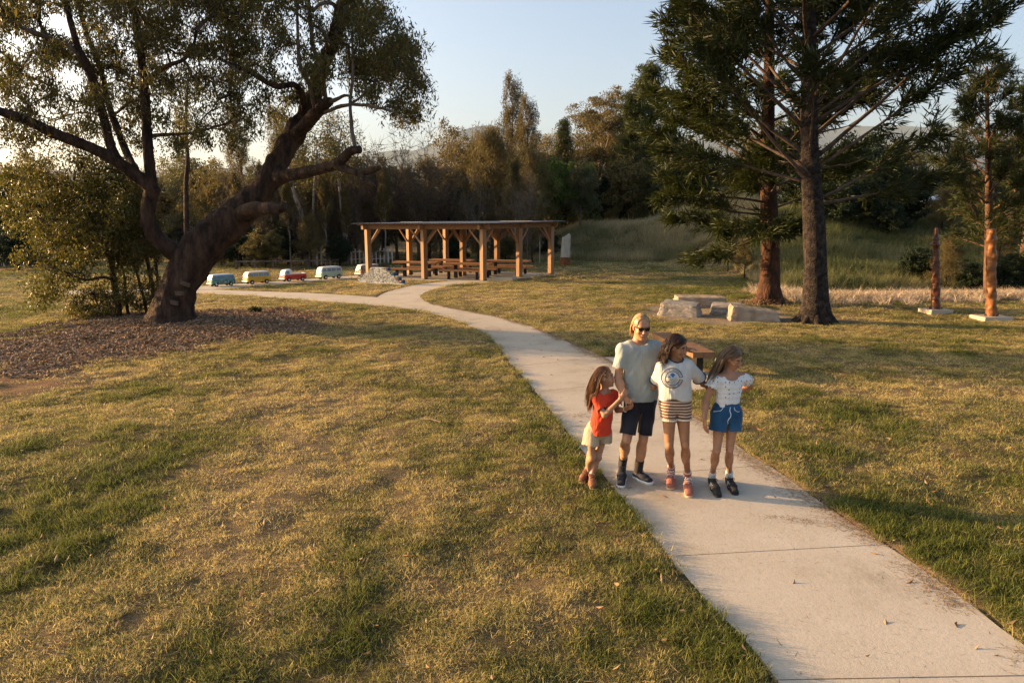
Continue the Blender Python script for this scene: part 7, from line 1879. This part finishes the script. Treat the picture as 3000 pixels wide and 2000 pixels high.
T.ecap((hpR + hpL) / 2 + [0, 0, -.11], (q1 + q2) / 2 + [0, 0, -.06], (0, 1, 0), .2, .003, .2, .014, .02, 'cut')
T.ripple(.0028, 44, 14, 20, 1.5)
for q, h_ in ((q1 + [-.012, 0, 0], hpR), (q2 + [.012, 0, 0], hpL)): T.cap(q + (h_ - q) * .22, q - (h_ - q) * .2, .074, .076, 0, 'cut')
M_BLUE = cloth('blue_denim', (.012, .058, .135), (.032, .105, .20), .4, 12)
sh_ = part('shorts', T.mesh('shorts', M_BLUE), None, girl)
bvT = BVHTree.FromPolygons([tuple(Vector(v.co) + Vector(girl.location)) for v in sh_.data.vertices], [tuple(p.vertices) for p in sh_.data.polygons])
def onfield(p, off=.004):
    h = bvT.ray_cast(Vector((p[0], p[1] - .5, p[2])), Vector((0, 1, 0))); return np.array(h[0]) - [0, off, 0] if h[0] is not None else np.asarray(p)
M_CORD = pm('pale_cord', (.50, .58, .66), None, rough=.9)
k = MB(); k.tube([onfield(Z1(a, b_, 6.7)) for a, b_ in ((1238, 790), (1232, 815), (1240, 840), (1236, 860), (1222, 876), (1216, 895), (1222, 915))], .0045, 6); part('drawstring', k, M_CORD, sh_, True)
k = MB(); k.tube([onfield(Z1(a, b_, 6.7)) for a, b_ in ((1190, 790), (1180, 806), (1168, 818), (1140, 826), (1112, 822))], .0035, 6); part('pocket_seam', k, M_CORD, sh_, True)
k = MB(); k.tube([onfield(Z1(a, b_, 6.7)) for a, b_ in ((1268, 792), (1272, 812), (1290, 824), (1308, 824))], .0035, 6); part('pocket_seam', k, M_CORD, sh_, True)
hair(girl, hc, hR, s_, [FB, S], hairmat('light_brown_hair', [(.115, .068, .038), (.175, .11, .062), (.25, .165, .10), (.085, .048, .026)]), 1200, .47, .0, .004, 3, .55, rad=.0036, hairline=.55, grav=.5, sweep=-.10, front=.9)
face(girl, hc, hR, s_, None, (.10, .06, .035), (.42, .18, .14), .1, look=(.5, -.6))
M_GREYS = cloth('grey_sock', (.52, .55, .56), None, .1, 20)
for an, kn in ((anR, knR), (anL, knL)): sock(girl, an + [0, 0, -.02], an + unit(kn - an) * .085, .0385, .038, M_GREYS)
M_BLKL = pm('black_suede', (.014, .014, .014), (.03, .028, .026), 16, .8, .3, 80)
for fo in (foR, foL): shoe(girl, fo[0], fo[1], M_BLKL, M_BLACKR, .044, sole=.022, lace=M_BLACKR, stripes=M_LACEW, high=.08)

# ------------------------------------------------------------------ the younger girl, on the grass edge
Yc = 7.08
SK4 = skin('skin_light', (.42, .225, .13))
fw = unit([.80, -.60, 0]); sdv = unit([.60, .80, 0])
shR, shL = Z1(246, 712, 7.0), Z1(372, 694, 7.13)
elR, wrR = Z1(306, 852, 6.90), Z1(424, 728, 6.88)
elL, wrL = Z1(400, 812, 7.10), Z1(468, 806, 6.98)
hpR, hpL = Z1(212, 972, 7.05), Z1(300, 965, 7.12)
g1, g2 = H1(*G(1705, 1395)[:2]), H1(*G(1735, 1425)[:2])
foR = (G(1722, 1390, .03), G(1700, 1418, .03)); foL = (G(1733, 1401, .03), G(1737, 1437, .03))
anR, anL = anklept(foR, .7, .085), anklept(foL, .7, .085)
knR, knL = Z1(210, 1168, 7.02), Z1(258, 1165, 7.06)
hc = Z1(308, 568, 7.06); hR = frame((.92, -.34, .16)); s_ = .935
nb = (shR + shL) / 2 + [0, .01, .036]
F = Field(*limit([shR, shL, elR, wrR, elL, wrL, anR, anL, foR[1], foL[1], hc + [0, 0, .1], Z1(520, 760, 6.9)], .09), HB)
ch = (shR + shL) / 2 + [0, 0, -.04]; wa = (hpR + hpL) / 2 + [.02, 0, .14]; pe = (hpR + hpL) / 2 + [0, 0, .0]
F.ecap(ch, wa, sdv, .100, .072, .092, .072, .05); F.ell(pe, (.11, .10, .10), None, .05); F.cap(shR, shL, .034, .034, .05)
add_head(F, hc, hR, s_, 1); add_neck(F, hc, hR, s_, nb, .038, .042); F.cap(nb, shR + [.02, 0, .01], .034, .03, .04); F.cap(nb, shL + [-.02, 0, .01], .034, .03, .04)
add_arm(F, shR, elR, wrR, (.032, .027, .028, .019)); add_arm(F, shL, elL, wrL, (.032, .027, .028, .019))
add_hand(F, wrR, Z1(462, 682, 6.86) - wrR, (.1, -.9, .4), .80, .55, -1); add_hand(F, wrL, Z1(510, 796, 6.90) - wrL, (0, .3, -1), .80, .6, 1)
add_leg(F, hpR, knR, anR, (.057, .036, .034, .023), .034, (-.6, .7, 0)); add_leg(F, hpL, knL, anL, (.057, .036, .034, .023), .034, (-.6, .7, 0))
base = (foR[0] + foL[0]) / 2; base[2] = .03
kid = thing('person', F.mesh('person', SK4), None, base, 'smallest person, girl in red tee gripping the arm of the tallest person', 'person', 'people standing on the footpath')
FB = F
S = Field(*limit([shR, shL, elR, Z1(180, 985, Yc), Z1(380, 985, Yc)], .12), HB)
S.cap(shR + sdv * .018 - [0, 0, .012], shL - sdv * .018 - [0, 0, .012], .044, .044, .03); S.cap(nb + [0, 0, -.025], shR - [0, 0, .008], .043, .038, .04); S.cap(nb + [0, 0, -.025], shL - [0, 0, .008], .043, .038, .04)
S.ecap(ch + [0, 0, -.02], pe + [.015, -.01, -.02], sdv, .120, .092, .130, .118, .05, pw=2.2)
e1 = shR + (elR - shR) * .66; S.ecap(shR - [0, 0, .008], e1, (0, 1, 0), .044, .042, .056, .052, .04, ends=(1,)); e2 = shL + (elL - shL) * .66; S.ecap(shL, e2, (0, 1, 0), .052, .05, .058, .056, .04, ends=(1,))
S.ripple(.0044, 30, 16, 22, .4); S.ripple(.0022, 70, 26, -44, .9)
S.plane((0, 0, Z1(300, 972, 6.95)[2]), (-.06, 0, -1)); S.cap(e1 - (elR - shR) * .02, e1 + (elR - shR) * .3, .040, .044, 0, 'cut'); S.cap(e2 - (elL - shL) * .02, e2 + (elL - shL) * .3, .038, .042, 0, 'cut')
S.ell(nb + fw * .03 + [0, 0, .022], (.055, .055, .035), None, .01, 'cut')
part('tee_shirt', S.mesh('tee_shirt', cloth('red_tee', (.58, .045, .018), (.68, .07, .028), .55, 10)), None, kid)
T = Field(*limit([hpR, hpL, Z1(145, 1090, 7.05), Z1(372, 1060, 7.1)], .13), HB)
T.ell(pe + [0, 0, .02], (.128, .118, .12), None, .03)
q1, q2 = hpR + (knR - hpR) * .50 + [-.015, -.01, 0], hpL + (knL - hpL) * .45 + [.03, 0, 0]
T.ecap(hpR, q1, sdv, .070, .086, .080, .100, .012, ends=(1,)); T.ecap(hpL + [.01, 0, 0], q2, sdv, .070, .084, .078, .090, .012, ends=(1,))
T.ripple(.004, 46, 18, 14, 2.0)
for q, h_ in ((q1, hpR), (q2, hpL)): T.cap(q + (h_ - q) * .10, q - (h_ - q) * .25, .066, .072, 0, 'cut')
M_GING = cloth('checked_cotton', (.5, .42, .3), None, .35, 12)
def ging(nt, co):
    w1 = N(nt, 'ShaderNodeTexWave', wave_type='BANDS', bands_direction='Z', ins={'Scale': 26.0, 'Distortion': .3}); w2 = N(nt, 'ShaderNodeTexWave', wave_type='BANDS', bands_direction='X', ins={'Scale': 28.0, 'Distortion': .3})
    L(nt, co, w1.inputs[0]); L(nt, co, w2.inputs[0]); m_ = N(nt, 'ShaderNodeMath', operation='MULTIPLY'); L(nt, w1.outputs['Fac'], m_.inputs[0]); L(nt, w2.outputs['Fac'], m_.inputs[1])
    return ramp(nt, m_.outputs[0], [(0, (.34, .26, .15)), (.22, (.46, .37, .24)), (.6, (.62, .54, .40))])
recolor(M_GING, ging)
part('shorts', T.mesh('shorts', M_GING), None, kid)
hair(kid, hc, hR, s_, [FB, S], hairmat('auburn_hair', [(.13, .055, .022), (.20, .09, .036), (.29, .14, .058), (.10, .04, .017)]), 1150, .42, .0, .010, 4, .75, rad=.0036, hairline=.56, grav=.5, front=.75)
face(kid, hc, hR, s_, None, (.12, .06, .03), (.42, .18, .14), .0, look=(.3, .2))
k = MB(); W_ = lambda x, y, z: hc + hR @ (np.array([x, y, z]) * s_); k.bar(W_(-.075, -.01, .035), W_(-.080, .03, .045), .006, .012); part('hair_clip', k, M_LACEW, kid)
sock(kid, anL + [0, 0, -.01], anL + unit(knL - anL) * .045, .0285, .028, cloth('pink_sock', (.62, .40, .36), None, .1, 20)); 
M_BRN = pm('brown_leather', (.15, .062, .030), (.24, .105, .052), 12, .6, .3, 40)
sock(kid, anR + [0, 0, -.03], anR + unit(knR - anR) * .02, .030, .029, M_BRN, 'boot_shaft')
shoe(kid, foR[0], foR[1], M_BRN, M_GUMS, .040, sole=.016, high=.075); shoe(kid, foL[0], foL[1], M_BRN, M_GUMS, .040, sole=.016, lace=M_BRN, high=.075)
k = MB(); ring(k, wrL + (elL - wrL) * .12, elL - wrL, .024, .006, 16); part('bracelet', k, M_LACEW, kid, True)
# ================================================================== the evening air
hb = MB(); hb.box((0, 0, 838.0), (23400, 23400, 1680.0))
m = bpy.data.materials.new('evening_haze'); m.use_nodes = True; nt = m.node_tree; nt.nodes.clear()
out = nt.nodes.new('ShaderNodeOutputMaterial'); pv = nt.nodes.new('ShaderNodeVolumePrincipled')
pv.inputs['Color'].default_value = (.62, .78, 1.0, 1); pv.inputs['Density'].default_value = .000032; pv.inputs['Anisotropy'].default_value = 0.1
nt.links.new(pv.outputs[0], out.inputs['Volume'])
hz = link('haze', hb.mesh('haze', m)); tag(hz, 'thin evening haze over the park and the distant ridge', kind='stuff')
